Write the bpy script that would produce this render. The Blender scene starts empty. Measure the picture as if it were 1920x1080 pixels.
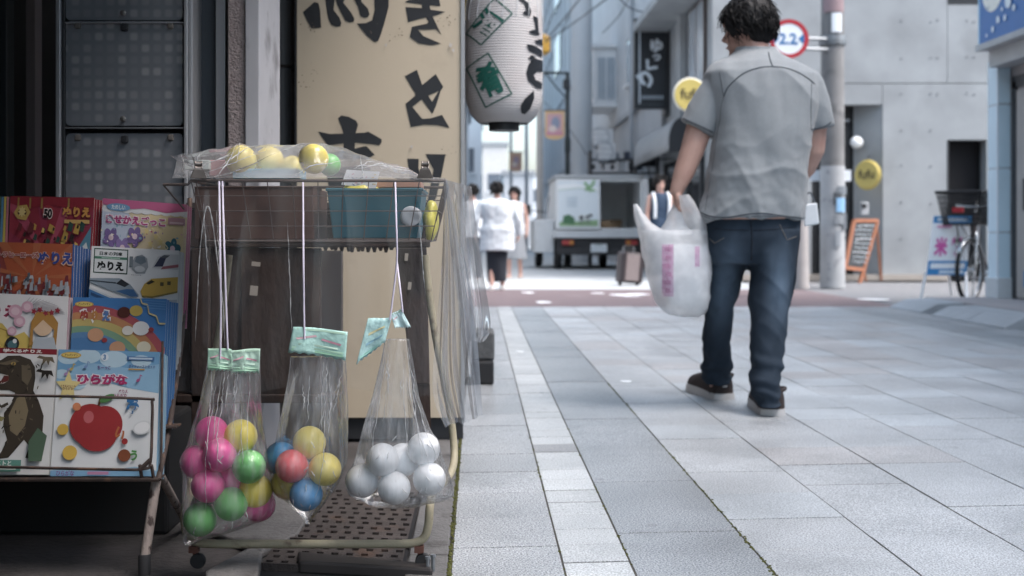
import bpy, bmesh, math, random
from mathutils import Vector, Matrix, noise, Euler
from mathutils.bvhtree import BVHTree
from mathutils.geometry import tessellate_polygon
random.seed(7)
PI = math.pi
SC = bpy.context.scene
COL = SC.collection
# ------------------------------------------------------------------ camera, sky, sun, exposure
FP, VX, VY, CH = 2270.0, 896.0, 440.0, 0.72          # focal length in photo pixels, vanishing point, eye height
cam_d = bpy.data.cameras.new('camera')
cam = bpy.data.objects.new('camera', cam_d); COL.objects.link(cam)
cam.location = (0, 0, CH); cam.rotation_euler = (PI/2, 0, 0)
cam_d.sensor_width = 36.0; cam_d.lens = FP/1920*36
cam_d.shift_x = (960-VX)/1920; cam_d.shift_y = -(540-VY)/1920
cam_d.clip_start = 0.05; cam_d.clip_end = 1000
cam_d.dof.use_dof = True; cam_d.dof.focus_distance = 2.62; cam_d.dof.aperture_fstop = 4.2
SC.camera = cam
w = bpy.data.worlds.new('World'); SC.world = w; w.use_nodes = True
nt = w.node_tree; bg = nt.nodes['Background']
sky = nt.nodes.new('ShaderNodeTexSky'); sky.sky_type = 'NISHITA'; sky.sun_disc = False
SUN_EL, SUN_AZ = math.radians(58), math.radians(115)   # azimuth clockwise from +Y
sky.sun_elevation = SUN_EL; sky.sun_rotation = SUN_AZ
sky.air_density = 1.0; sky.dust_density = 4.0; sky.ozone_density = 1.5
hs = nt.nodes.new('ShaderNodeHueSaturation'); hs.inputs['Saturation'].default_value = 0.85; hs.inputs['Hue'].default_value = 0.478
nt.links.new(sky.outputs[0], hs.inputs['Color']); nt.links.new(hs.outputs[0], bg.inputs[0])
bg.inputs[1].default_value = 0.13
sun_d = bpy.data.lights.new('sun', 'SUN'); sun_d.energy = 0.9; sun_d.angle = math.radians(35); sun_d.color = (1, .985, .965)
sun = bpy.data.objects.new('sun', sun_d); COL.objects.link(sun)
sd = Vector((math.sin(SUN_AZ)*math.cos(SUN_EL), math.cos(SUN_AZ)*math.cos(SUN_EL), math.sin(SUN_EL)))
sun.rotation_euler = sd.to_track_quat('Z', 'Y').to_euler(); sun.location = (6, -6, 14)
vs = SC.view_settings; vs.view_transform = 'Standard'; vs.look = 'None'; vs.gamma = 1; vs.exposure = 1.95
vs.use_curve_mapping = False
SC.cycles.use_denoising = True
SC.cycles.max_bounces = 8; SC.cycles.transparent_max_bounces = 24; SC.cycles.caustics_reflective = False; SC.cycles.caustics_refractive = False
SC.cycles.sample_clamp_indirect = 6
SC.render.film_transparent = False

# ------------------------------------------------------------------ helpers
def P(px, py, Y): return Vector(((px-VX)*Y/FP, Y, CH-(py-VY)*Y/FP))
def GY(py): return CH*FP/(py-VY)
def G(px, py, z=0):
    Y = (CH-z)*FP/(py-VY); return Vector(((px-VX)*Y/FP, Y, z))
def lerp(a, b, t): return a+(b-a)*t
def smooth01(t): t = max(0., min(1., t)); return t*t*(3-2*t)
def interp(tab, x):
    if x <= tab[0][0]: return tab[0][1:]
    for a, b in zip(tab, tab[1:]):
        if x <= b[0]:
            t = (x-a[0])/(b[0]-a[0]); return tuple(lerp(p, q, t) for p, q in zip(a[1:], b[1:]))
    return tab[-1][1:]

MATS = {}
def nodes_of(m):
    m.use_nodes = True; return m.node_tree, m.node_tree.nodes['Principled BSDF']
def mat(name, col, rough=.6, metal=0., var=.12, vs=5., bump=0., bs=60., spec=.4, col2=None, cover=.5, edge=.06, s2=3., emit=None, estr=0., trans=0., sheen=0., coat=0., det=4., stretch=None):
    """painted / mineral / cloth surface: colour with soft variation, optional second colour in patches, fine relief"""
    if name in MATS: return MATS[name]
    m = bpy.data.materials.new(name); t, b = nodes_of(m); L = t.links
    def N(k): return t.nodes.new(k)
    geo = N('ShaderNodeNewGeometry'); src = geo.outputs['Position']
    if stretch:
        mp = N('ShaderNodeMapping'); mp.inputs['Scale'].default_value = stretch; L.new(src, mp.inputs[0]); src = mp.outputs[0]
    n1 = N('ShaderNodeTexNoise'); n1.inputs['Scale'].default_value = vs; n1.inputs['Detail'].default_value = det; L.new(src, n1.inputs['Vector'])
    mx = N('ShaderNodeMix'); mx.data_type = 'RGBA'
    c = Vector(col[:3])
    mx.inputs[6].default_value = (*(c*(1-var*1.6)), 1); mx.inputs[7].default_value = (*[min(1, q*(1+var*1.6)) for q in c], 1)
    L.new(n1.outputs[0], mx.inputs[0]); out = mx.outputs[2]
    if col2 is not None:
        n2 = N('ShaderNodeTexNoise'); n2.inputs['Scale'].default_value = s2; n2.inputs['Detail'].default_value = 6; L.new(src, n2.inputs['Vector'])
        rp = N('ShaderNodeMapRange'); rp.inputs[1].default_value = 1-cover-edge; rp.inputs[2].default_value = 1-cover+edge; L.new(n2.outputs[0], rp.inputs[0])
        m2 = N('ShaderNodeMix'); m2.data_type = 'RGBA'; m2.inputs[7].default_value = (*col2[:3], 1); L.new(rp.outputs[0], m2.inputs[0]); L.new(out, m2.inputs[6]); out = m2.outputs[2]
    L.new(out, b.inputs['Base Color'])
    b.inputs['Roughness'].default_value = rough; b.inputs['Metallic'].default_value = metal; b.inputs['Specular IOR Level'].default_value = spec
    if trans: b.inputs['Transmission Weight'].default_value = trans
    if sheen: b.inputs['Sheen Weight'].default_value = sheen
    if coat: b.inputs['Coat Weight'].default_value = coat
    if bump:
        n3 = N('ShaderNodeTexNoise'); n3.inputs['Scale'].default_value = bs; n3.inputs['Detail'].default_value = 5; L.new(src, n3.inputs['Vector'])
        bp = N('ShaderNodeBump'); bp.inputs['Strength'].default_value = bump; bp.inputs['Distance'].default_value = .01; L.new(n3.outputs[0], bp.inputs['Height']); L.new(bp.outputs[0], b.inputs['Normal'])
    if emit:
        b.inputs['Emission Color'].default_value = (*emit, 1); b.inputs['Emission Strength'].default_value = estr
    MATS[name] = m; return m
def srgb(h):
    h = h.lstrip('#'); c = [int(h[i:i+2], 16)/255 for i in (0, 2, 4)]
    return tuple(x/12.92 if x <= .04045 else ((x+.055)/1.055)**2.4 for x in c)
INK_SHADE = 1.0
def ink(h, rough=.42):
    c = srgb(h); l = .3*c[0]+.6*c[1]+.1*c[2]; d = .12 if INK_SHADE != 1 else 0
    return mat('print_'+h.lstrip('#')+('' if rough == .42 else '_%d' % (rough*100))+('' if INK_SHADE == 1 else '_paper'), tuple((q+(l-q)*d)*INK_SHADE for q in c), rough, var=.05, vs=30, spec=.4)
def granite(name, col, dark, light, sc=230., rough=.5, k=.5):
    """speckled stone: fine grains of two tones over a slowly drifting base, a little different on each slab"""
    if name in MATS: return MATS[name]
    m = bpy.data.materials.new(name); t, b = nodes_of(m); L = t.links; N = t.nodes.new
    geo = N('ShaderNodeNewGeometry'); oi = N('ShaderNodeObjectInfo')
    v = N('ShaderNodeTexNoise'); v.inputs['Scale'].default_value = sc; v.inputs['Detail'].default_value = 2; L.new(geo.outputs['Position'], v.inputs['Vector'])
    r = N('ShaderNodeValToRGB'); e = r.color_ramp.elements
    e[0].position = .41; e[0].color = (*dark, 1); e[1].position = .59; e[1].color = (*light, 1)
    q = r.color_ramp.elements.new(.5); q.color = (*col, 1); L.new(v.outputs[0], r.inputs[0])
    n = N('ShaderNodeTexNoise'); n.inputs['Scale'].default_value = 2.3; n.inputs['Detail'].default_value = 6; L.new(geo.outputs['Position'], n.inputs['Vector'])
    mr = N('ShaderNodeMapRange'); mr.inputs[1].default_value = .3; mr.inputs[2].default_value = .7; mr.inputs[3].default_value = .74; mr.inputs[4].default_value = 1.10; L.new(n.outputs[0], mr.inputs[0])
    rr = N('ShaderNodeMapRange'); rr.inputs[3].default_value = 1-.18*k; rr.inputs[4].default_value = 1+.16*k; L.new(oi.outputs['Random'], rr.inputs[0])
    mu = N('ShaderNodeMath'); mu.operation = 'MULTIPLY'; L.new(mr.outputs[0], mu.inputs[0]); L.new(rr.outputs[0], mu.inputs[1])
    vm = N('ShaderNodeVectorMath'); vm.operation = 'SCALE'; L.new(r.outputs[0], vm.inputs[0]); L.new(mu.outputs[0], vm.inputs['Scale'])
    # scattered stains and gum spots
    s = N('ShaderNodeTexNoise'); s.inputs['Scale'].default_value = 7; s.inputs['Detail'].default_value = 8; L.new(geo.outputs['Position'], s.inputs['Vector'])
    sr = N('ShaderNodeMapRange'); sr.inputs[1].default_value = .56; sr.inputs[2].default_value = .76; sr.inputs[4].default_value = .42; L.new(s.outputs[0], sr.inputs[0])
    mx = N('ShaderNodeMix'); mx.data_type = 'RGBA'; L.new(sr.outputs[0], mx.inputs[0]); L.new(vm.outputs[0], mx.inputs[6]); mx.inputs[7].default_value = (*[c*.5 for c in col], 1)
    vo = N('ShaderNodeTexVoronoi'); vo.inputs['Scale'].default_value = 3.1; L.new(geo.outputs['Position'], vo.inputs['Vector'])
    vr = N('ShaderNodeMapRange'); vr.inputs[1].default_value = .052; vr.inputs[2].default_value = .036; vr.inputs[4].default_value = .4; L.new(vo.outputs['Distance'], vr.inputs[0])
    mg = N('ShaderNodeMix'); mg.data_type = 'RGBA'; L.new(vr.outputs[0], mg.inputs[0]); L.new(mx.outputs[2], mg.inputs[6]); mg.inputs[7].default_value = (.10, .10, .105, 1)
    L.new(mg.outputs[2], b.inputs['Base Color'])
    ro = N('ShaderNodeMapRange'); ro.inputs[3].default_value = rough-.16; ro.inputs[4].default_value = rough+.16; b.inputs['Specular IOR Level'].default_value = .7; L.new(n.outputs[0], ro.inputs[0]); L.new(ro.outputs[0], b.inputs['Roughness'])
    bp = N('ShaderNodeBump'); bp.inputs['Strength'].default_value = .35; bp.inputs['Distance'].default_value = .002; L.new(v.outputs[0], bp.inputs['Height']); L.new(bp.outputs[0], b.inputs['Normal'])
    MATS[name] = m; return m
def film(name, tint=(.95, .96, .97), haze=.10, hazecol=(.85, .88, .9), rough=.12, bump=.4, bs=30., gl=1.0, streak=None, hmax=1.9):
    """thin clear plastic film: see-through, glossy by Fresnel, with a milky haze"""
    if name in MATS: return MATS[name]
    m = bpy.data.materials.new(name); m.use_nodes = True; t = m.node_tree; L = t.links; N = t.nodes.new
    for nd in list(t.nodes): t.nodes.remove(nd)
    out = N('ShaderNodeOutputMaterial'); tr = N('ShaderNodeBsdfTransparent'); tr.inputs[0].default_value = (*tint, 1)
    di = N('ShaderNodeBsdfDiffuse'); di.inputs[0].default_value = (*hazecol, 1)
    tl = N('ShaderNodeBsdfTranslucent'); tl.inputs[0].default_value = (*hazecol, 1)
    dm = N('ShaderNodeMixShader'); dm.inputs[0].default_value = .5; L.new(di.outputs[0], dm.inputs[1]); L.new(tl.outputs[0], dm.inputs[2])
    g = N('ShaderNodeBsdfGlossy'); g.inputs['Roughness'].default_value = rough
    geo = N('ShaderNodeNewGeometry')
    src = geo.outputs['Position']
    if streak:
        mp = N('ShaderNodeMapping'); mp.inputs['Scale'].default_value = streak; L.new(src, mp.inputs[0]); src = mp.outputs[0]
    n = N('ShaderNodeTexNoise'); n.inputs['Scale'].default_value = bs; n.inputs['Detail'].default_value = 5; L.new(src, n.inputs['Vector'])
    bp = N('ShaderNodeBump'); bp.inputs['Strength'].default_value = bump; bp.inputs['Distance'].default_value = .01; L.new(n.outputs[0], bp.inputs['Height'])
    L.new(bp.outputs[0], g.inputs['Normal'])
    fr = N('ShaderNodeFresnel'); fr.inputs[0].default_value = 1.5; L.new(bp.outputs[0], fr.inputs['Normal'])
    fm = N('ShaderNodeMath'); fm.operation = 'MULTIPLY'; fm.inputs[1].default_value = gl; fm.use_clamp = True; L.new(fr.outputs[0], fm.inputs[0])
    hz = N('ShaderNodeMapRange'); hz.inputs[1].default_value = .42; hz.inputs[2].default_value = .78; hz.inputs[3].default_value = haze*.6; hz.inputs[4].default_value = min(1, haze*hmax); L.new(n.outputs[0], hz.inputs[0])
    m1 = N('ShaderNodeMixShader'); L.new(hz.outputs[0], m1.inputs[0]); L.new(tr.outputs[0], m1.inputs[1]); L.new(dm.outputs[0], m1.inputs[2])
    m2 = N('ShaderNodeMixShader'); L.new(fm.outputs[0], m2.inputs[0]); L.new(m1.outputs[0], m2.inputs[1]); L.new(g.outputs[0], m2.inputs[2])
    L.new(m2.outputs[0], out.inputs[0]); MATS[name] = m; return m

class MB:
    def __init__(s): s.v = []; s.f = []; s.m = []
    def add(s, vs, fs, mi=0):
        o = len(s.v); s.v += [tuple(p) for p in vs]; s.f += [tuple(i+o for i in f) for f in fs]; s.m += [mi]*len(fs); return s
    def box(s, c, d, R=None, mi=0):
        vs = []
        for x in (-.5, .5):
            for y in (-.5, .5):
                for z in (-.5, .5):
                    p = Vector((x*d[0], y*d[1], z*d[2]))
                    if R is not None: p = R @ p
                    vs.append(p+Vector(c))
        return s.add(vs, [(0, 1, 3, 2), (4, 6, 7, 5), (0, 4, 5, 1), (2, 3, 7, 6), (0, 2, 6, 4), (1, 5, 7, 3)], mi)
    def bb(s, x0, x1, y0, y1, z0, z1, mi=0): return s.box(((x0+x1)/2, (y0+y1)/2, (z0+z1)/2), (x1-x0, y1-y0, z1-z0), None, mi)
    def hexa(s, a, b, mi=0):          # two quads a (4 pts) and b (4 pts), joined
        n = len(a); fs = [tuple(range(n))[::-1], tuple(range(n, 2*n))]
        for i in range(n): fs.append((i, (i+1) % n, n+(i+1) % n, n+i))
        return s.add(list(a)+list(b), fs, mi)
    def prism(s, pts, off, mi=0): return s.hexa(pts, [Vector(p)+Vector(off) for p in pts], mi)
    def tube(s, pts, r, n=8, mi=0, cap=True, closed=False):
        pts = [Vector(p) for p in pts]; k = len(pts); rs = r if isinstance(r, (list, tuple)) else [r]*k
        rings = []; up = None
        for i, p in enumerate(pts):
            if closed: d = pts[(i+1) % k]-pts[i-1]
            else: d = pts[min(i+1, k-1)]-pts[max(i-1, 0)]
            d = d.normalized() if d.length > 1e-9 else Vector((0, 0, 1))
            if up is None: up = d.orthogonal().normalized()
            up = (up-d*up.dot(d)); up = up.normalized() if up.length > 1e-6 else d.orthogonal().normalized()
            sd_ = d.cross(up)
            rings.append([p+(up*math.cos(a)+sd_*math.sin(a))*rs[i] for a in [2*PI*j/n for j in range(n)]])
        return s.loft(rings, mi, cap, closed)
    def loft(s, rings, mi=0, cap=True, closed=False):
        n = len(rings[0]); k = len(rings); vs = [p for r in rings for p in r]; fs = []
        for i in range(k if closed else k-1):
            a, b = i*n, ((i+1) % k)*n
            for j in range(n): fs.append((a+j, a+(j+1) % n, b+(j+1) % n, b+j))
        if cap and not closed: fs += [tuple(range(n))[::-1], tuple(range((k-1)*n, k*n))]
        return s.add(vs, fs, mi)
    def lathe(s, prof, c=(0, 0, 0), n=16, mi=0, M=None, cap=True):
        rings = []
        for r, z in prof:
            ring = []
            for j in range(n):
                p = Vector((r*math.cos(2*PI*j/n), r*math.sin(2*PI*j/n), z))
                if M is not None: p = M @ p
                ring.append(p+Vector(c))
            rings.append(ring)
        return s.loft(rings, mi, cap)
    def ball(s, c, r, seg=16, rg=10, mi=0, sc=(1, 1, 1), R=None):
        prof = [(max(math.sin(PI*i/rg), .003), -math.cos(PI*i/rg)) for i in range(rg+1)]
        M = Matrix.Diagonal(Vector([r*q for q in sc]))
        if R is not None: M = R @ M
        return s.lathe(prof, c, seg, mi, M, True)
    def grid(s, fn, nu, nv, mi=0):
        vs = [fn(i/nu, j/nv) for j in range(nv+1) for i in range(nu+1)]
        fs = [(j*(nu+1)+i, j*(nu+1)+i+1, (j+1)*(nu+1)+i+1, (j+1)*(nu+1)+i) for j in range(nv) for i in range(nu)]
        return s.add(vs, fs, mi)
    def mesh(s, name, mats, smooth=None):
        me = bpy.data.meshes.new(name); me.from_pydata(s.v, [], s.f)
        for m in (mats if isinstance(mats, (list, tuple)) else [mats]): me.materials.append(m)
        if any(s.m): me.polygons.foreach_set('material_index', s.m)
        finish(me, smooth); return me
    def build(s, name, mats, parent=None, smooth=None, bevel=0, base=True):
        return link(name, s.mesh(name, mats, smooth), parent, bevel, base)
def finish(me, smooth):
    me.validate(); bm = bmesh.new(); bm.from_mesh(me); bmesh.ops.recalc_face_normals(bm, faces=bm.faces); bm.to_mesh(me); bm.free()
    if smooth is not None:
        me.polygons.foreach_set('use_smooth', [True]*len(me.polygons))
        if smooth < 180: me.set_sharp_from_angle(angle=math.radians(smooth))
    me.update()
def link(name, me, parent=None, bevel=0, base=True):
    if parent is None and base and len(me.vertices):        # origin at the thing's base
        xs = [v.co.x for v in me.vertices]; ys = [v.co.y for v in me.vertices]; zs = [v.co.z for v in me.vertices]
        c = Vector(((min(xs)+max(xs))/2, (min(ys)+max(ys))/2, min(zs))); me.transform(Matrix.Translation(-c))
    else: c = None
    o = bpy.data.objects.new(name, me); COL.objects.link(o)
    if c is not None: o.location = c; bpy_loc[o.name] = c
    if parent is not None: adopt(o, parent)
    if bevel:
        b = o.modifiers.new('edge', 'BEVEL'); b.width = bevel; b.segments = 2; b.limit_method = 'ANGLE'
    return o
bpy_loc = {}
def wmat(o):
    m = Matrix.LocRotScale(o.location, o.rotation_euler, o.scale)
    return wmat(o.parent) @ o.matrix_parent_inverse @ m if o.parent else m
def adopt(o, parent):
    o.parent = parent; o.matrix_parent_inverse = wmat(parent).inverted()
def tag(o, label=None, cat=None, group=None, kind=None):
    if label: o['label'] = label
    if cat: o['category'] = cat
    if group: o['group'] = group
    if kind: o['kind'] = kind
    return o
def thing(name, label, cat, loc=(0, 0, 0), group=None):
    o = bpy.data.objects.new(name, None); COL.objects.link(o); o.location = loc; o.empty_display_size = .1
    return tag(o, label, cat, group)
def struct(o): o['kind'] = 'structure'; return o
def copy_tree(o, parent=None):
    c = o.copy(); COL.objects.link(c)
    if parent is not None: c.parent = parent
    for ch in [x for x in bpy.data.objects if x.parent == o]: copy_tree(ch, c)
    return c
def remesh(mb, voxel, it=2, fac=.5):
    """one continuous skin round overlapping volumes"""
    me = bpy.data.meshes.new('tmp'); me.from_pydata(mb.v, [], mb.f)
    bm = bmesh.new(); bm.from_mesh(me); bmesh.ops.recalc_face_normals(bm, faces=bm.faces); bm.to_mesh(me); bm.free()
    o = bpy.data.objects.new('tmp', me); COL.objects.link(o)
    r = o.modifiers.new('r', 'REMESH'); r.mode = 'VOXEL'; r.voxel_size = voxel; r.use_smooth_shade = True
    if it: q = o.modifiers.new('s', 'SMOOTH'); q.iterations = it; q.factor = fac
    dg = bpy.context.evaluated_depsgraph_get(); ev = o.evaluated_get(dg)
    out = bpy.data.meshes.new_from_object(ev); bpy.data.objects.remove(o); bpy.data.meshes.remove(me); return out
def bvh_of(me): return BVHTree.FromPolygons([v.co.copy() for v in me.vertices], [tuple(p.vertices) for p in me.polygons])
def onto(bvh, px, py, lift=.001):
    o = Vector((0, 0, CH)); d = (P(px, py, 1)-o).normalized(); h = bvh.ray_cast(o, d)
    return None if h[0] is None else h[0]-d*lift
def crease(bvh, pts, r, lift=.0005, n=5, step=6):
    """points along a photo-plane line dropped onto a surface -> a seam of thread"""
    out = []
    for a, b in zip(pts, pts[1:]):
        k = max(1, int(math.hypot(b[0]-a[0], b[1]-a[1])/step))
        for i in range(k): out.append((lerp(a[0], b[0], i/k), lerp(a[1], b[1], i/k)))
    out.append(pts[-1]); q = [onto(bvh, x, y, lift) for x, y in out]; q = [p for p in q if p is not None]
    m = MB()
    if len(q) > 1:
        run = [q[0]]
        for p in q[1:]:
            if (p-run[-1]).length > .06:
                if len(run) > 1: m.tube(run, r, n)
                run = []
            run.append(p)
        if len(run) > 1: m.tube(run, r, n)
    return m
def curve_pts(pts, k=8):
    """Catmull-Rom through the points"""
    pts = [Vector(p) for p in pts]; out = []
    for i in range(len(pts)-1):
        p0, p1, p2, p3 = pts[max(i-1, 0)], pts[i], pts[i+1], pts[min(i+2, len(pts)-1)]
        for j in range(k):
            t = j/k; out.append(.5*((2*p1)+(p2-p0)*t+(2*p0-5*p1+4*p2-p3)*t*t+(3*p1-p0-3*p2+p3)*t**3))
    return out+[pts[-1]]
# ---- flat print: shapes and lettering laid on a plane (u right, v up), each layer a hair above the one below
TXT = {}
def text_mesh(body, bold=0.):
    k = (body, bold)
    if k not in TXT:
        c = bpy.data.curves.new('t', 'FONT'); c.body = body; c.size = 1; c.offset = bold; c.resolution_u = 3; c.fill_mode = 'FRONT'
        o = bpy.data.objects.new('t', c); COL.objects.link(o); dg = bpy.context.evaluated_depsgraph_get(); dg.update()
        me = bpy.data.meshes.new_from_object(o.evaluated_get(dg)); vs_ = [(v.co.x, v.co.y) for v in me.vertices]; fs = [tuple(p.vertices) for p in me.polygons]
        bpy.data.objects.remove(o); bpy.data.curves.remove(c); bpy.data.meshes.remove(me)
        if vs_:
            x0, x1 = min(v[0] for v in vs_), max(v[0] for v in vs_); y0, y1 = min(v[1] for v in vs_), max(v[1] for v in vs_)
            vs_ = [(x-(x0+x1)/2, y-(y0+y1)/2) for x, y in vs_]; TXT[k] = (vs_, fs, x1-x0, y1-y0)
        else: TXT[k] = ([], [], 1, 1)
    return TXT[k]
class Art:
    def __init__(s, fn, step=.0003): s.fn = fn; s.step = step; s.v = []; s.f = []; s.mi = []; s.mats = []; s.k = 0; s.clip = False
    def _clip(s, uv):
        for ax, lim, sg in ((0, 0, 1), (0, 1, -1), (1, 0, 1), (1, 1, -1)):
            out = []
            for i, p in enumerate(uv):
                q = uv[i-1]; dp, dq = sg*(p[ax]-lim), sg*(q[ax]-lim)
                if (dp >= 0) != (dq >= 0):
                    t = dq/(dq-dp); out.append((q[0]+(p[0]-q[0])*t, q[1]+(p[1]-q[1])*t))
                if dp >= 0: out.append(p)
            uv = out
            if len(uv) < 3: return []
        return uv
    def _m(s, c):
        m = ink(c) if isinstance(c, str) else c
        if m not in s.mats: s.mats.append(m)
        return s.mats.index(m)
    def raw(s, uv, fs, c):
        s.k += 1; o = len(s.v); s.v += [(u, v, s.k*s.step) for u, v in uv]; i = s._m(c)
        for f in fs: s.f.append(tuple(q+o for q in f)); s.mi.append(i)
    def poly(s, uv, c):
        if s.clip: uv = s._clip(uv)
        if len(uv) < 3: return
        if len(uv) > 4: fs = tessellate_polygon([[Vector((u, v, 0)) for u, v in uv]])
        else: fs = [tuple(range(len(uv)))]
        s.raw(uv, fs, c)
    def rect(s, u0, v0, u1, v1, c): s.raw([(u0, v0), (u1, v0), (u1, v1), (u0, v1)], [(0, 1, 2, 3)], c)
    def ell(s, u, v, a, b, c, n=20, rot=0, t0=0, t1=2*PI):
        pts = []
        for i in range(n+(0 if t1-t0 > 6.2 else 1)):
            t = t0+(t1-t0)*i/n; x, y = a*math.cos(t), b*math.sin(t); pts.append((u+x*math.cos(rot)-y*math.sin(rot), v+x*math.sin(rot)+y*math.cos(rot)))
        if s.clip: pts = s._clip(pts)
        if len(pts) > 2: s.raw(pts, [tuple(range(len(pts)))], c)
    def star(s, u, v, r, c, n=5, q=.45, rot=PI/2): s.poly([(u+(r if i % 2 == 0 else r*q)*math.cos(rot+PI*i/n), v+(r if i % 2 == 0 else r*q)*math.sin(rot+PI*i/n)) for i in range(2*n)], c)
    def line(s, pts, wd, c):
        for a, b in zip(pts, pts[1:]):
            dx, dy = b[0]-a[0], b[1]-a[1]; l = math.hypot(dx, dy) or 1; nx, ny = -dy/l*wd/2, dx/l*wd/2
            s.poly([(a[0]+nx, a[1]+ny), (a[0]-nx, a[1]-ny), (b[0]-nx, b[1]-ny), (b[0]+nx, b[1]+ny)], c)
    def text(s, body, u, v, width=None, height=None, c='#000000', bold=.03, rot=0, halo=None, hb=.1):
        for b_, col in ((hb, halo), (bold, c)):
            if col is None: continue
            vs_, fs, tw, th = text_mesh(body, bold); sx = (width/tw) if width else height/th; sy = (height/th) if height else sx
            vs2, fs, _, _ = text_mesh(body, b_)
            cr, sr = math.cos(rot), math.sin(rot)
            s.raw([(u+x*sx*cr-y*sy*sr, v+x*sx*sr+y*sy*cr) for x, y in vs2], fs, col)
    def build(s, name, parent=None, sub=0, maxe=.02, base=True):
        me = bpy.data.meshes.new(name); me.from_pydata(s.v, [], s.f)
        for m in s.mats: me.materials.append(m)
        me.polygons.foreach_set('material_index', s.mi)
        if sub:
            bm = bmesh.new(); bm.from_mesh(me); bmesh.ops.triangulate(bm, faces=bm.faces)
            for _ in range(sub):
                es = [e for e in bm.edges if e.calc_length() > maxe]
                if not es: break
                bmesh.ops.subdivide_edges(bm, edges=es, cuts=1); bmesh.ops.triangulate(bm, faces=bm.faces)
            bm.to_mesh(me); bm.free()
        for v in me.vertices: v.co = s.fn(v.co.x, v.co.y, v.co.z)
        me.update(); return link(name, me, parent, 0, base)
def quad_fn(tl, tr, br, bl, n):
    tl, tr, br, bl, n = map(Vector, (tl, tr, br, bl, n))
    return lambda u, v, k: lerp(lerp(bl, br, u), lerp(tl, tr, u), v)+n*k
def plane_px(Y): return lambda u, v, k: P(u, -v, Y)+Vector((0, -k, 0))      # u = photo x, v = minus photo y
def neg(pts, sc=1., ox=0., oy=0.): return [(ox+x*sc, -(oy+y*sc)) for x, y in pts]
# ------------------------------------------------------------------ the ground
M_asph = mat('asphalt', (.17, .175, .185), .85, var=.18, vs=9, bump=.5, bs=260)
M_joint = mat('joint_soil', (.055, .052, .047), .95, var=.3, vs=30, col2=(.06, .07, .025), cover=.35, s2=9, bump=.6, bs=120)
M_pale = mat('pale_road_concrete', (.40, .425, .44), .7, var=.08, vs=3, bump=.2, bs=120)
M_red = mat('red_road_coating', (.15, .115, .121), .8, var=.12, vs=5, col2=(.19, .16, .167), cover=.35, s2=2.2, bump=.3, bs=200)
M_mark = mat('worn_road_paint', (.72, .74, .76), .7, var=.06, vs=5, col2=(.24, .15, .165), cover=.38, s2=6)
g = MB(); g.bb(-120, 120, -12, 260, -.5, -.03); struct(g.build('ground', M_asph, base=False))
g = MB(); g.bb(-8, 3.95, 15.9, 130, -.2, 0); struct(g.build('road', M_pale, base=False))
g = MB(); g.bb(-8, 4.25, 12.10, 15.895, -.2, -.001); band = struct(g.build('road_band', M_red, base=False))
g = MB(); g.bb(4.255, 40, 12.10, 18.3, -.2, -.012); struct(g.build('side_street', M_asph, base=False))
a = Art(plane_px(1)); a.fn = lambda u, v, k: Vector((u, v, .0015+k))
def blot(u, v, ru, rv, n=14, jag=.3): a.poly([(u+ru*(1-random.random()*jag)*math.cos(2*PI*i/n), v+rv*(1-random.random()*jag)*math.sin(2*PI*i/n)) for i in range(n)], M_mark)
for px, py, ru, rv in ((1165, 553, .16, .25), (1195, 552, .17, .22), (1120, 550, .1, .14), (1185, 556, .12, .12), (1020, 567, .09, .22), (990, 549, .1, .2), (1640, 562, .2, .2)):
    q = G(px, py); blot(q.x, q.y, ru, rv)
tag(a.build('road_paint', band), 'worn white paint marks on the red road band')
# paving: columns of slabs along the street, rows running a little askew
SH = .09
X_COLS = [(-.058, .186, .296, 'grey'), (.186, .335, .15, 'white'), (.335, .631, .60, 'dark')]
X_COLS += [(.631+.305*i, .631+.305*(i+1), .30, 'mix') for i in range(9)]
X_COLS += [(3.376, 3.52, .15, 'white'), (3.52, 3.82, .60, 'dark'), (3.82, 4.12, .296, 'grey')]
GR = {'grey': granite('granite_grey', (.285, .303, .32), (.115, .124, .135), (.49, .51, .53), rough=.42),
      'white': granite('granite_white', (.42, .445, .46), (.27, .29, .30), (.56, .585, .60), rough=.45),
      'dark': granite('granite_blue_grey', (.245, .268, .287), (.105, .116, .13), (.41, .435, .455), rough=.42),
      'mixa': granite('granite_pale', (.385, .407, .428), (.21, .225, .24), (.55, .575, .595), rough=.42, k=.2),
      'mixb': granite('granite_warm_grey', (.375, .379, .388), (.21, .21, .217), (.53, .53, .538), rough=.42, k=.15),
      'mixc': granite('granite_light_blue', (.41, .443, .47), (.25, .273, .295), (.555, .592, .62), rough=.42, k=.15)}
MAT_STEEL = granite('granite_stained', (.27, .28, .29), (.17, .18, .19), (.36, .37, .38))
g = MB(); g.bb(-.06, 4.13, 1.2, 12.09, -.2, -.0014); pav = struct(g.build('pavement', M_joint, base=False))
def slab_geo(wd, ln, z=0., gap=.005, ch=.0003):
    hw, hl = wd/2-gap/2, ln/2-gap/2
    def ring(i, zz): return [Vector((x, y+SH*x, zz)) for x, y in ((-hw+i, -hl+i), (hw-i, -hl+i), (hw-i, hl-i), (-hw+i, hl-i))]
    return [ring(0, -.05), ring(0, -ch), ring(ch, 0)]
SLM = {}
def slab_mesh(wd, ln, mk):
    k = (round(wd, 3), round(ln, 3), mk)
    if k not in SLM:
        m = MB(); m.loft(slab_geo(wd, ln), 0, True); SLM[k] = m.mesh('paving_slab', GR[mk] if mk in GR else MAT_STEEL)
    return SLM[k]
slabs = []
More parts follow.
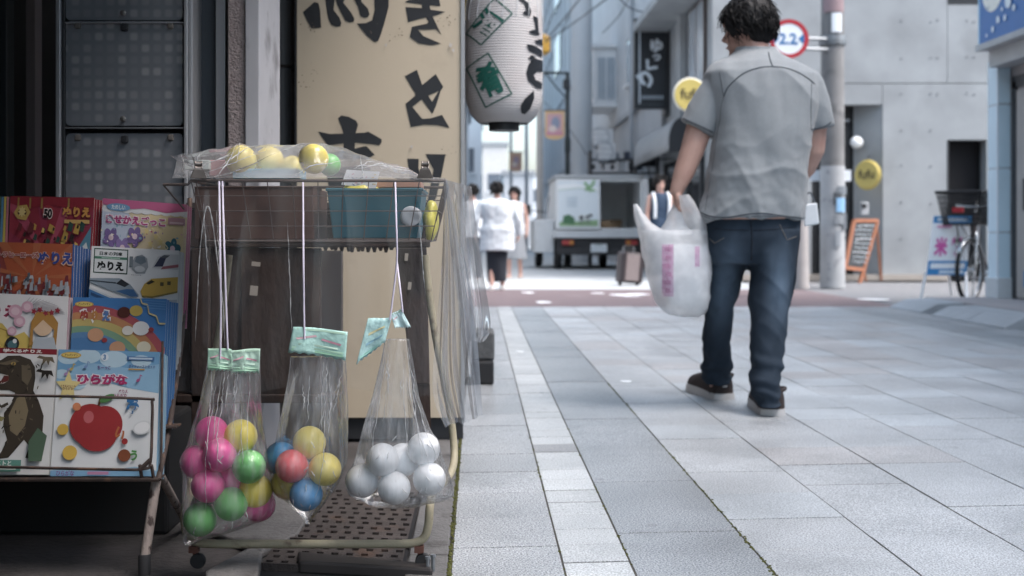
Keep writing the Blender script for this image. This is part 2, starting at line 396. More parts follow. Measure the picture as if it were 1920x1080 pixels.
for ci, (x0, x1, ln, kind) in enumerate(X_COLS):
    rnd = random.Random(ci*17+3); y = 1.3+{0: .009, 1: .014, 2: .433}.get(ci, rnd.random()*.3); cx = (x0+x1)/2
    y -= SH*0
    while y < 12.08:
        l = ln
        if kind == 'mix' and rnd.random() < .22: l = .60
        l = min(l, 12.085-y-.0)
        if l < .05: break
        mk = rnd.choices(['mixa', 'mixb', 'mixc'], [.56, .22, .22])[0] if kind == 'mix' else kind
        if ci == 1 and 4.02 < y+l/2 < 4.18: mk = 'stain'
        slabs.append((cx, y+l/2, x1-x0, l, mk)); y += l
def vis(s):
    px = VX+s[0]*FP/s[1]; py = VY+CH*FP/s[1]; return 0 if (py > 1150 or px < 700 or px > 2000) else s[2]*s[3]/s[1]**3
slabs = [s for s in slabs if s[1]+s[3] > 2.0]
slabs.sort(key=lambda s: -vis(s))
for i, (x, y, wd, l, mk) in enumerate(slabs[:300]):
    o = bpy.data.objects.new('paving_slab', slab_mesh(wd, l, mk)); COL.objects.link(o); o.location = (x, y, random.uniform(-.0012, .0008)); o.parent = pav
rest = {}
for (x, y, wd, l, mk) in slabs[300:]:
    m = rest.setdefault(mk, MB()); m.loft([[p+Vector((x, y, random.uniform(-.001, .0006))) for p in r] for r in slab_geo(wd, l)], 0, True)
mks = list(rest); allm = MB()
for i, k in enumerate(mks): allm.add(rest[k].v, rest[k].f, i)
o = allm.build('paving_slabs_beyond', [GR.get(k, MAT_STEEL) for k in mks], pav); o['kind'] = 'stuff'
# moss in two of the long joints
M_moss = mat('moss', (.10, .105, .03), .95, var=.4, vs=60, bump=.9, bs=300)
m = MB()
for xx, y0, y1, dens in ((-.061, 2.3, 4.6, 520), (.631, 2.2, 6.0, 420), (.335, 2.3, 4.5, 70), (.186, 2.3, 4.5, 60)):
    for i in range(dens):
        y = y0+(y1-y0)*random.random()**1.3
        if noise.noise((xx*9, y*2.3, 1)) < -.12: continue
        s_ = random.uniform(.0018, .0048); m.box((xx+random.gauss(0, .0028 if dens > 300 else .0015), y, -.0008), (s_, s_*1.6, s_*.9), Euler((random.random(), random.random(), random.random()*3)).to_matrix())
tag(m.build('moss', M_moss), 'green moss growing along the joints between the paving strips', 'moss', kind='stuff')
# litter spots (dropped paper bits)
for px, py, s_, lb in ((1174, 716, .022, 'small white scrap of paper on the pale paving by the walking man'), (975, 660, .02, 'tiny white scrap of paper on the narrow white paving strip')):
    q = G(px, py); m = MB(); m.prism([q+Vector((s_*1.2*math.cos(t)*(1+.2*math.sin(3*t)), s_*1.6*math.sin(t), .002)) for t in [2*PI*i/11 for i in range(11)]], (0, 0, .0015))
    tag(m.build('paper_scrap', ink('#E8EEF2')), lb, 'litter')
# right-hand kerb strip, pink pavement and the ramps over the gutter
M_kerb = mat('kerb_concrete', (.36, .38, .40), .8, var=.12, vs=6, bump=.4, bs=150)
M_pink = mat('pink_pavers', (.34, .315, .315), .8, var=.12, vs=4, bump=.3, bs=120)
g = MB(); g.bb(4.13, 4.46, -6, 12.09, -.2, -.008); struct(g.build('gutter', M_kerb, base=False))
g = MB(); g.bb(4.465, 9, -6, 12.06, -.2, .10); pv2 = struct(g.build('side_pavement', M_pink, base=False, bevel=.01))
def ramp(y0, y1, x0, lb):
    m = MB(); pr = [(x0, .0), (x0, .018), (x0+.16, .095), (x0+.40, .105), (x0+.40, .0)]
    n = max(1, round((y1-y0)/.6)); t = thing('kerb_ramp', lb, 'ramp', (x0+.2, (y0+y1)/2, -.008), 'ramps over the gutter')
    for i in range(n):
        a0, a1 = y0+(y1-y0)*i/n+.004, y0+(y1-y0)*(i+1)/n-.004
        q = MB(); q.hexa([Vector((x, a0, z-.008)) for x, z in pr], [Vector((x, a1, z-.008)) for x, z in pr]); q.build('ramp_segment', M_kerb, t, bevel=.008)
ramp(9.25, 10.75, 4.02, 'pale concrete kerb ramp in front of the blue-signed shop')
ramp(11.1, 11.95, 4.06, 'short dark-sided kerb ramp beside the white and blue standing sign')
# ------------------------------------------------------------------ buildings on the far right corner
M_conc = mat('fair_faced_concrete', (.285, .305, .32), .75, var=.16, vs=1.6, col2=(.215, .23, .242), cover=.36, edge=.16, s2=1.7, bump=.15, bs=40)
M_void = mat('unlit_interior', (.012, .012, .014), .9, var=.1)
M_dkf = mat('dark_metal_frame', (.03, .032, .036), .5, var=.15)
M_hole = mat('tie_hole', (.2, .21, .225), .9, var=.1)
def px_x(px, Y): return (px-VX)*Y/FP
def py_z(py, Y): return CH-(py-VY)*Y/FP
YC = 19.2
def cx(p): return px_x(p, YC)
def cz(p): return py_z(p, YC)
cb = thing('concrete_building', 'pale fair-faced concrete corner building with a recessed entrance', 'building', (6.5, 20, 0))
XL = cx(1336); H = 7.5
def part(m, name, mats, parent=cb, **k): return m.build(name, mats, parent, **k)
for x0, x1, z0, z1 in ((XL, cx(1500), 0, cz(157)), (cx(1500), cx(1581), cz(196), cz(157)), (cx(1581), cx(1654), cz(196), cz(157)), (cx(1500), cx(1522), 0, cz(197)), (cx(1655), cx(1776), 0, cz(157)), (cx(1776), cx(1850), cz(262), cz(157)), (cx(1850), cx(2300), 0, cz(157)),
                       (XL, cx(1552), cz(155.5), cz(-70)), (cx(1553), cx(1776), cz(155.5), cz(-70)), (cx(1777), cx(1990), cz(155.5), cz(9)), (cx(1991), cx(2300), cz(155.5), cz(-70)), (XL, cx(2300), cz(-71.5), H), (cx(1777), cx(1990), cz(-30), cz(-70))):
    m = MB(); m.bb(x0, x1, YC, YC+.25, z0, z1); part(m, 'wall_panel', M_conc)
m = MB(); m.bb(XL, cx(2300), YC+.26, YC+.3, cz(158), cz(154)); part(m, 'joint_strip', M_hole)
m = MB(); m.bb(XL+.02, XL+.25, YC+.25, 24.0, 0, H); m.bb(cx(2300)-.2, cx(2300), YC+.25, 27, 0, H); m.bb(XL, cx(2300), 26.8, 27, 0, H); m.bb(XL, cx(2300), YC, 27, H, H+.2); part(m, 'wall', M_conc)
# the entrance recess
m = MB(); m.hexa([Vector((cx(1654.5), YC+.02, z)) for z in (0, 3.2)]+[Vector((px_x(1600, YC+.34), YC+.34, z)) for z in (3.2, 0)], [Vector((cx(1654.5)+.1, YC+.06, z)) for z in (0, 3.2)]+[Vector((px_x(1600, YC+.34)+.1, YC+.40, z)) for z in (3.2, 0)]); part(m, 'recess_wall', M_conc)
m = MB(); m.bb(cx(1500), cx(1625), YC+.42, YC+.5, 0, cz(180)); part(m, 'entrance_door', M_dkf)
for pxa in (1524, 1552):
    m = MB(); m.bb(cx(pxa), cx(pxa)+.06, YC+.34, YC+.41, 0, cz(190)); part(m, 'door_frame', mat('grey_aluminium', (.35, .37, .39), .4, .6, var=.1))
m = MB(); m.bb(cx(1500), cx(1606), YC+.36, YC+.415, cz(224), cz(219)); part(m, 'transom', M_kerb)
m = MB(); m.bb(cx(1777), cx(1849), YC+.3, YC+.36, 0, cz(262)); part(m, 'dark_doorway', M_void)
m = MB(); m.bb(cx(1777), cx(1779), YC-.01, YC+.3, 0, cz(263)); part(m, 'door_frame', M_dkf)
m = MB(); m.bb(cx(1778), cx(1989), YC+.12, YC+.16, cz(8), cz(-31)); part(m, 'window', M_dkf)
for i in range(8):
    for j in range(7):
        px_, py_ = 1690+55*(i % 2)+(i//2)*68, 40+j*68
        if i > 1 and j > 2: continue
        m = MB(); m.lathe([(.016, 0), (.016, .01)], Vector((cx(px_), YC-.0005, cz(py_)+random.uniform(-.02, .02))), 10, 0, Matrix.Rotation(PI/2, 3, 'X')); part(m, 'tie_hole', M_hole)
m = MB(); m.bb(XL-.01, cx(1775), YC-.14, YC-.01, 0, .09); part(m, 'plinth', mat('beige_plinth', (.33, .30, .27), .8))
# street side of the corner building: window with a brown frame under a sloping hood
M_brown = mat('brown_window_frame', (.06, .045, .04), .5, var=.2)
M_glass = mat('window_glass', (.34, .39, .44), .15, var=.15, vs=2, spec=.8)
m = MB(); m.bb(XL-.03, XL+.015, 19.75, 21.2, py_z(165, 20.4), py_z(5, 20.4)); wf = part(m, 'window_frame', M_brown)
for y0 in (19.85, 20.55):
    m = MB(); m.bb(XL-.036, XL-.031, y0, y0+.6, py_z(158, 20.4), py_z(12, 20.4)); m.build('pane', M_glass, wf)
m = MB(); m.bb(XL-.7, XL-.035, 19.3, 23.6, py_z(2, 20.4), py_z(-14, 20.4)); part(m, 'window_hood', M_conc)
m = MB(); m.bb(XL-.12, XL-.001, 21.6, 21.9, 0, 7); part(m, 'pilaster', M_conc)
# 'fufu' signs
M_yel = mat('yellow_sign_face', (.52, .42, .13), .45, var=.06)
def fufu(name, c, r, yaw, lb, ring):
    t = thing(name, lb, 'sign', c); R = Matrix.Rotation(yaw, 3, 'Z') @ Matrix.Rotation(PI/2, 3, 'X')
    m = MB(); m.lathe([(r, -.04), (r*1.01, -.03), (r*1.01, .03), (r, .04)], c, 36, 0, R); m.build('sign_disc', M_yel, t, smooth=40)
    m = MB(); m.tube([c+R @ Vector((r*1.02*math.cos(2*PI*i/36), r*1.02*math.sin(2*PI*i/36), .0)) for i in range(36)], .02, 6, closed=True); m.build('sign_rim', ink('#E8E6DC') if ring else M_yel, t, smooth=40)
    ax = R @ Vector((1, 0, 0)); nn = R @ Vector((0, 0, 1))
    a = Art(lambda u, v, k: c+ax*u+Vector((0, 0, v))+nn*(.042+k)); a.text('fufu', 0, r*.05, width=r*1.35, c='#3A3328', bold=.02); a.text('- - - - -', 0, -r*.42, width=r*.8, c='#6A5A30'); a.build('lettering', t)
    return t
fs = fufu('round_sign', P(1294, 178, 18.6), .24, 0, 'yellow round cafe sign above the awning beside the black vertical sign', True)
m = MB(); m.tube([P(1294, 178, 18.66)+Vector((.2, 0, 0)), Vector((XL+.01, 19.3, py_z(178, 18.66)))], .02); m.build('bracket', M_dkf, fs)
c2 = P(1627, 328, 19.0)
f2 = fufu('round_sign', c2, .215, -.92, 'small yellow round cafe sign hanging by the entrance recess', False)
m = MB(); m.tube([c2+Vector((0, 0, .24)), c2+Vector((.12, .3, .32)), c2+Vector((.22, .75, .33))], .012); m.build('bracket', M_dkf, f2)
t = thing('globe_lamp', 'white globe wall lamp on a black mount above the small yellow sign', 'lamp', P(1615, 266, 19.4))
m = MB(); m.ball(P(1606, 267, 19.35), .1, 18, 12); m.build('globe', mat('opal_glass', (.82, .84, .86), .2), t, smooth=180)
m = MB(); m.lathe([(.06, 0), (.085, .02), (.085, .06), (.05, .08)], P(1622, 268, 19.5), 16, 0, Matrix.Rotation(PI/2, 3, 'Y')); m.tube([P(1608, 266, 19.36), P(1634, 268, 19.9)], .018); m.build('mount', M_dkf, t, smooth=40)
# lean-to intercom box on the entrance wall
t = thing('intercom_panel', 'grey metal intercom box on the concrete wall above the chalkboard', 'intercom', P(1620, 390, 19.1))
m = MB(); m.box(P(1620, 391, 19.13), (.12, .1, .2)); m.build('housing', mat('grey_box', (.42, .44, .46), .5), t, bevel=.01); m = MB(); m.box(P(1620, 386, 19.07), (.08, .012, .07)); m.build('face', M_dkf, t)
# ---- grey stucco building with the awning, beyond the corner
M_stuc = mat('grey_stucco', (.34, .36, .385), .85, var=.1, vs=2, bump=.3, bs=90)
M_stuc2 = mat('pale_grey_stucco', (.46, .485, .51), .85, var=.09, vs=2, bump=.2, bs=90)
XW = 3.62
gb = thing('grey_building', 'grey rendered building with a white bay window behind the black sign', 'building', (5.5, 32, 0))
m = MB(); m.bb(XW, 10, 24.05, 41.5, py_z(222, 30), 9.5); m.build('upper_wall', M_stuc2, gb)
m = MB(); m.bb(XW+.03, 10, 24.05, 41.5, 0, py_z(222, 30)); m.build('lower_wall', M_stuc, gb)
m = MB(); m.bb(XW-.05, XW, 24.06, 41.4, py_z(226, 30), py_z(217, 30)); m.build('string_course', M_stuc, gb)
def face_x(pxa): return XW*FP/(pxa-VX)        # depth at which the wall X = XW shows at photo x
ya, yb = 33.4, 31.0
bw = MB(); bw.bb(XW-.62, XW-.001, ya-1.9, ya+.2, py_z(196, 32), py_z(96, 32)); bay = bw.build('bay_window', mat('white_window_paint', (.72, .74, .76), .5, var=.05), gb, bevel=.02)
for k in range(2):
    m = MB(); m.bb(XW-.5+.24*k, XW-.3+.24*k, ya-1.92, ya-1.905, py_z(186, 31.5), py_z(108, 31.5)); m.build('pane', M_glass, bay)
for k in range(3):
    m = MB(); m.bb(XW-.635, XW-.622, ya-1.8+.64*k, ya-1.3+.64*k, py_z(186, 32), py_z(108, 32)); m.build('pane', M_glass, bay)
m = MB(); m.bb(XW-.70, XW-.0, ya-1.98, ya+.26, py_z(95.5, 32), py_z(88, 32)); m.build('bay_trim', MATS['white_window_paint'], bay); m = MB(); m.bb(XW-.68, XW-.0, ya-1.96, ya+.24, py_z(204, 32), py_z(196.5, 32)); m.build('bay_trim', MATS['white_window_paint'], bay)
m = MB(); m.bb(XW-.03, XW-.002, 28.6, 29.3, py_z(160, 29), py_z(75, 29)); nw = m.build('window', M_dkf, gb); m = MB(); m.bb(XW-.034, XW-.031, 28.66, 29.24, py_z(156, 29), py_z(79, 29)); m.build('pane', M_glass, nw)
m = MB(); m.bb(XW-.1, XW-.002, 28.5, 29.4, py_z(164, 29), py_z(160.5, 29)); m.build('sill', MATS['white_window_paint'], nw)
m = MB(); m.bb(XW-.02, XW+.05, 24.3, 27.4, 0, 2.5); sf = m.build('shopfront', M_dkf, gb)
for k in range(3):
    m = MB(); m.bb(XW-.04, XW-.025, 24.4+k*1.0, 25.25+k*1.0, .3, 2.3); m.build('pane', mat('dark_shop_glass', (.03, .033, .038), .1), sf)
m = MB(); m.tube([Vector((XW-.08, 27.9, 0)), Vector((XW-.08, 27.9, 9))], .05); m.build('downpipe', M_stuc, gb, smooth=40)
# shop under the awning in the side of the corner building
t = thing('shopfront_screen', 'dark glazed shopfront under the grey awning', 'shopfront', (XL, 21.5, 0))
m = MB(); m.bb(XL-.02, XL+.015, 20.0, 23.9, 0, py_z(290, 21)); m.build('glazing', mat('dark_shop_glass', (.03, .033, .038), .1), t)
for yy in (19.95, 21.2, 22.5, 23.8):
    m = MB(); m.bb(XL-.06, XL-.021, yy, yy+.08, 0, py_z(290, 21)); m.build('mullion', M_dkf, t)
# awning
M_awn = mat('grey_awning_canvas', (.27, .285, .30), .8, var=.12, vs=4, bump=.3, bs=30)
t = thing('shop_awning', 'rounded dark grey fabric awning with a faded mark over the shopfront', 'awning', (XL-.4, 22.5, py_z(300, 22)))
y0, y1, xo, xi = 20.6, 25.2, 3.24, XL-.005
zt, zb = py_z(212, 20.9), py_z(286, 20.9)
prof = [(xi, zt)]+[(lerp(xi, xo, .55)-(lerp(xi, xo, .55)-xo)*math.sin(a_), zb+.16+(zt-.1-zb-.16)*math.cos(a_)) for a_ in [PI/2*i/8 for i in range(9)]]+[(xo, zb)]
m = MB(); m.grid(lambda u, v: Vector((*((lambda q: (q[0], lerp(y0, y1, u), q[1]))(tuple(prof[min(int(round(v*(len(prof)-1))), len(prof)-1)]))),)), 10, len(prof)-1)
cv = m.build('canvas', M_awn, t, smooth=60); so = cv.modifiers.new('thick', 'SOLIDIFY'); so.thickness = .012
for yy in (y0+.006, y1-.006):
    m = MB(); m.prism([Vector((x, yy, z)) for x, z in prof]+[Vector((xi, yy, zb))], (0, .008, 0)); m.build('end_panel', mat('black_awning_end', (.035, .038, .043), .8), t)
m = MB()
for yy in (y0, (y0+y1)/2, y1): m.tube([Vector((xo+.02, yy, zb)), Vector((xi, yy, zb+.02))], .014)
m.tube([Vector((xo+.01, y0, zb)), Vector((xo+.01, y1, zb))], .014); m.build('frame', M_dkf, t)
def awn(u, v, k): return Vector((xo-.012-k, lerp(y1, y0, u), lerp(zb, zb+.3, v)))
a = Art(awn, .0004)
for i, (u, wv) in enumerate(((.30, .9), (.36, .5), (.41, .55), (.46, .5), (.51, .6), (.56, .45), (.60, .5))): a.ell(u, .42, .016, .34*wv, mat('faded_white_print', (.33, .34, .36), .8), 10)
a.build('faded_mark', t)
# black vertical sign
t = thing('hanging_sign', 'tall black vertical shop sign with white brush lettering and pale edge line', 'sign', P(1219, 205, 23.5))
YS = 23.5; tl, br = P(1189, 34, YS), P(1248, 204, YS)
m = MB(); m.bb(tl.x, br.x, YS, YS+.18, br.z, tl.z); m.build('panel', mat('black_sign_face', (.022, .026, .032), .4, var=.2), t, bevel=.01)
m = MB(); m.bb(br.x, P(1262, 0, YS+.5).x, YS+.05, YS+.5, P(0, 215, YS).z, P(0, 50, YS).z); m.build('sign_back', M_dkf, t)
for py_ in (62, 150):
    m = MB(); m.bb(br.x, XW+.1, YS+.3, YS+.38, py_z(py_+6, YS), py_z(py_-6, YS)); m.build('bracket', M_dkf, t)
a = Art(plane_px(YS-.002), .0006)
W_ = '#C9D2DA'
a.rect(1198, -194, 1200.5, -40, W_); a.line([(1194, -196), (1244, -196)], 1, '#4A525A')
for i in range(5): a.rect(1203+8*i, -56, 1209+8*i, -47, '#9AA4AD')
for i in range(8): a.rect(1203+5.2*i, -186, 1207+5.2*i, -179, '#8A949D')
for ch, px_, py_, h_, ro in (('ゆ', 1231, 86, 26, 0), ('っ', 1231, 108, 12, 0), ('く', 1219, 124, 28, .9), ('り', 1211, 148, 34, .75)): a.text(ch, px_, -py_, height=h_, c=W_, bold=.05, rot=ro)
a.build('lettering', t)
# ------------------------------------------------------------------ farther down the street
M_far = mat('far_grey_cladding', (.42, .45, .48), .8, var=.08, vs=1)
M_white = mat('white_render', (.74, .765, .79), .8, var=.08, vs=.6)
M_farw = mat('far_window', (.12, .14, .17), .15, var=.3, vs=1)
def facade(name, lb, x0, x1, y0, y1, h, wall, rows, roof=.25, win='both', storey=2.8):
    t = thing(name, lb, 'building', ((x0+x1)/2, (y0+y1)/2, 0))
    m = MB(); m.bb(x0, x1, y0, y1, 0, h); m.build('wall', wall, t)
    m = MB(); m.bb(x0-.12, x1+.12, y0-.12, y1+.12, h, h+roof); m.build('parapet', mat('parapet_grey', (.30, .32, .34), .8), t)
    for k in range(rows):
        z = 1.1+k*storey
        if z+1.3 > h: break
        n = max(1, int((x1-x0)/1.7))
        if win in ('both', 'front'):
            for i in range(n):
                xc = x0+(i+.5)*(x1-x0)/n; m = MB(); m.bb(xc-.5, xc+.5, y0-.04, y0-.001, z, z+1.25); wq = m.build('window', M_farw, t); m = MB(); m.bb(xc-.6, xc+.6, y0-.16, y0-.002, z-.1, z-.005); m.build('sill', M_white, wq)
        if win in ('both', 'side'):
            ns = max(1, int((y1-y0)/2.6))
            for i in range(ns):
                yc = y0+(i+.5)*(y1-y0)/ns; m = MB(); m.bb(x0-.04, x0-.001, yc-.7, yc+.7, z, z+1.25); m.build('window', M_farw, t)
    return t
tb = facade('tall_grey_building', 'tall blue-grey clad building with vertical panels behind the delivery truck', 3.25, 12, 42, 62, 16, M_far, 0)
for i in range(9):
    m = MB(); m.bb(3.255+.0, 3.30, 42.0, 42.02, 0, 0.1); m = MB(); m.bb(3.20, 3.249, 42.6+i*2.2, 42.68+i*2.2, 0, 16); m.build('panel_seam', M_stuc, tb)
for k in range(5):
    m = MB(); m.bb(3.2, 3.248, 42.0, 62, 3.1+k*2.7, 3.2+k*2.7); m.build('panel_seam', M_stuc, tb)
for k in range(2):
    m = MB(); m.bb(3.19, 3.247, 47, 50.5, 7.2+k*2.7, 8.7+k*2.7); m.build('window', M_farw, tb)
facade('far_house', 'white far house with dark windows at the end of the street beside the lantern', -7, .2, 62, 72, 6.9, M_white, 3)
facade('far_house', 'pale far apartment block rising behind the pedestrians', .35, 2.1, 88, 98, 7.2, mat('cream_render', (.55, .54, .53), .8), 3)
facade('far_house', 'low grey far house with a flat roof at the bend of the street', 1.6, 3.4, 74, 82, 4.4, M_far, 2)
facade('far_house', 'distant white building closing the street', -9, 8, 118, 126, 6.4, M_white, 2)
for i, (x0, x1, y0, y1, h, lb) in enumerate(((-7, -.55, 15.9, 27, 6.5, 'two-storey plastered shop building beyond the lantern'), (-7, -.5, 27.5, 41, 7.5, 'tall cream building farther along behind the lantern'), (-7, -.45, 41.5, 60, 6.2, 'far cream building next to the white end house'))):
    facade('street_house', lb, x0, x1, y0, y1, h, [M_stuc2, mat('cream_render', (.55, .54, .53), .8), M_white][i], 2, win='front')
# concrete post and poles
M_pole = mat('weathered_concrete_pole', (.185, .187, .19), .85, var=.25, vs=3, col2=(.125, .127, .13), cover=.38, s2=4, bump=.35, bs=60)
def pole(name, px, base_py, rpx, top, lb, m_=M_pole, taper=.82, Y=None):
    Y = Y or GY(base_py); x = px_x(px, Y); r = rpx*Y/FP; m = MB(); n = 12
    m.lathe([(r*lerp(1.06, taper, i/n), top*i/n) for i in range(n+1)], (x, Y, 0), 20); return m.build(name, m_, None, smooth=60), Vector((x, Y, 0)), r
o, b_, r_ = pole('concrete_column', 1091, 0, 18.5, 12, '', M_far, 1.0, 30.5); tag(o, 'thick pale grey round concrete column behind the delivery truck', 'column')
o, b_, r_ = pole('utility_pole', 1012, 0, 6.5, 9, '', mat('cream_pole', (.52, .50, .48), .7), .8, 34); tag(o, 'thin cream pole between the lantern and the street banner', 'pole')
o, b_, r_ = pole('utility_pole', 987, 0, 3.5, 8, '', M_stuc, .8, 55); tag(o, 'thin dark grey pole far off behind the pedestrians in white', 'pole')
o, b_, r_ = pole('utility_pole', 958, 0, 3.0, 6.5, '', M_stuc, .8, 60); tag(o, 'slim far pole carrying a small orange banner', 'pole')
# street lamp with banner
M_green = mat('green_black_paint', (.03, .04, .042), .5, var=.2)
YL = 28.0
lp = thing('street_lamp', 'slim dark green lamp post with a bracket arm behind the truck', 'street lamp', P(1064, 0, YL)*1)
lp.location = (px_x(1064, YL), YL, 0)
m = MB(); m.lathe([(.10, 0), (.08, .5), (.055, .6), (.05, 2.6), (.075, 2.65), (.075, 2.9), (.045, 3.0), (.04, py_z(135, YL))], lp.location, 12); m.build('post', M_green, lp, smooth=40)
m = MB(); m.tube([P(1064, 137, YL), P(1018, 136, YL)], .03); m.tube([P(1063, 185, YL), P(1040, 160, YL), P(1024, 138, YL)], .018); m.build('arm', M_green, lp, smooth=40)
m = MB(); m.box(P(1062, 158, YL), (.16, .2, .22)); m.build('control_box', M_dkf, lp, bevel=.02)
def banner(cxp, y0, y1, wpx, Y, lb, back, fore, post=None):
    t = thing('street_banner', lb, 'banner', P(cxp, y1, Y), 'banners hanging along the street')
    m = MB(); n = 8
    top = [P(cxp-wpx/2, y0, Y), P(cxp+wpx/2, y0, Y)]; bot = [P(cxp+wpx/2*math.cos(a_), lerp(y0, y1, .84)+(y1-y0)*.16*math.sin(a_), Y) for a_ in [PI*i/n for i in range(n+1)]]
    m.prism([top[0], top[1]]+bot, (0, .02, 0)); m.build('cloth', ink(back, .8), t)
    a = Art(plane_px(Y-.003), .0006); h = y1-y0
    a.rect(cxp-wpx*.38, -(y0+h*.78), cxp+wpx*.38, -(y0+h*.10), fore[0]); a.ell(cxp+wpx*.05, -(y0+h*.42), wpx*.22, h*.22, fore[1], 14); a.ell(cxp-wpx*.1, -(y0+h*.62), wpx*.2, h*.12, fore[2], 12); a.rect(cxp-wpx*.42, -(y0+h*.84), cxp+wpx*.42, -(y0+h*.74), fore[3]); a.build('print', t)
    m = MB(); m.tube([P(cxp-wpx/2-2, y0-1, Y+.01), P(cxp+wpx/2+4, y0-1, Y+.01)], .018); m.build('rod', M_dkf, t); return t
banner(1040, 208, 262, 37, 27.8, 'pink and yellow printed street banner on the dark green lamp post', '#D8B48A', ('#C9A0A4', '#8C93A6', '#D9C7C0', '#C98A9C'))
banner(967, 286, 322, 24, 59, 'small orange-brown street banner far off beside the pale end buildings', '#C7A283', ('#B9917C', '#9C8590', '#D3BFB0', '#B88A86'))
t = thing('traffic_light', 'small amber warning lamp on the thin cream pole', 'signal lamp', P(1020, 85, 33.5)); m = MB(); m.lathe([(.02, -.3), (.16, -.2), (.16, .2), (.02, .3)], P(1021, 84, 33.5), 12); m.build('lens', mat('amber_lens', (.75, .42, .08), .3), t, smooth=40); m = MB(); m.tube([P(1021, 84, 33.6), P(1012, 86, 34)], .03); m.build('bracket', M_dkf, t)
# outdoor units and junk over the truck
def acunit(c, lb, w_=.8, h_=.6):
    t = thing('outdoor_unit', lb, 'air conditioner', c-Vector((0, 0, h_/2)), 'outdoor units on the grey building')
    m = MB(); m.box(c, (w_, .32, h_)); m.build('casing', mat('off_white_casing', (.55, .56, .57), .5), t, bevel=.02)
    m = MB(); m.tube([c+Vector((-.1+.22*math.cos(2*PI*i/20), -.17, .22*math.sin(2*PI*i/20))) for i in range(20)], .012, 6, closed=True); m.build('fan_ring', M_stuc, t)
    for i in range(4):
        m = MB(); m.box(c+Vector((-.1, -.17, -.18+.12*i)), (.4, .012, .012)); m.build('grille_bar', M_stuc, t)
    m = MB(); m.box(c+Vector((0, 0, -h_/2-.04)), (w_, .3, .07)); m.build('stand', M_dkf, t)
acunit(P(1131, 258, 27.5), 'upper white outdoor unit with a round fan under the bay window', .42, .36)
acunit(P(1138, 285, 27.2), 'lower white outdoor unit hanging just above the truck', .36, .36)
t = thing('junk_shelf', 'cluttered dark shelf rack of boxes along the grey wall behind the truck', 'shelf', (px_x(1140, 27.6), 27.6, 0))
m = MB()
for py_ in (300, 325, 350): m.box(P(1150, py_, 27.6), (1.1, .5, .03))
m.build('shelf_board', M_dkf, t)
for px_ in (1106, 1194):
    m = MB(); q = P(px_, 300, 27.6); m.bb(q.x-.03, q.x+.03, 27.4, 27.8, 0, q.z+.2); m.build('upright', M_dkf, t)
rj = random.Random(4)
for i in range(9):
    m = MB(); q = P(1112+i*9, 300-4 if i % 2 else 322-6, 27.55); s_ = rj.uniform(.09, .2); m.box(q+Vector((0, 0, s_*.3)), (s_*.7, .2, s_)); m.build('box', [M_dkf, M_stuc, MATS['off_white_casing'], mat('dark_blue_box', (.05, .06, .09), .6)][i % 4], t)
# cables
M_cab = mat('black_cable', (.045, .05, .055), .6)
for i, (pts, r, lb) in enumerate((
    ([(1022, 76, 33), (1050, 44, 28), (1092, -8, 22)], .016, 'thin cable rising steeply from the cream pole'),
    ([(1022, 80, 33), (1080, 40, 28), (1150, -12, 20)], .016, 'thin cable rising to the upper middle of the view'),
    ([(1020, 72, 33), (1035, 30, 30), (1056, -10, 26)], .014, 'steepest cable rising from the cream pole'),
    ([(1158, -8, 24), (1180, 14, 25), (1215, 22, 26), (1262, 6, 25)], .014, 'looped cable sagging above the black vertical sign'),
    ([(1130, 62, 31), (1160, 30, 27), (1180, -6, 23)], .012, 'cable running up the grey building by the bay window'),
    ([(1020, 190, 34), (1070, 246, 30), (1100, 290, 28)], .012, 'slack cable sloping down behind the lamp post'),
    ([(1000, -5, 30), (1012, 40, 33), (1020, 80, 34)], .014, 'cable dropping to the cream pole beside the lantern'))):
    m = MB(); m.tube(curve_pts([P(*p) for p in pts], 6), r, 5); tag(m.build('overhead_cable', M_cab, None), lb, 'cable', 'overhead cables')
# ---------------- utility pole on the corner
YP = 16.35; xp = px_x(1561, YP); rp_ = .155
up = thing('utility_pole', 'grey concrete utility pole with notices in front of the concrete building', 'pole', (xp, YP, 0))
zs = py_z(312, YP); n = 14
m = MB(); m.lathe([(rp_*1.0-.012*i/n, zs+(8-zs)*i/n) for i in range(n+1)], (xp, YP, 0), 24); m.build('shaft', M_pole, up, smooth=60)
m = MB(); m.lathe([(rp_+.012, 0)]+[(rp_+.008, zs*i/8) for i in range(9)], (xp, YP, 0), 24); m.build('painted_sleeve', mat('pale_pole_wrap', (.36, .375, .39), .7, var=.14, vs=4, col2=(.24, .25, .265), cover=.34, s2=7), up, smooth=60)
for py_, h_ in ((75, .05), (82, .02)):
    m = MB(); z = py_z(py_, YP); m.lathe([(rp_, z-h_), (rp_+.025, z-h_), (rp_+.025, z+h_), (rp_, z+h_)], (xp, YP, 0), 24); m.build('steel_band', mat('galvanised_steel', (.24, .26, .28), .45, .7, var=.15), up, smooth=30)
def wrap(name, pxl, pxr, pyt, pyb, mt, off=.004):
    m = MB()
    def f(u, v):
        x = px_x(lerp(pxl, pxr, u), YP); s_ = max(-.98, min(.98, (x-xp)/(rp_+.008))); th = math.asin(s_); R_ = rp_+.01+off
        return Vector((xp+R_*math.sin(th), YP-R_*math.cos(th), py_z(lerp(pyb, pyt, v), YP)))
    m.grid(f, 8, 2); o = m.build(name, mt, up); q = o.modifiers.new('t', 'SOLIDIFY'); q.thickness = .003; return o
wrap('red_notice', 1541, 1576, -20, 26, ink('#8F7C80', .7)); wrap('white_notice', 1553, 1571, 28, 64, ink('#DDE4EA', .6))
wrap('blue_sticker', 1561, 1577, 372, 398, ink('#7FA9CC', .6), .014)
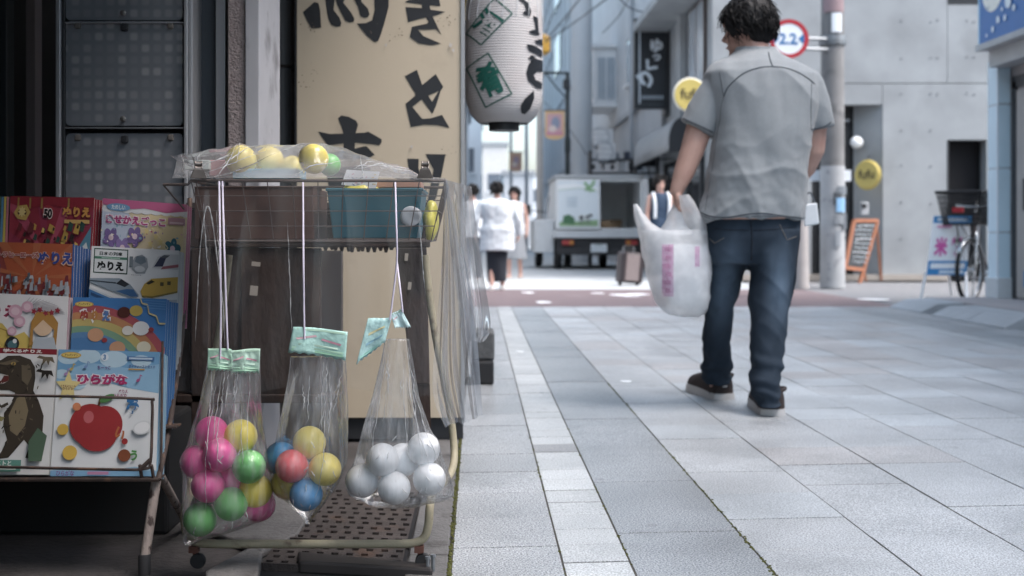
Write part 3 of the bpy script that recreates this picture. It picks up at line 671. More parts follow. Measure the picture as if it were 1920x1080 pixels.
for i, (a0, a1, b0, b1, c_) in enumerate(((1562, 1583, 350, 366, '#6E757C'), (1556, 1570, 362, 384, '#4A4F55'), (1572, 1582, 400, 430, '#5A6067'), (1556, 1574, 404, 420, '#80868C'), (1558, 1568, 432, 462, '#8C9298'))): wrap('torn_sticker', a0, a1, b0, b1, ink(c_, .8), .012+.001*i)
m = MB(); z = py_z(328, YP); m.bb(px_x(1525, YP), px_x(1603, YP), YP+.17, YP+.188, z-.075, z+.075); m.build('white_crossplate', ink('#D8DFE6', .6), up)
# round road sign
t = thing('road_sign', 'round white road sign with red rim and blue 2.2 reading on the pole', 'road sign', P(1483, 110, 16.1)); YR = 16.1; c = P(1479, 73, YR); R = Matrix.Rotation(PI/2, 3, 'X')
m = MB(); m.lathe([(.262, -.012), (.262, .012)], c, 48, 0, R); m.build('plate', ink('#DFE6EC', .5), t)
m = MB(); m.loft([[c+Vector((q*math.cos(2*PI*i/48), yy, q*math.sin(2*PI*i/48))) for i in range(48)] for q, yy in ((.262, -.013), (.205, -.013), (.205, -.017), (.262, -.017))], 0, False, True); m.build('red_rim', mat('sign_red', srgb('#A62A36'), .5), t)
a = Art(lambda u, v, k: c+Vector((u, -.014-k, v)), .0008)
a.text('2.2', -.015, 0, height=.15, c='#2F6FA6', bold=.03); a.poly([(.20, .07), (.12, 0), (.20, -.07)], '#2F6FA6'); a.poly([(-.20, .07), (-.20, -.07), (-.13, 0)], '#2F6FA6'); a.text('m', .09, -.06, height=.04, c='#2F6FA6'); a.build('numerals', t)
m = MB(); m.tube([c+Vector((0, .04, .02)), Vector((xp, YP-.1, c.z+.02))], .022); m.tube([c+Vector((0, .04, -.12)), Vector((xp, YP-.1, c.z-.12))], .022); m.build('bracket_arm', MATS['galvanised_steel'], t)
# short post behind the man
o, b_, r_ = pole('bollard_post', 1501, 541, 15, py_z(415, GY(541)), '', mat('pinkish_post', (.36, .34, .335), .8, col2=(.40, .25, .22), cover=.3, s2=3), .9); tag(o, 'short pinkish grey concrete post beside the utility pole', 'post')
# ---------------- chalkboard
YB = 18.75
t = thing('chalkboard_stand', 'orange wooden framed chalkboard stand leaning by the concrete wall', 'chalkboard', (px_x(1612, YB), YB, 0))
TL, TR, BR, BL = P(1601, 414, YB-.15), P(1645, 414, YB+.2), P(1619, 506, YB-.1), P(1584, 502, YB-.42)
M_or = mat('orange_wood', (.27, .11, .06), .6, var=.2, vs=10)
nn = (TR-TL).cross(BL-TL).normalized(); nn = -nn if nn.y > 0 else nn
m = MB(); m.hexa([q for q in (TL, TR, BR, BL)], [q-nn*.015 for q in (TL, TR, BR, BL)]); m.build('board', mat('chalkboard_black', (.045, .05, .055), .8, var=.3, vs=8), t)
fr_ = .028
for p, q, ex in ((TL, TR, 0), (BL, BR, 0), (TL, BL, .0), (TR, BR, .30)):
    e = q+(q-p)*ex; d = (e-p).normalized(); sdv = d.cross(nn).normalized()
    m = MB(); A = [p+sdv*s1*fr_+nn*s2*.02 for s1, s2 in ((-1, 1), (1, 1), (1, -1), (-1, -1))]; B = [e+sdv*s1*fr_+nn*s2*.02 for s1, s2 in ((-1, 1), (1, 1), (1, -1), (-1, -1))]; m.hexa(A, B); m.build('frame_rail', M_or, t)
e = BL+(BL-TL)*.3; d = (e-BL)
m = MB(); m.tube([BL, Vector((BL.x-.03, BL.y, 0))], .025, 4); m.tube([TL-nn*.02, Vector((TL.x+.22, TL.y+.1, 0))], .022, 4); m.tube([TR-nn*.02, Vector((TR.x+.1, TR.y+.12, 0))], .022, 4); m.build('rear_leg', M_or, t)
a = Art(quad_fn(TL, TR, BR, BL, nn), .0008); rc = random.Random(2)
for i in range(9):
    v = .9-.095*i; u = .12+rc.random()*.08
    while u < .85:
        l = rc.uniform(.05, .16); a.line([(u, v), (u+l*.5, v+rc.uniform(-.02, .02)), (min(u+l, .9), v)], .025, '#9AA3AA' if i % 3 else '#B9C0C6'); u += l+.05
a.build('chalk_writing', t)['kind'] = 'stuff'
# ---------------- white and blue standing sign
YA = 12.85
t = thing('standing_sign', 'white standing sign with blue bands and pink brush characters behind the bicycle', 'sign', (px_x(1775, YA), YA, 0))
TL, TR, BR, BL = P(1751, 405, YA+.12), P(1822, 405, YA+.12), P(1812, 516, YA-.02), P(1737, 516, YA-.02); nn = Vector((0, -1, .1)).normalized()
m = MB(); m.hexa((TL, TR, BR, BL), [q-nn*.02 for q in (TL, TR, BR, BL)]); m.build('panel', ink('#E6ECF2', .5), t)
a = Art(quad_fn(TL, TR, BR, BL, nn), .0006)
a.rect(0, .88, 1, 1, '#3C86C0'); a.rect(.1, .915, .9, .965, '#CFE0EE'); a.rect(0, 0, 1, .24, '#3C86C0'); a.rect(.07, .11, .93, .2, '#E6ECF2'); a.rect(.3, .03, .9, .08, '#CFE0EE')
a.rect(.12, .8, .5, .84, '#D99AC0'); a.text('米', .28, .48, height=.32, c='#C95FA5', bold=.05); a.text('粉', .7, .48, height=.32, c='#C95FA5', bold=.05); a.build('print', t)
M_wf = mat('white_tube_paint', (.7, .72, .74), .4)
for p, q in ((BL+(TL-BL)*.05, G(1727, 568)), (BR+(TR-BR)*.05, G(1815, 572))):
    m = MB(); m.tube([p+Vector((0, .02, 0)), q+Vector((0, .02, .01))], .016, 6); m.build('leg', M_wf, t)
for p, px_ in ((TL, 1790), (TR, 1830)):
    m = MB(); m.tube([p+Vector((.1, .04, 0)), G(px_, 555)+Vector((0, .1, .01))], .014, 6); m.build('leg', M_wf, t)
# ---------------- bicycle
bk_c = Vector((px_x(1818, 12.9), 12.9, 0)); bk_yaw = math.radians(46)
def bk(x, y, z):      # x along the bike (0 = front axle, + = rearward), y sideways
    return bk_c+Vector((x*math.cos(bk_yaw)-y*math.sin(bk_yaw), x*math.sin(bk_yaw)+y*math.cos(bk_yaw), z))
t = thing('parked_bicycle', 'dark city bicycle with a wire front basket beside the tiled pillar', 'bicycle', bk_c)
M_rub = mat('black_rubber', (.02, .02, .022), .7); M_chr = mat('chrome', (.5, .52, .54), .25, .9); M_frm = mat('brown_bike_paint', (.07, .05, .05), .35)
for k, xx in enumerate((0, 1.08)):
    m = MB(); m.tube([bk(xx+.325*math.cos(2*PI*i/40), 0, .34+.325*math.sin(2*PI*i/40)) for i in range(40)], .024, 8, closed=True); wl = m.build('wheel', M_rub, t, smooth=60)
    m = MB(); m.tube([bk(xx+.305*math.cos(2*PI*i/40), 0, .34+.305*math.sin(2*PI*i/40)) for i in range(40)], .011, 6, closed=True); m.build('rim', M_chr, wl, smooth=60)
    for i in range(20):
        a_ = 2*PI*i/20; m = MB(); m.tube([bk(xx+.02*math.cos(a_+1), (.03 if i % 2 else -.03), .34+.02*math.sin(a_+1)), bk(xx+.30*math.cos(a_), 0, .34+.30*math.sin(a_))], .0018, 4); m.build('spoke', M_chr, wl)
    m = MB(); m.tube([bk(xx, -.05, .34), bk(xx, .05, .34)], .025, 8); m.build('hub', M_chr, wl)
    m = MB(); m.grid(lambda u, v: bk(xx+.355*math.cos(lerp(-.3, 2.6, u)), lerp(-.028, .028, v), .34+.355*math.sin(lerp(-.3, 2.6, u))), 16, 2); o = m.build('mudguard', M_chr, t, smooth=60); q = o.modifiers.new('t', 'SOLIDIFY'); q.thickness = .003
hd = (.17, 0, .82)
m = MB()
for s_ in (-1, 1): m.tube([bk(0, .05*s_, .34), bk(.08, .045*s_, .70), bk(.12, .02*s_, .74)], .013, 8)
m.build('fork', M_chr, t, smooth=60)
m = MB(); m.tube([bk(.10, 0, .68), bk(.17, 0, .95)], .02, 8); m.tube([bk(.13, 0, .74), bk(.45, 0, .38), bk(.60, 0, .30)], .02, 8); m.tube([bk(.60, 0, .30), bk(.74, 0, .80)], .018, 8); m.tube([bk(.60, .04, .30), bk(1.08, .05, .34)], .012, 6); m.tube([bk(.60, -.04, .30), bk(1.08, -.05, .34)], .012, 6); m.tube([bk(.70, .03, .66), bk(1.08, .05, .34)], .01, 6); m.tube([bk(.70, -.03, .66), bk(1.08, -.05, .34)], .01, 6); m.build('frame', M_frm, t, smooth=60)
m = MB(); m.tube(curve_pts([bk(.42, -.27, 1.02), bk(.27, -.25, 1.04), bk(.17, -.08, 1.02), bk(.17, .08, 1.02), bk(.27, .25, 1.04), bk(.42, .27, 1.02)], 5), .011, 8); m.tube([bk(.17, 0, .92), bk(.17, 0, 1.08)], .014); m.build('handlebar', M_chr, t, smooth=60)
m = MB(); m.loft([[bk(.62+.26*u, wd*math.cos(a_), .86+.03*math.sin(a_)) for a_ in [2*PI*i/12 for i in range(12)]] for u, wd in ((0, .02), (.2, .03), (.5, .05), (.8, .1), (1, .06))]); m.build('saddle', M_rub, t, smooth=60)
m = MB(); m.tube([bk(.57, -.09, .30), bk(.57, .09, .30)], .014); m.box(bk(.50, .13, .24), (.09, .07, .02)); m.box(bk(.68, -.13, .36), (.09, .07, .02)); m.build('crank', M_chr, t)
# basket: open wire box, wider at the top
bt = lambda x, y: bk(-.30+.36*x, -.24+.48*y, 1.17); bb_ = lambda x, y: bk(-.24+.26*x, -.18+.36*y, .83)
m = MB()
for f_, r_ in ((bt, .015), (bb_, .012)): m.tube([f_(0, 0), f_(1, 0), f_(1, 1), f_(0, 1)], r_, 6, closed=True)
for k in range(1, 6):
    s_ = k/6; f2 = lambda x, y: bb_(x, y).lerp(bt(x, y), s_); m.tube([f2(0, 0), f2(1, 0), f2(1, 1), f2(0, 1)], .004, 4, closed=True)
for k in range(13):
    u = k/12
    for A, B in ((bt(u, 0), bb_(u, 0)), (bt(u, 1), bb_(u, 1)), (bt(0, u), bb_(0, u)), (bt(1, u), bb_(1, u))): m.tube([A, B], .004, 4)
    m.tube([bb_(u, 0), bb_(u, 1)], .0026, 4); m.tube([bb_(0, u), bb_(1, u)], .0026, 4)
bask = m.build('basket', M_rub, t)
m = MB(); m.tube([bb_(.3, .3), bk(.0, -.06, .34)], .007); m.tube([bb_(.3, .7), bk(.0, .06, .34)], .007); m.tube([bb_(0, .1), bk(-.22, -.12, .62), bb_(0, .5)], .006); m.build('basket_stay', M_rub, t)
m = MB(); m.box(bk(-.30, 0, .98), (.11, .03, .05), Matrix.Rotation(bk_yaw-PI/2, 3, 'Z')); m.build('red_reflector', mat('red_lens', (.45, .04, .05), .3), t)
m = MB(); m.lathe([(.012, 0), (.04, .05), (.045, .08), (.02, .085)], bk(-.02, .11, .64), 12, 0, Matrix.Rotation(bk_yaw-PI/2, 3, 'Z') @ Matrix.Rotation(PI/2, 3, 'X')); m.build('lamp', M_chr, t, smooth=50)
# ---------------- blue-signed shop on the right edge
M_bt = mat('pale_blue_tile', (.62, .78, .88), .3, var=.06, vs=3); M_sh = mat('pinkish_grey_wall', (.34, .325, .325), .7, var=.08)
bs_ = thing('corner_shop', 'shop with a pale blue tiled pillar and blue sign box at the edge of view', 'shop', (6, 11, 0))
XP, Y0p, Y1p = 5.07, 11.80, 12.04
zt_ = py_z(112, 11.9)
m = MB(); m.bb(XP+.01, XP+.11, Y0p+.01, Y1p-.01, 0, zt_); core = m.build('pillar', mat('tile_grout', (.55, .57, .58), .8), bs_)
zz = .12; hts = []
while zz < zt_-.02: hts.append((zz, min(zz+.62, zt_))); zz += .625
for z0, z1 in hts:
    m = MB(); m.bb(XP, XP+.008, Y0p, Y1p, z0+.003, z1-.003); m.build('tile', M_bt, core, bevel=.003)
    m = MB(); m.bb(XP, XP+.12, Y0p-.008, Y0p+.0, z0+.003, z1-.003); m.build('tile', M_bt, core, bevel=.003)
m = MB(); m.bb(XP-.02, XP+.14, Y0p-.03, Y1p+.02, 0, .30); m.build('pillar_base', ink('#C9CFD3', .6), core, bevel=.006)
m = MB(); m.bb(XP-.012, XP+.0, Y0p-.012, Y0p+.004, .3, zt_); m.build('corner_trim', ink('#DCE6EE', .4), core)
m = MB(); m.bb(XP+.13, XP+.20, 7, 11.95, .10, 3.1); m.bb(XP+.13, 9, 11.96, 12.05, .1, 6); m.build('wall', M_sh, bs_)
m = MB(); m.bb(XP+.10, XP+.128, 8.6, 11.62, .12, 2.1); dr = m.build('sliding_door', mat('beige_grey_door', (.36, .345, .33), .5, var=.06), bs_)
m = MB(); m.bb(XP+.085, XP+.099, 11.40, 11.46, .95, 1.25); m.build('handle', M_dkf, dr)
m = MB(); m.bb(XP+.09, XP+.099, 8.7, 11.45, .22, .38); m.build('blue_stripe', ink('#3F7FB5', .5), dr)
m = MB(); m.bb(XP+.11, XP+.128, 11.66, 11.74, .1, 2.2); m.bb(XP+.11, XP+.128, 8.6, 11.74, 2.14, 2.25); m.build('door_frame', M_dkf, dr)
XS = 4.88; zb_ = py_z(85, 11.8)
m = MB(); m.bb(XS, XS+.45, 6.5, 11.8, zb_, zb_+1.2); sb = m.build('sign_box', mat('sign_blue', srgb('#2A6CAE'), .4, var=.06), bs_)
m = MB(); m.bb(XS-.02, XS+.5, 6.5, 11.83, zb_-.06, zb_-.002); m.bb(XS+.1, XS+.45, 6.5, 11.8, zb_-.22, zb_-.061); m.build('sign_trim', mat('grey_trim', (.42, .44, .45), .5), bs_)
a = Art(lambda u, v, k: Vector((XS-.002-k, 11.8-u, zb_+v)), .0008)
a.rect(0, 0, .04, 1.2, '#8FC0E2'); a.ell(.33, .52, .25, .25, '#E9EAE2', 36); a.ell(.30, .66, .2, .1, '#F1F2EC', 24); a.text('ID', .45, .55, height=.13, c='#3C7AB2', bold=.03); a.ell(.22, .42, .03, .022, '#B9C3C8', 10); a.line([(.17, .34), (.22, .31), (.27, .33)], .02, '#B9C3C8')
for u, v, r_ in ((.34, .10, .03), (.46, .17, .035), (.55, .25, .02), (.61, .16, .028), (.68, .30, .065), (.80, .22, .03), (.8, .42, .04), (.93, .3, .03), (.86, .6, .06), (.22, .06, .018)): a.ell(u, v, r_, r_, '#DDE8EF', 16)
for i in range(12): a.ell(1.1+rc.random()*3.8, .1+rc.random()*.95, .05, .05, '#DDE8EF', 14)
a.build('sign_print', sb)
m = MB(); m.bb(XS+.3, 9, 6.5, 11.75, zb_+1.21, 7.5); m.build('upper_wall', M_sh, bs_)
facade('street_house', 'plain grey shop building on the near right side of the street', 5.1, 10, -8, 6.3, 7, M_stuc2, 2, win='side')
# ---------------- delivery truck
YT = 25.0; sT = YT/FP
tk = thing('delivery_truck', 'white box delivery truck with one rear door open and a pasture picture', 'truck', (px_x(1122, YT), YT, 0))
M_tw = mat('truck_white', (.8, .82, .83), .4, var=.05); M_td = mat('truck_dark', (.035, .035, .038), .6); M_ts = mat('bed_aluminium', (.6, .62, .64), .5, .2, var=.1)
def T(px): return px_x(px, YT)
def Z(py): return py_z(py, YT)
xa, xb = T(1042), T(1205); Lb = 2.3
m = MB()
m.bb(xa, xa+.04, YT, YT+Lb, Z(432), Z(335)); m.bb(xb-.04, xb, YT, YT+Lb, Z(432), Z(335)); m.bb(xa, xb, YT+Lb-.04, YT+Lb, Z(432), Z(335)); m.bb(xa, xb, YT+.001, YT+Lb, Z(335)-.05, Z(335)); m.bb(xa+.04, xb-.04, YT+.02, YT+Lb-.04, Z(432), Z(428))
m.build('cargo_box', mat('truck_box_grey', (.76, .78, .79), .5, var=.06), tk)
m = MB(); m.bb(xa-.03, xb+.03, YT-.05, YT+Lb+.02, Z(334.5), Z(328)); m.build('roof_rim', mat('truck_rim', (.42, .44, .455), .5), tk, bevel=.01)
m = MB(); m.bb(xa+.02, T(1125), YT-.045, YT-.002, Z(429), Z(336)); dl = m.build('rear_door', M_tw, tk, bevel=.01)
a = Art(plane_px(YT-.047), .001)
a.rect(1047, -423, 1122, -340, '#E4ECF1')
a.poly(neg([(1047, 346), (1075, 343), (1122, 352), (1122, 358), (1085, 352), (1047, 357)]), '#F4F8FA'); a.line(neg([(1047, 357), (1085, 353), (1122, 359)]), 1.5, '#B9CBBE')
for q in ((1104, 352, 9, 4, .6), (1112, 344, 8, 3, 1.2), (1099, 346, 6, 3, 2.2), (1109, 357, 7, 2.5, .1)): a.ell(q[0], -q[1], q[2], q[3], '#8FB48A', 12, q[4])
a.poly(neg([(1049, 424), (1049, 417), (1060, 413), (1085, 415), (1121, 412), (1121, 424)]), '#8FAE85'); a.poly(neg([(1055, 419), (1056, 405), (1066, 402), (1077, 408), (1077, 421)]), '#4F7757')
a.ell(1094, -408, 12, 6, '#DDE2E2', 16); a.ell(1090, -408, 4, 4, '#4C5150', 10); a.ell(1101, -407, 3, 3.5, '#4C5150', 10); a.ell(1107, -404, 4, 3, '#4C5150', 10)
for q in (1087, 1092, 1099, 1104): a.rect(q, -421, q+2, -411, '#6B706F')
for i in range(4): a.rect(1062, -(372+5*i), 1082, -(370+5*i), '#C2CFD8')
a.build('door_picture', dl)
m = MB(); m.bb(xb-.005, xb+.035, YT-.62, YT-.003, Z(428), Z(337)); m.build('open_rear_door', mat('open_door_pale', (.75, .77, .785), .5), tk)
m = MB(); m.bb(xa-.05, xb+.05, YT-.06, YT+Lb, Z(446), Z(433)); m.build('bed_sill', M_ts, tk, bevel=.01)
m = MB(); m.bb(xa+.02, xb-.02, YT+.02, YT+Lb+.6, Z(474), Z(446.5)); m.build('chassis', M_td, tk)
m = MB(); m.bb(xa+.05, xb-.05, YT-.08, YT+.0, Z(478), Z(466)); m.build('bumper', M_td, tk, bevel=.02)
for px_ in (1065, 1184):
    m = MB(); m.box((T(px_), YT-.03, Z(455)), (.24, .06, .1)); lm = m.build('tail_lamp', mat('tail_red', (.38, .05, .05), .3), tk, bevel=.01); m = MB(); m.box((T(px_)+(.07 if px_ < 1100 else -.07), YT-.064, Z(455)), (.08, .01, .08)); m.build('indicator', mat('tail_amber', (.5, .22, .05), .3), lm)
m = MB(); m.box((T(1122), YT-.09, Z(465)), (.33, .015, .165)); pl = m.build('number_plate', ink('#D9DFE4', .5), tk)
a = Art(plane_px(YT-.101), .001); a.text('- - - -', 1122, -467, width=24, c='#8A9AA0'); a.rect(1115, -461, 1130, -458.5, '#9AAAA8'); a.build('plate_marks', pl)
for px_, yy in ((1046, .45), (1198, .45), (1010, 2.6), (1130, 2.6)):
    x_ = px_x(px_, YT+yy); m = MB(); m.lathe([(.12, -.08), (.25, -.08), (.275, -.05), (.275, .05), (.25, .08), (.12, .08)], (x_, YT+yy, .275), 24, 0, Matrix.Rotation(PI/2, 3, 'Y')); wh = m.build('wheel', M_rub, tk, smooth=40)
    m = MB(); m.lathe([(.02, -.085), (.16, -.07), (.16, .07), (.02, .085)], (x_, YT+yy, .275), 20, 0, Matrix.Rotation(PI/2, 3, 'Y')); m.build('rim', M_ts, wh, smooth=40)
# cab: rounded body ahead of the box
m = MB(); yc0, yc1 = YT+Lb+.05, YT+Lb+1.5
def cabring(y, tp, inset): return [Vector((x, y, z)) for x, z in ((xa-.06+inset, .32), (xb+.06-inset, .32), (xb+.06-inset, 1.02), (xb-.04-inset, tp), (xa+.04+inset, tp), (xa-.06+inset, 1.02))]
m.loft([cabring(yc0, 1.74, 0), cabring(yc0+.7, 1.76, 0), cabring(yc0+1.1, 1.55, .02), cabring(yc1, 1.02, .06)]); cab_ = m.build('cab', M_tw, tk, bevel=.04)
m = MB(); m.hexa([Vector((xa-.075, yc0+.15, 1.08)), Vector((xa-.075, yc0+.95, 1.08)), Vector((xa-.01, yc0+.8, 1.6)), Vector((xa-.01, yc0+.15, 1.6))], [Vector((xa-.03, yc0+.15, 1.08)), Vector((xa-.03, yc0+.95, 1.08)), Vector((xa+.05, yc0+.8, 1.6)), Vector((xa+.05, yc0+.15, 1.6))]); m.build('side_window', M_farw, cab_)
m = MB(); m.bb(T(1003), xa-.02, YT+.2, YT+Lb, Z(474), Z(412)); m.build('side_panel', mat('side_panel_grey', (.62, .64, .655), .5), tk, bevel=.02)
m = MB(); m.tube([Vector((xa-.05, yc0+1.05, 1.25)), Vector((T(1003), yc0+1.0, 1.3))], .015); m.box((T(1002), yc0+1.0, 1.3), (.14, .05, .24)); m.build('wing_mirror', M_td, tk, bevel=.01)
for i, (px_, w_, h_, d_) in enumerate(((1138, .26, .17, .4), (1156, .24, .14, .9), (1172, .22, .20, 1.5))):
    m = MB(); z0 = Z(428); m.bb(T(px_)-w_/2, T(px_)+w_/2, YT+d_, YT+d_+.35, z0+.002, z0+h_); tag(m.build('cardboard_box', mat('cardboard', (.34, .22, .13), .8, var=.1), None, bevel=.005), ['cardboard box nearest the open rear door of the truck', 'middle cardboard box inside the truck cargo space', 'cardboard box deepest inside the truck cargo space'][i], 'box', 'boxes in the truck')
# ---------------- suitcase
t = thing('suitcase', 'upright dark wheeled suitcase with brown panels on the road', 'suitcase', (px_x(1181, 17.2), 17.2, 0)); YQ = 17.2
R_ = Euler((0, math.radians(5), .25)).to_matrix(); c = P(1181, 502, YQ)
M_sc = mat('suitcase_dark', (.045, .035, .038), .45, var=.2)
m = MB(); m.box(c, (.34, .26, .44), R_); m.build('shell', M_sc, t, bevel=.04)
m = MB(); m.box(c+R_ @ Vector((-.01, -.131, -.0)), (.2, .012, .36), R_); m.build('front_panel', mat('suitcase_taupe', (.22, .18, .175), .6), t, bevel=.004)
for s_ in (-1, 1):
    m = MB(); m.box(c+R_ @ Vector((s_*.125, -.132, 0)), (.035, .014, .42), R_); m.build('trim_strip', M_sc, t)
    m = MB(); m.tube([c+R_ @ Vector((s_*.08, .1, .22)), c+R_ @ Vector((s_*.08, .1, .30))], .01); m.build('handle_rod', M_chr, t)
    m = MB(); q = c+R_ @ Vector((s_*.13, 0, -.24)); m.lathe([(.03, -.02), (.03, .02)], q, 12, 0, Matrix.Rotation(PI/2, 3, 'Y')); m.build('wheel', M_rub, t)
m = MB(); m.tube([c+R_ @ Vector((-.09, .1, .30)), c+R_ @ Vector((.09, .1, .30))], .014); m.tube([c+R_ @ Vector((-.07, 0, .22)), c+R_ @ Vector((-.05, 0, .25)), c+R_ @ Vector((.05, 0, .25)), c+R_ @ Vector((.07, 0, .22))], .012); m.build('handle', M_rub, t)
# ------------------------------------------------------------------ people
M_skin = mat('skin', (.53, .335, .275), .5, var=.10, vs=20, bump=.12, bs=300, col2=(.50, .27, .22), cover=.38, edge=.14, s2=9)
M_hair = mat('black_hair', (.009, .0085, .009), .6, var=.3, vs=60, spec=.25)
def ell_ring(c, rx, ry, n=24, e=2.0, yaw=0.):
    out = []
    for i in range(n):
        t = 2*PI*i/n; x = rx*math.copysign(abs(math.cos(t))**(2/e), math.cos(t)); y = ry*math.copysign(abs(math.sin(t))**(2/e), math.sin(t))
        out.append(Vector((c[0]+x*math.cos(yaw)-y*math.sin(yaw), c[1]+x*math.sin(yaw)+y*math.cos(yaw), c[2])))
    return out
def limb(m, pts, rs, n=14):
    m.tube(pts, rs, n)
    for p, r in zip(pts, rs): m.ball(p, r*.98, 12, 8)
def head_geo(m, c, s=1., R=None):
    """skull, jaw, nose, ears, brow; faces +Y before R"""
    R = R or Matrix.Identity(3)
    def q(x, y, z): return Vector(c)+R @ Vector((x*s, y*s, z*s))
    m.ball(q(0, -.01, .02), .1*s, 20, 14, 0, (.78, .98, 1.0), R)
    m.ball(q(0, .022, -.05), .068*s, 16, 12, 0, (.86, .95, 1.0), R)
    m.ball(q(0, .065, -.088), .026*s, 12, 8, 0, (1.2, .8, .8), R)
    m.tube([q(0, .085, .012), q(0, .108, -.026), q(0, .09, -.034)], [.009*s, .014*s, .011*s], 8)
    m.ball(q(0, .082, .03), .03*s, 12, 8, 0, (1.7, .5, .5), R)
    m.ball(q(0, .086, -.062), .016*s, 12, 8, 0, (1.5, .5, .5), R)
    for sx in (-1, 1):
        m.ball(q(sx*.077, -.005, -.012), .03*s, 12, 8, 0, (.32, .7, 1.05), R @ Matrix.Rotation(sx*.25, 3, 'Z'))
        m.ball(q(sx*.035, .055, -.022), .03*s, 12, 8, 0, (1, .8, .9), R)
def hand_geo(m, w, d, side, fwd, size=1., curl=.7, palm=None):
    """w wrist, d unit direction of the hand, side = thumb side, palm = direction the palm faces"""
    w, d, side = Vector(w), Vector(d).normalized(), Vector(side).normalized(); palm = Vector(palm) if palm is not None else d.cross(side)
    k = .085*size; pc = w+d*k*.55
    Rm = Matrix((side, palm, d)).transposed()
    m.ball(pc, k*.55, 14, 10, 0, (.86, .42, 1.0), Rm)
    for i, (o, ln) in enumerate(((.034, .075), (.012, .085), (-.011, .078), (-.033, .06))):
        b = w+d*k*.95+side*o*size; p = [b]; dd = d.copy(); seg = ln*size/3
        for j in range(3):
            ang = curl*(.75+.25*j); ax = dd.cross(palm); dd = (dd*math.cos(ang)+palm*math.sin(ang)).normalized() if j == 0 else (Matrix.Rotation(ang, 3, ax) @ dd).normalized()
            p.append(p[-1]+dd*seg)
        m.tube(p, [.0095*size, .009*size, .008*size, .0065*size], 8); m.ball(p[-1], .0064*size, 8, 6); m.ball(p[1], .0089*size, 8, 6); m.ball(p[0], .0098*size, 8, 6)
    b = w+d*k*.25+side*.028*size; t1 = b+(side*.6+d*.7+palm*.35).normalized()*.032*size; t2 = t1+(d*.8+palm*.65-side*.1).normalized()*.03*size; t3 = t2+(d*.6+palm*.7-side*.5).normalized()*.022*size
    m.tube([b, t1, t2, t3], [.013*size, .0115*size, .0095*size, .0075*size], 8); m.ball(t3, .0074*size, 8, 6); m.ball(t1, .0113*size, 8, 6)
def fold(me, fn):
    nr = [v.normal.copy() for v in me.vertices]
    for v, n in zip(me.vertices, nr): v.co += n*fn(v.co, n)
    me.update()
def mesh_obj(name, me, mt, parent=None, base=True):
    me.name = name; me.materials.clear(); me.materials.append(mt); me.polygons.foreach_set('use_smooth', [True]*len(me.polygons)); return link(name, me, parent, 0, base)
def hair_tufts(m, c, s, R, n, ln, rnd, back=.0, zmin=-.4, lift=.35, th=1.):
    for i in range(n):
        t = rnd.random()*2*PI; z = rnd.uniform(zmin, 1); r = math.sqrt(max(0, 1-z*z)); d = Vector((r*math.cos(t), r*math.sin(t), z))
        if d.y > .45 and d.z < .35: continue
        p = Vector((d.x*.088, d.y*.108-.008, d.z*.108+.022))*s
        down = Vector((rnd.gauss(0, .4), -.25+rnd.gauss(0, .4), -.75+rnd.gauss(0, .3))); down = (down-d*down.dot(d)*.8)
        down = (down.normalized() if down.length > .01 else d)+d*lift*rnd.random()
        l = ln*s*rnd.uniform(.6, 1.3); q = [p, p+d*.006*s+down*l*.4, p+down*l*.8-d*.002*s, p+down*l-d*.006*s]
        m.tube([Vector(c)+R @ x for x in q], [.009*s*th, .0105*s*th, .007*s*th, .0008*s], 5)
# ---- the man with the shopping bag, walking away
YM = 5.03
def Q(px, py, dy=0.): return P(px, py, YM)+Vector((0, dy, 0))
sM = YM/FP
tors = [(84, 1388, 1462, .068, .075), (96, 1376, 1470, .09, .06), (107, 1356, 1488, .115, .05), (120, 1336, 1514, .135, .04), (138, 1324, 1536, .15, .03), (165, 1326, 1540, .155, .02), (200, 1336, 1532, .158, .01), (240, 1342, 1524, .16, .0), (300, 1336, 1516, .165, -.005), (350, 1324, 1511, .168, -.01), (385, 1315, 1507, .168, -.01), (412, 1311, 1504, .168, -.01)]
def torso(m, shrink=0., last=None):
    rings = []
    for py_, xl, xr, dp, dy in tors:
        c = Q((xl+xr)/2, py_, dy); rings.append(ell_ring(c, (xr-xl)/2*sM-shrink, dp-shrink, 40, 2.35, .06))
    m.loft(rings)
HC = Q(1409, 50, .085); HR = Matrix.Rotation(math.radians(48), 3, 'Z') @ Matrix.Rotation(math.radians(-4), 3, 'X')
armL = [Q(1352, 158, .02), Q(1318, 225, .03), Q(1299, 283, .02), Q(1283, 325, .02), Q(1270, 357, .02)]
armR = [Q(1512, 158, .02), Q(1534, 225, .03), Q(1532, 280, .05), Q(1524, 312, .10), Q(1512, 338, .16)]
body = MB(); torso(body, .022)
limb(body, armL, [.062, .058, .050, .043, .030]); limb(body, armR, [.058, .050, .046, .041, .030])
limb(body, [Q(1425, 112, .05), Q(1420, 85, .06), Q(1415, 66, .07)], [.066, .062, .06])
head_geo(body, HC, 1.03, HR)
hand_geo(body, armL[-1]+Vector((.002, 0, .004)), (.10, .05, -1), (.1, 1, 0), None, 1.0, 1.15, (1, -.1, .1))
hand_geo(body, armR[-1], (.10, .28, -1), (-.3, 1, .2), None, .95, 1.1, (-1, -.3, -.1))
hipL, hipR = Q(1366, 420, .02), Q(1452, 422, -.02)
legL = [hipL, Q(1354, 520, .10), P(1347, 590, 5.17), P(1343, 655, 5.24), P(1343, 705, 5.31)]
legR = [hipR, Q(1450, 520, -.0), Q(1442, 600, -.06), P(1438, 665, 4.93), P(1440, 742, 4.84)]
limb(body, legL, [.085, .066, .046, .038, .03]); limb(body, legR, [.085, .066, .046, .038, .03])
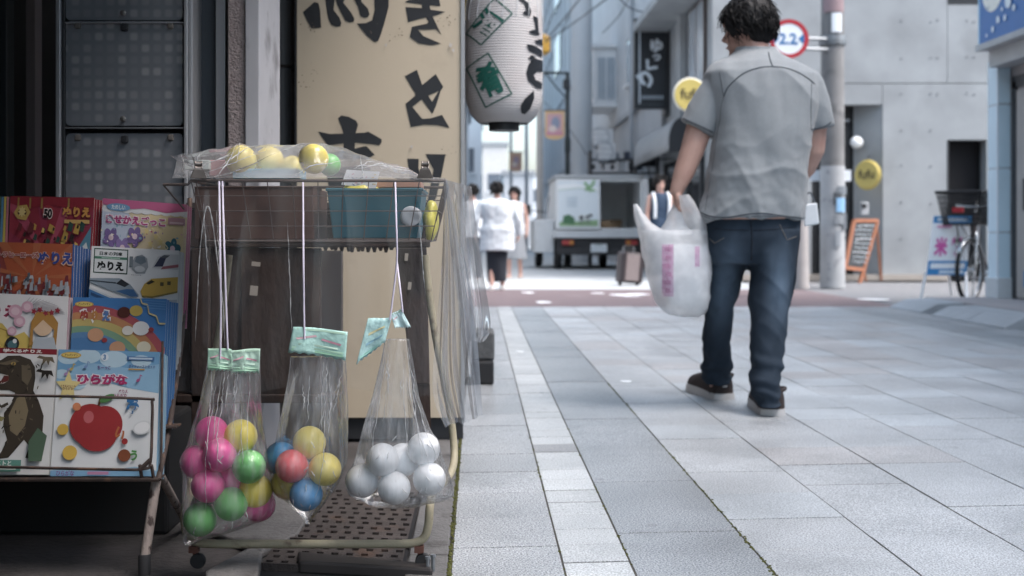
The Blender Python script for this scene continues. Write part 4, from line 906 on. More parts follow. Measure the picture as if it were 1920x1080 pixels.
limb(body, [legL[-1], P(1341, 728, 5.33), P(1338, 738, 5.40)], [.03, .026, .022]); limb(body, [legR[-1], P(1441, 758, 4.86), P(1442, 764, 4.93)], [.03, .026, .022])
me = remesh(body, .0052, 2, .45)
man = mesh_obj('person', me, M_skin); tag(man, 'man in a light grey T-shirt and blue jeans walking away with a shopping bag', 'person')
for sx in (-1, 1):
    m = MB(); m.ball(HC+HR @ Vector((sx*.034, .079, .008)), .012, 10, 8); m.build('eye', ink('#E8E4DE', .3), man, smooth=180)
    m = MB(); m.ball(HC+HR @ Vector((sx*.034, .0895, .008)), .005, 8, 6); m.build('iris', ink('#20150F', .3), man, smooth=180)
m = MB(); m.ball(HC+HR @ Vector((0, .094, -.062)), .012, 10, 8, 0, (1.7, .4, .35), HR); m.build('lips', mat('lips', (.36, .15, .13), .5), man, smooth=180)
# hair: a full mop, longer at the nape and over the ears
hm = MB(); hm.ball(HC+HR @ Vector((0, -.020, .040)), .113, 26, 18, 0, (.88, 1.0, .90), HR); hm.ball(HC+HR @ Vector((0, -.060, -.022)), .066, 20, 14, 0, (1.12, .72, .92), HR); hm.ball(HC+HR @ Vector((0, .048, .085)), .05, 16, 12, 0, (1.4, .9, .6), HR)
for sx in (-1, 1): hm.ball(HC+HR @ Vector((sx*.074, .012, .035)), .03, 12, 10, 0, (.5, .9, 1.0), HR)
hme = remesh(hm, .0045, 3); fold(hme, lambda p, n: .006*noise.noise(Vector((p.x*26, p.y*26, p.z*12)))+.0034*noise.noise(Vector((p.x*90+p.z*30, p.y*90, p.z*22)))+.0018*noise.noise(Vector((p.x*210, p.y*210+p.z*40, p.z*40))))
rh = random.Random(12); tm = MB(); hair_tufts(tm, HC, 1.10, HR, 800, .050, rh, zmin=-.35, lift=.17, th=.2)
bm = bmesh.new(); bm.from_mesh(hme); tmp = tm.mesh('tmp', M_hair, 180); bm.from_mesh(tmp); hme2 = bpy.data.meshes.new('hair'); bm.to_mesh(hme2); bm.free()
mesh_obj('hair', hme2, M_hair, man)
# shirt
sh = MB(); torso(sh, 0.)
limb(sh, [Q(1356, 158, .02), Q(1338, 185, .025), Q(1320, 218, .03)], [.074, .076, .070], 20); sh.tube([Q(1338, 185, .025), Q(1309, 240, .03)], [.076, .0745], 24)
limb(sh, [Q(1512, 158, .02), Q(1524, 190, .025), Q(1532, 214, .03)], [.078, .072, .068], 20); sh.tube([Q(1524, 190, .025), Q(1538, 241, .03)], [.072, .064], 24)
sme = remesh(sh, .0075, 3, .5)
def shirt_fold(p, n):
    q = Vector((p.x*1.0+p.z*.42, p.y, p.z-p.x*.3)); a = noise.noise(Vector((q.x*13, p.y*4, q.z*2.6)))*.9
    b = noise.noise(Vector((p.x*7+3, p.y*3, p.z*15+p.x*9)))
    low = smooth01((1.28-p.z)/.4); up_ = 1-low
    rg = (1-abs(noise.noise(Vector((q.x*5.2, p.y*2, q.z*1.5+1.7)))))**4*.012-.003+((1-abs(noise.noise(Vector((p.x*4+p.z*2.2+5, p.y*2, p.z*7-p.x*4)))))**5*.009-.002)*low
    return rg+.007*a*(.45+.75*low)+.0055*b*low*smooth01((p.z-.72)/.1)+.003*noise.noise(p*34)*low-.0015+.003*up_*noise.noise(Vector((p.x*24, p.y*6, p.z*5)))
fold(sme, shirt_fold)
M_tee = mat('grey_jersey', (.265, .287, .303), .9, var=.05, vs=90, bump=.22, bs=900, sheen=.2, spec=.2, col2=(.242, .26, .275), cover=.4, edge=.2, s2=8)
shirt = mesh_obj('shirt', sme, M_tee, man)
sb_ = bvh_of(sme)
M_pip = mat('dark_piping', (.045, .055, .07), .8)
seams = [([(1357, 181), (1364, 165), (1378, 150), (1395, 137), (1415, 129), (1440, 125), (1470, 127), (1495, 135), (1515, 147), (1528, 158)], .0022),
         ([(1441, 98), (1444, 112), (1449, 125)], .0024),
         ([(1281, 222), (1300, 231), (1320, 240), (1336, 248)], .0026), ([(1280, 230), (1300, 239), (1318, 248), (1333, 255)], .0012),
         ([(1521, 243), (1535, 241), (1549, 236), (1558, 229)], .0024),
         ([(1312, 397), (1330, 405), (1360, 408), (1400, 402), (1430, 400), (1470, 405), (1502, 409)], .0024), ([(1312, 403), (1335, 410), (1365, 412), (1400, 407), (1440, 405), (1500, 413)], .0012),
         ([(1357, 181), (1352, 200), (1350, 225), (1345, 245), (1338, 300), (1330, 345), (1322, 395)], .0009), ([(1349, 135), (1353, 160), (1357, 181)], .0012), ([(1522, 150), (1521, 200), (1521, 243)], .0012)]
for pts, r in seams:
    cm = crease(sb_, [(p.x, p.y) for p in curve_pts([(x, y, 0) for x, y in pts], 4)], r*1.1, .0008)
    if cm.v: cm.build('seam', M_pip, shirt, smooth=180)
m = MB(); m.loft([[Q(1421, 91, .058)+Vector((r*math.cos(a_), r*.92*math.sin(a_), z+.008*math.sin(a_)))for a_ in [2*PI*i/28 for i in range(28)]] for r, z in ((.086, -.018), (.083, .006), (.076, .016), (.072, .012), (.078, -.02))], 0, False, True); m.build('collar', M_tee, shirt, smooth=60)
m = MB(); m.tube([Q(1421, 91, .058)+Vector((.085*math.cos(a_), .079*math.sin(a_), -.004+.008*math.sin(a_))) for a_ in [2*PI*i/28 for i in range(28)]], .0022, 6, closed=True); m.build('collar_piping', M_pip, shirt)
# jeans
jn = MB(); rings = []
for py_, xl, xr, dp, dy in ((388, 1322, 1500, .145, 0), (412, 1316, 1500, .15, 0), (445, 1316, 1498, .152, -.005), (475, 1318, 1495, .148, 0), (495, 1326, 1490, .13, 0)): rings.append(ell_ring(Q((xl+xr)/2, py_, dy), (xr-xl)/2*sM, dp, 36, 2.5))
jn.loft(rings)
def leg(rows):
    jn.loft([ell_ring(P((xl+xr)/2, py_, Y), (xr-xl)/2*Y/FP, dp, 26, 2.2) for py_, xl, xr, Y, dp in rows])
leg(((430, 1316, 1404, 5.05, .12), (480, 1318, 1406, 5.08, .115), (530, 1319, 1392, 5.12, .10), (575, 1319, 1378, 5.15, .088), (620, 1316, 1374, 5.20, .08), (660, 1314, 1373, 5.25, .078), (690, 1313, 1373, 5.29, .08), (706, 1311, 1375, 5.31, .088), (722, 1316, 1373, 5.32, .085)))
leg(((430, 1410, 1500, 5.0, .125), (480, 1408, 1496, 4.99, .12), (530, 1405, 1488, 4.97, .11), (590, 1403, 1480, 4.94, .095), (640, 1404, 1476, 4.91, .088), (690, 1404, 1472, 4.87, .085), (716, 1401, 1466, 4.85, .085), (735, 1404, 1466, 4.84, .085), (752, 1412, 1467, 4.835, .082), (762, 1416, 1468, 4.83, .08)))
jme = remesh(jn, .0075, 3, .5)
def jean_fold(p, n):
    zl = smooth01((.34-p.z)/.26); th = smooth01((.78-p.z)/.2)
    a = noise.noise(Vector((p.x*7, p.y*7, p.z*30+p.x*8)))*.011*zl; b = noise.noise(Vector((p.x*9+2, p.y*6, p.z*9+p.x*14)))*.007*th*(1-zl*.6)
    c = .006*noise.noise(Vector((p.x*16, p.y*9, p.z*16-p.x*18)))*smooth01((.5-abs(p.z-.48))/.3)
    d = .008*math.sin(p.z*95+noise.noise(p*11)*4)*zl*.6
    e = ((1-abs(noise.noise(Vector((p.x*6+4, p.y*5, p.z*10+p.x*9)))))**4*.005-.0015)*th
    return a+b+c+d+e-.0065*smooth01((.6-p.z)/.3)-.002
fold(jme, jean_fold)
# faded denim: dye worn pale down the thighs and seat
if 'denim' not in MATS:
    md = bpy.data.materials.new('denim'); t_, b = nodes_of(md); L = t_.links; N = t_.nodes.new
    geo = N('ShaderNodeNewGeometry'); nz = N('ShaderNodeTexNoise'); nz.inputs['Scale'].default_value = 16; nz.inputs['Detail'].default_value = 6
    mp = N('ShaderNodeMapping'); mp.inputs['Scale'].default_value = (1, 1, .45); L.new(geo.outputs['Position'], mp.inputs[0]); L.new(mp.outputs[0], nz.inputs['Vector'])
    sx = N('ShaderNodeSeparateXYZ'); L.new(geo.outputs['Position'], sx.inputs[0])
    def bumpz(sock, c, wd):
        s1 = N('ShaderNodeMath'); s1.operation = 'SUBTRACT'; L.new(sock, s1.inputs[0]); s1.inputs[1].default_value = c
        a1 = N('ShaderNodeMath'); a1.operation = 'ABSOLUTE'; L.new(s1.outputs[0], a1.inputs[0])
        r1 = N('ShaderNodeMapRange'); r1.interpolation_type = 'SMOOTHSTEP'; r1.inputs[1].default_value = wd; r1.inputs[2].default_value = 0; r1.inputs[3].default_value = 0; r1.inputs[4].default_value = 1; L.new(a1.outputs[0], r1.inputs[0]); return r1.outputs[0]
    def mul(a_, b_):
        q = N('ShaderNodeMath'); q.operation = 'MULTIPLY'; L.new(a_, q.inputs[0])
        if isinstance(b_, float): q.inputs[1].default_value = b_
        else: L.new(b_, q.inputs[1])
        return q.outputs[0]
    def add(a_, b_):
        q = N('ShaderNodeMath'); q.use_clamp = True; L.new(a_, q.inputs[0]); L.new(b_, q.inputs[1]); return q.outputs[0]
    wz = bumpz(sx.outputs[2], .52, .26); w1 = bumpz(sx.outputs[0], px_x(1352, 5.1), .085); w2 = bumpz(sx.outputs[0], px_x(1452, 4.97), .085)
    fd = mul(mul(add(w1, w2), wz), add(nz.outputs[0], nz.outputs[0])); fd = mul(fd, .72)
    cr = N('ShaderNodeMix'); cr.data_type = 'RGBA'; cr.inputs[6].default_value = (.016, .025, .038, 1); cr.inputs[7].default_value = (.12, .17, .235, 1)
    n5 = N('ShaderNodeTexNoise'); n5.inputs['Scale'].default_value = 7; n5.inputs['Detail'].default_value = 8; L.new(geo.outputs['Position'], n5.inputs['Vector'])
    r5 = N('ShaderNodeMapRange'); r5.inputs[1].default_value = .35; r5.inputs[2].default_value = .75; r5.inputs[4].default_value = .12; L.new(n5.outputs[0], r5.inputs[0])
    L.new(add(fd, r5.outputs[0]), cr.inputs[0]); L.new(cr.outputs[2], b.inputs['Base Color']); b.inputs['Roughness'].default_value = .85; b.inputs['Specular IOR Level'].default_value = .2
    wv = N('ShaderNodeTexNoise'); wv.inputs['Scale'].default_value = 700; L.new(geo.outputs['Position'], wv.inputs['Vector']); bp = N('ShaderNodeBump'); bp.inputs['Strength'].default_value = .25; bp.inputs['Distance'].default_value = .004; L.new(wv.outputs[0], bp.inputs['Height']); L.new(bp.outputs[0], b.inputs['Normal']); MATS['denim'] = md
jeans = mesh_obj('jeans', jme, MATS['denim'], man); jb = bvh_of(jme)
M_thr = mat('denim_thread', (.14, .13, .12), .8); M_dseam = mat('denim_seam', (.008, .012, .02), .9)
for pts, r, mt in (([(1462, 421), (1470, 438), (1476, 450), (1494, 443)], .0018, M_thr), ([(1330, 447), (1340, 456), (1358, 446)], .0018, M_thr), ([(1408, 415), (1410, 450), (1409, 488)], .003, M_dseam), ([(1500, 440), (1490, 520), (1482, 600), (1474, 690)], .0025, M_dseam), ([(1324, 430), (1326, 520), (1324, 600), (1320, 690)], .0025, M_dseam), ([(1335, 428), (1365, 431), (1404, 432)], .0018, M_dseam), ([(1412, 432), (1450, 430), (1490, 426)], .0018, M_dseam)):
    cm = crease(jb, pts, r)
    if cm.v: cm.build('seam', mt, jeans, smooth=180)['kind'] = 'stuff'
# shoes
def shoe(c, yaw, lb, upper, sole, pitch=0., nm='shoe', k=1.16):
    Rm = Matrix.Rotation(yaw, 3, 'Z') @ Matrix.Rotation(pitch, 3, 'X')
    def q(x, y, z): return Vector(c)+Rm @ (Vector((x*1.05, y, z))*k)
    m = MB(); rings = []
    for y, wd, h in ((-.085, .022, .06), (-.08, .036, .085), (-.05, .044, .095), (0, .045, .095), (.05, .047, .08), (.10, .051, .065), (.15, .05, .055), (.185, .038, .045), (.20, .015, .03)):
        rings.append([q(wd*math.copysign(abs(math.cos(a_))**.75, math.cos(a_)), y, .018+max(0, h*math.copysign(abs(math.sin(a_))**.8, math.sin(a_)))) for a_ in [2*PI*i/18 for i in range(18)]])
    m.loft(rings); o = m.build(nm, upper, man, smooth=60); o['label'] = lb
    m = MB(); pr = [(-.095, .02), (-.085, .04), (-.04, .047), (.05, .05), (.12, .056), (.17, .05), (.20, .03), (.208, .008)]
    ol = [(w_, y) for y, w_ in pr]+[(-w_, y) for y, w_ in pr[::-1]]
    m.hexa([q(x, y, .0+.006*max(0, (y-.12)/.1)) for x, y in ol], [q(x*.95, y, .027+.006*math.sin(y*14)) for x, y in ol]); m.build('sole', sole, o, smooth=40)
    m = MB(); m.tube([q(.046*math.cos(a_), -.04+.044*math.sin(a_), .085+.004*math.cos(2*a_)) for a_ in [2*PI*i/20 for i in range(20)]], .008, 6, closed=True); m.build('shoe_cuff', upper, o, smooth=60)
    m = MB(); m.box(q(0, -.0865, .065), (.02, .006, .045), Rm); m.build('heel_tab', sole, o)
M_shoe = mat('brown_shoe_fabric', (.045, .033, .032), .8, var=.2, vs=40, bump=.3, bs=400); M_sole = mat('off_white_sole', (.58, .565, .56), .6, var=.1)
cL = G(1342, 749); shoe(cL+Vector((.018, .10, 0)), .22, 'brown shoe with a pale sole', M_shoe, M_sole)
cR = G(1443, 779); shoe(cR+Vector((.022, .10, 0)), -.08, 'brown shoe with a pale sole', M_shoe, M_sole, -.0)
# ---- the shopping bag
M_bag = None
def white_film(name, haze):
    return film(name, (.96, .97, .98), haze, (.96, .97, .98), .35, .2, 9, .35)
M_bag = white_film('white_carrier_film', .90)
bg_ = MB(); YBG = 5.02
rows = [(592, 1272, 1310, .03), (588, 1256, 1318, .07), (576, 1238, 1323, .095), (555, 1226, 1328, .11), (520, 1214, 1330, .12), (480, 1208, 1330, .115), (450, 1201, 1329, .10), (432, 1197, 1328, .085)]
def bagring(py_, xl, xr, dp, n=44):
    c = P((xl+xr)/2, py_, YBG); return ell_ring(c, (xr-xl)/2*YBG/FP, dp, n, 2.6, .1)
bg_.loft([bagring(*interp([(r[0],)+r[1:] for r in rows[::-1]], 432+160*i/26), ) if False else bagring(432+160*i/26, *interp([(r[0],)+r[1:] for r in rows[::-1]], 432+160*i/26)) for i in range(27)], 0, False)
n_ = len(bg_.v)
bg_.add([], []) ; bg_.f.append(tuple(range(n_-44, n_))); bg_.m.append(0)
def strip(rows_, n=24):
    tab = [(r[0],)+r[1:] for r in rows_]; a0, a1 = rows_[0][0], rows_[-1][0]
    return [ell_ring(P((xl+xr)/2, a0+(a1-a0)*i/12, YBG+dy), (xr-xl)/2*YBG/FP, dp, n, 2.0, .1) for i in range(13) for xl, xr, dp, dy in [interp(tab, a0+(a1-a0)*i/12)]]
bg_.loft(strip([(383, 1187, 1194, .006, 0), (400, 1190, 1204, .02, 0), (420, 1194, 1222, .045, 0), (438, 1198, 1244, .075, 0)]), 0, False)
bg_.loft(strip([(372, 1268, 1282, .012, .05), (385, 1264, 1284, .02, .04), (405, 1254, 1288, .035, .03), (425, 1243, 1300, .05, .02), (440, 1238, 1316, .065, .01)]), 0, False)
bg_.loft(strip([(366, 1276, 1290, .012, -.03), (382, 1277, 1300, .02, -.03), (400, 1284, 1312, .03, -.02), (425, 1290, 1326, .05, -.01), (440, 1290, 1328, .065, 0)]), 0, False)
bme = bg_.mesh('bag', M_bag, 180)
fold(bme, lambda p, n: .007*noise.noise(Vector((p.x*12, p.y*9, p.z*5)))+.003*noise.noise(Vector((p.x*30+p.z*8, p.y*16, p.z*8)))+.006*(1-abs(noise.noise(Vector((p.x*14+p.z*6, p.y*8, p.z*5+p.x*5)))))**6+.004*(1-abs(noise.noise(Vector((p.x*9-p.z*9+3, p.y*8, p.z*9)))))**8)
sbag = thing('carrier_bag', 'white plastic carrier bag hanging from the hand of the walking man', 'bag', P(1272, 592, YBG))
bme.name = 'film'; link('film', bme, sbag)
bbv = bvh_of(bme)
def bag_print(x0, x1, y0, y1, mt, nm='print', nu=8, nv=24):
    m = MB(); pts = {}
    for j in range(nv+1):
        for i in range(nu+1):
            p = onto(bbv, lerp(x0, x1, i/nu), lerp(y0, y1, j/nv), .003)
            if p is not None: pts[i, j] = len(m.v); m.v.append(tuple(p))
    for j in range(nv):
        for i in range(nu):
            k = [(i, j), (i+1, j), (i+1, j+1), (i, j+1)]
            if all(q in pts for q in k): m.f.append(tuple(pts[q] for q in k)); m.m.append(0)
    if m.f: return m.build(nm, mt, sbag, smooth=180)
M_mag = film('magenta_print', (.97, .80, .91), .45, (.72, .46, .62), .3, .3, 20, .5)
bag_print(1241, 1263, 458, 556, M_mag, 'printed_strip', 6, 30)
M_mag2 = film('magenta_ink', (.95, .78, .88), .4, (.58, .34, .48), .3, .3, 20, .4)
for k in range(6): bag_print(1245+(k%2)*2, 1259-(k%3), 463+k*15.5, 472+k*15.5, M_mag2, 'printed_mark', 4, 3)
bag_print(1303, 1312, 462, 500, M_mag, 'printed_strip', 4, 8)
m = MB(); c = P(1285, 515, YBG); m.box(c, (.165, .12, .25), Matrix.Rotation(.1, 3, 'Z')); tag(m.build('carton', ink('#DDE3E8', .6), None, bevel=.006), 'white carton showing through the plastic carrier bag', 'carton')
m = MB(); c = P(1256, 548, YBG+.01); m.box(c, (.05, .07, .10), Matrix.Rotation(.3, 3, 'Z')); tag(m.build('carton', ink('#C9B9C6', .6), None, bevel=.006), 'small pinkish carton low in the plastic carrier bag', 'carton')
# small white pouch in his other hand
YPk = YM+.19
t = thing('paper_bag', 'small white paper bag in the other hand of the walking man', 'bag', P(1519, 424, YPk))
m = MB(); m.hexa([P(x, y, YPk-.02) for x, y in ((1506, 384), (1532, 380), (1536, 420), (1508, 425))], [P(x, y, YPk+.03) for x, y in ((1506, 384), (1532, 380), (1536, 420), (1508, 425))]); m.build('pouch', ink('#E3E8EC', .6), t, bevel=.006)
m = MB(); m.tube(curve_pts([P(1510, 384, YPk), P(1512, 366, YPk), P(1520, 362, YPk), P(1528, 382, YPk)], 5), .004, 6); m.build('handle', ink('#5A6068', .6), t)
# ---- people farther off
def walker(lb, px, foot_py, Hh, yaw, top, bottom, bt='trousers', hair='short', sleeve='long', shoes='#D8DCDF', topm=None, wide=1., extra=None, stride=.14, tz=.80):
    Y = GY(foot_py); o_ = Vector((px_x(px, Y), Y, 0)); s = Hh/1.70; R = Matrix.Rotation(yaw, 3, 'Z')
    def q(x, y, z): return o_+R @ Vector((x*s, y*s, z*s))
    rb = random.Random(int(px)); b = MB()
    def tor(m, g, z0, z1, fl=0.):
        tab = [(.84, .155, .105), (.95, .165, .11), (1.08, .14, .10), (1.25, .165, .11), (1.36, .175, .10), (1.41, .13, .08), (1.45, .07, .065)]
        m.loft([[o_+R @ (Vector((x, y, 0))*s)+Vector((0, 0, z*s)) for x, y in [(c_.x, c_.y) for c_ in ell_ring((0, 0, 0), (rx*wide+g+fl*max(0, (1.3-z))), ry*wide+g+fl*max(0, 1.3-z), 24, 2.3)]] for z in [lerp(z0, z1, i/10) for i in range(11)] for rx, ry in [interp(tab, z)]])
    tor(b, -.012, .86, 1.45)
    limb(b, [q(0, 0, 1.40), q(0, .01, 1.50)], [.055*s, .05*s]); head_geo(b, q(0, .02, 1.585), s*.98, R)
    for sx in (-1, 1):
        arm = [q(sx*.17*wide, 0, 1.36), q(sx*(.215*wide+.01), -.02+.03*sx, 1.10), q(sx*(.22*wide+.02), .06+.05*sx, .88)]
        limb(b, arm, [.048*s, .04*s, .026*s]); hand_geo(b, arm[-1], R @ Vector((0, .15, -1)), R @ Vector((0, 1, .1)), None, s, .5, R @ Vector((-sx, 0, 0)))
        lg = [q(sx*.085, 0, .88), q(sx*.09, .03+stride*.5*sx, .48), q(sx*.09, -.02+stride*sx, .08)]
        limb(b, lg, [.08*s, .055*s, .037*s]); limb(b, [lg[-1], q(sx*.09, .02+stride*sx, .035), q(sx*.095, .12+stride*sx, .03)], [.036*s, .032*s, .028*s])
    p = mesh_obj('person', remesh(b, .0085, 2), M_skin); tag(p, lb, 'person')
    c = MB()
    tor(c, .016, tz, 1.44, .05)
    for sx in (-1, 1):
        if sleeve == 'none': continue
        arm = [q(sx*.165*wide, 0, 1.36), q(sx*(.215*wide+.01), -.02+.03*sx, 1.10), q(sx*(.22*wide+.02), .06+.05*sx, .90)]
        if sleeve == 'long': limb(c, arm, [.064*s, .057*s, .043*s])
        else: limb(c, [arm[0], arm[0].lerp(arm[1], .62)], [.066*s, .06*s])
    tme = remesh(c, .011, 2); fold(tme, lambda v, n: .012*noise.noise(Vector((v.x*7, v.y*7, v.z*4)))+.006*noise.noise(v*17)); mesh_obj('top', tme, topm or ink(top, .85), p)
    d = MB()
    if bt in ('trousers',):
        tor(d, .012, .84, .99)
        for sx in (-1, 1): limb(d, [q(sx*.085, 0, .86), q(sx*.09, .03+stride*.5*sx, .48), q(sx*.09, -.02+stride*sx, .12)], [.093*s, .07*s, .055*s])
    else:
        z1 = .36 if bt == 'skirt' else .13
        d.loft([[q(x, y, z) for x, y in [(c_.x, c_.y) for c_ in ell_ring((0, 0, 0), .165*min(wide, 1.1)+.012+fl*(1-z/.95), .12*min(wide, 1.1)+.012+fl*(1-z/.95), 26, 2.2)]] for z in [lerp(z1, .98, i/8) for i in range(9)] for fl in [.10 if bt == 'skirt' else -.05]])
    dme = remesh(d, .011, 2); fold(dme, lambda v, n: .012*noise.noise(Vector((v.x*14, v.y*14, v.z*2)))); mesh_obj('skirt' if bt != 'trousers' else 'trousers', dme, ink(bottom, .9), p)
    hh = MB(); hc = q(0, .02, 1.585); hh.ball(hc+R @ Vector((0, -.018*s, .03*s)), .108*s, 18, 12, 0, (.9, 1, .95), R)
    if hair == 'long': hh.ball(hc+R @ Vector((0, -.07*s, -.10*s)), .10*s, 16, 12, 0, (.95, .5, 1.5), R)
    if hair == 'bun': hh.ball(hc+R @ Vector((0, -.07*s, .09*s)), .05*s, 14, 10)
    hme_ = remesh(hh, .009, 1); fold(hme_, lambda v, n: .006*noise.noise(v*30))
    if hair != 'short':
        for v in hme_.vertices: pass
    tm_ = MB(); hair_tufts(tm_, hc, s*1.08, R, 160, .06, rb); bm_ = bmesh.new(); bm_.from_mesh(hme_); bm_.from_mesh(tm_.mesh('t', M_hair, 180)); hx = bpy.data.meshes.new('hair'); bm_.to_mesh(hx); bm_.free(); mesh_obj('hair', hx, M_hair, p)
    for sx in (-1, 1):
        m = MB(); b0 = (sx*.092, -.02+stride*sx)
        m.loft([[q(b0[0]+wd*math.cos(a_), b0[1]+y, max(0, h*math.sin(a_))+.002) for a_ in [PI*i/8 for i in range(9)]] for y, wd, h in ((-.07, .03, .06), (-.04, .042, .075), (.03, .044, .07), (.10, .046, .05), (.16, .03, .035))]); m.build('shoe', ink(shoes, .6), p, smooth=60)
        m = MB(); m.ball(q(sx*.034, .097, 1.593), .011*s, 8, 6); m.build('eye', ink('#241A14', .3), p, smooth=180)
    return p, q, s, R
walker('woman in a loose white top and long dark skirt walking away down the street', 932, 543, 1.40, .05, '#C9D0D6', '#2B2F37', 'long', 'bun', 'long', '#E4E1DE', wide=1.5, stride=.07, tz=.62)
walker('dark-haired person in pale clothes walking beside the woman in white', 886, 531, 1.45, 0, '#C8CDD2', '#4A4E56', 'trousers', 'short', 'short', wide=1.05)
walker('long-haired woman in a white top and grey skirt walking towards the camera', 965, 521, 1.50, PI-.2, '#C6CACE', '#8A8E93', 'skirt', 'long', 'none', '#B9A59A', stride=.1)
pb, qb, sb2, Rb = walker('man in a navy vest with white straps standing behind the suitcase', 1237, 527, 1.62, PI+.15, '#2E3F54', '#3A3E47', 'trousers', 'short', 'none', stride=.06, wide=.95)
for sx in (-1, 1):
    m = MB(); m.tube(curve_pts([qb(sx*.115, .115, 1.02), qb(sx*.12, .138, 1.2), qb(sx*.125, .11, 1.36), qb(sx*.12, .02, 1.43), qb(sx*.11, -.11, 1.36)], 5), .026*sb2, 8); m.build('rucksack_strap', ink('#DCE1E6', .8), pb, smooth=180)
m = MB(); m.box(qb(0, -.19, 1.18), (.28*sb2, .14*sb2, .4*sb2), Rb); m.build('rucksack', ink('#D5DADF', .8), pb, bevel=.04)
walker('person in dark trousers mostly hidden behind the walking man', 1464, 556, 1.55, .1, '#5A6068', '#23262C', 'trousers', 'short', 'long', '#D5DADF', stride=.13, wide=.92)
# ------------------------------------------------------------------ the toy shop on the left
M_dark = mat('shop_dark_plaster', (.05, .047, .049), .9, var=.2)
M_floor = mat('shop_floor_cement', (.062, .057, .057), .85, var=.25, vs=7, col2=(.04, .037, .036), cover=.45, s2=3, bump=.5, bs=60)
sh_ = thing('toy_shop', 'dim open-fronted toy shop under an unseen eave deepened for shade', 'shop', (-2, 3.5, 0))
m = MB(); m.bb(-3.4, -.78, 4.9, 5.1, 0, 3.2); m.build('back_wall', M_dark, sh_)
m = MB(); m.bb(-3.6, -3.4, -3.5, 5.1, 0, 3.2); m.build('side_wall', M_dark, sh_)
m = MB(); m.bb(-3.6, .02, -3.5, 4.3, 2.35, 2.5); m.build('eave', M_dark, sh_)  # unseen; pushed out past the paving edge to shade books and cart
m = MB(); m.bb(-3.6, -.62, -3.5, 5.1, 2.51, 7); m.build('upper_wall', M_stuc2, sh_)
m = MB(); m.bb(-3.39, -.64, 1.28, 1.40, -.012, 2.345); m.build('shade_wall', M_dark, sh_)  # unseen wall added to keep light off the books
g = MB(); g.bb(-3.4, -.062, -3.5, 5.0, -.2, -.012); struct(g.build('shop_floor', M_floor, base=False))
# ground pieces in front of the shop: cement strip, stone, grate
M_stn = mat('worn_kerb_stone', (.115, .113, .113), .8, var=.2, vs=14, bump=.5, bs=90, col2=(.07, .068, .067), cover=.4, s2=8)
def ground_piece(name, pts, h, mt, lb, z0=-.012, cat='kerb stone', grp=None):
    m = MB(); a_ = [G(x, y, 0) for x, y in pts]; m.hexa([Vector((p.x, p.y, z0)) for p in a_], [Vector((p.x, p.y, z0+h)) for p in a_]); return tag(m.build(name, mt, None, bevel=.006), lb, cat, grp)
for y0, y1, lb in ((1.9, 2.72, 'nearest cement kerb block along the mossy joint'), (2.725, 3.33, 'second cement kerb block along the mossy joint, by the caster'), (3.335, 3.95, 'third cement kerb block along the mossy joint'), (3.955, 4.25, 'farthest cement kerb block, at the foot of the beige signboard')):
    m = MB(); m.bb(-.155, -.066, y0, y1, -.012, .001); tag(m.build('kerb_block', M_stn, None, bevel=.004), lb, 'kerb block', 'cement kerb blocks by the paving edge')
ground_piece('step_stone', [(385, 1085), (470, 1038), (492, 1048), (480, 1120), (385, 1150)], .03, M_stn, 'pale worn step stone in front of the hanging ball bags', cat='stone')
ground_piece('step_stone', [(395, 1000), (505, 905), (620, 905), (560, 1005), (490, 1040)], .02, M_stn, 'long worn stone slab under the ball cart', cat='stone')
# drain grate with real slots
gt = thing('drain_grate', 'rusty brown cast drain cover with rows of slots under the cart', 'drain cover', (-.33, 2.9, 0))
M_grt = mat('rusty_cast_iron', (.062, .052, .049), .7, .3, var=.3, vs=20, col2=(.095, .06, .045), cover=.35, s2=9, bump=.5, bs=150)
gx0, gx1 = -.47, -.165
def grate_panel(y0, y1, nr, nc, sk):
    m = MB(); pw, ph = (gx1-gx0)/nc, (y1-y0)/nr
    def S(x, y, z): return Vector((x, y-sk*(x-gx0), z))
    zt_, zb_ = .004, -.010
    for j in range(nr):
        for i in range(nc):
            a0, a1, b0, b1 = gx0+i*pw, gx0+(i+1)*pw, y0+j*ph, y0+(j+1)*ph
            off = .0; h0, h1 = (a0+pw*(.14+.25*(j % 2)), a0+pw*(.62+.25*(j % 2))); c0, c1 = b0+ph*.25, b0+ph*.72
            o = [S(a0, b0, zt_), S(a1, b0, zt_), S(a1, b1, zt_), S(a0, b1, zt_)]; q = [S(h0, c0, zt_), S(h1, c0, zt_), S(h1, c1, zt_), S(h0, c1, zt_)]; l = [Vector((p.x, p.y, zb_)) for p in q]
            m.add(o+q+l, [(0, 1, 5, 4), (1, 2, 6, 5), (2, 3, 7, 6), (3, 0, 4, 7), (4, 5, 9, 8), (5, 6, 10, 9), (6, 7, 11, 10), (7, 4, 8, 11)])
    m.build('slotted_plate', M_grt, gt)
    m = MB(); e = .006
    m.hexa([S(gx0-e, y0-.002, .006), S(gx1+e, y0-.002, .006), S(gx1+e, y0+.006, .006), S(gx0-e, y0+.006, .006)], [S(gx0-e, y0-.002, -.01), S(gx1+e, y0-.002, -.01), S(gx1+e, y0+.006, -.01), S(gx0-e, y0+.006, -.01)]); m.build('plate_edge', M_grt, gt)
grate_panel(2.86, 3.42, 11, 9, .16); grate_panel(2.635, 2.85, 5, 9, .16)
m = MB(); m.bb(gx0-.005, gx1+.005, 2.55, 3.44, -.0118, -.0108); m.build('pit', M_void, gt)
ground_piece('steel_channel', [(558, 1046), (805, 1069), (812, 1080), (560, 1066)], .028, mat('dark_steel', (.05, .046, .046), .5, .4, var=.2), 'dark flat steel channel lying in front of the drain cover', cat='steel bar')
t = thing('bolt_pair', 'two small rusty bolts standing at the end of the steel channel', 'bolts', G(808, 1075))
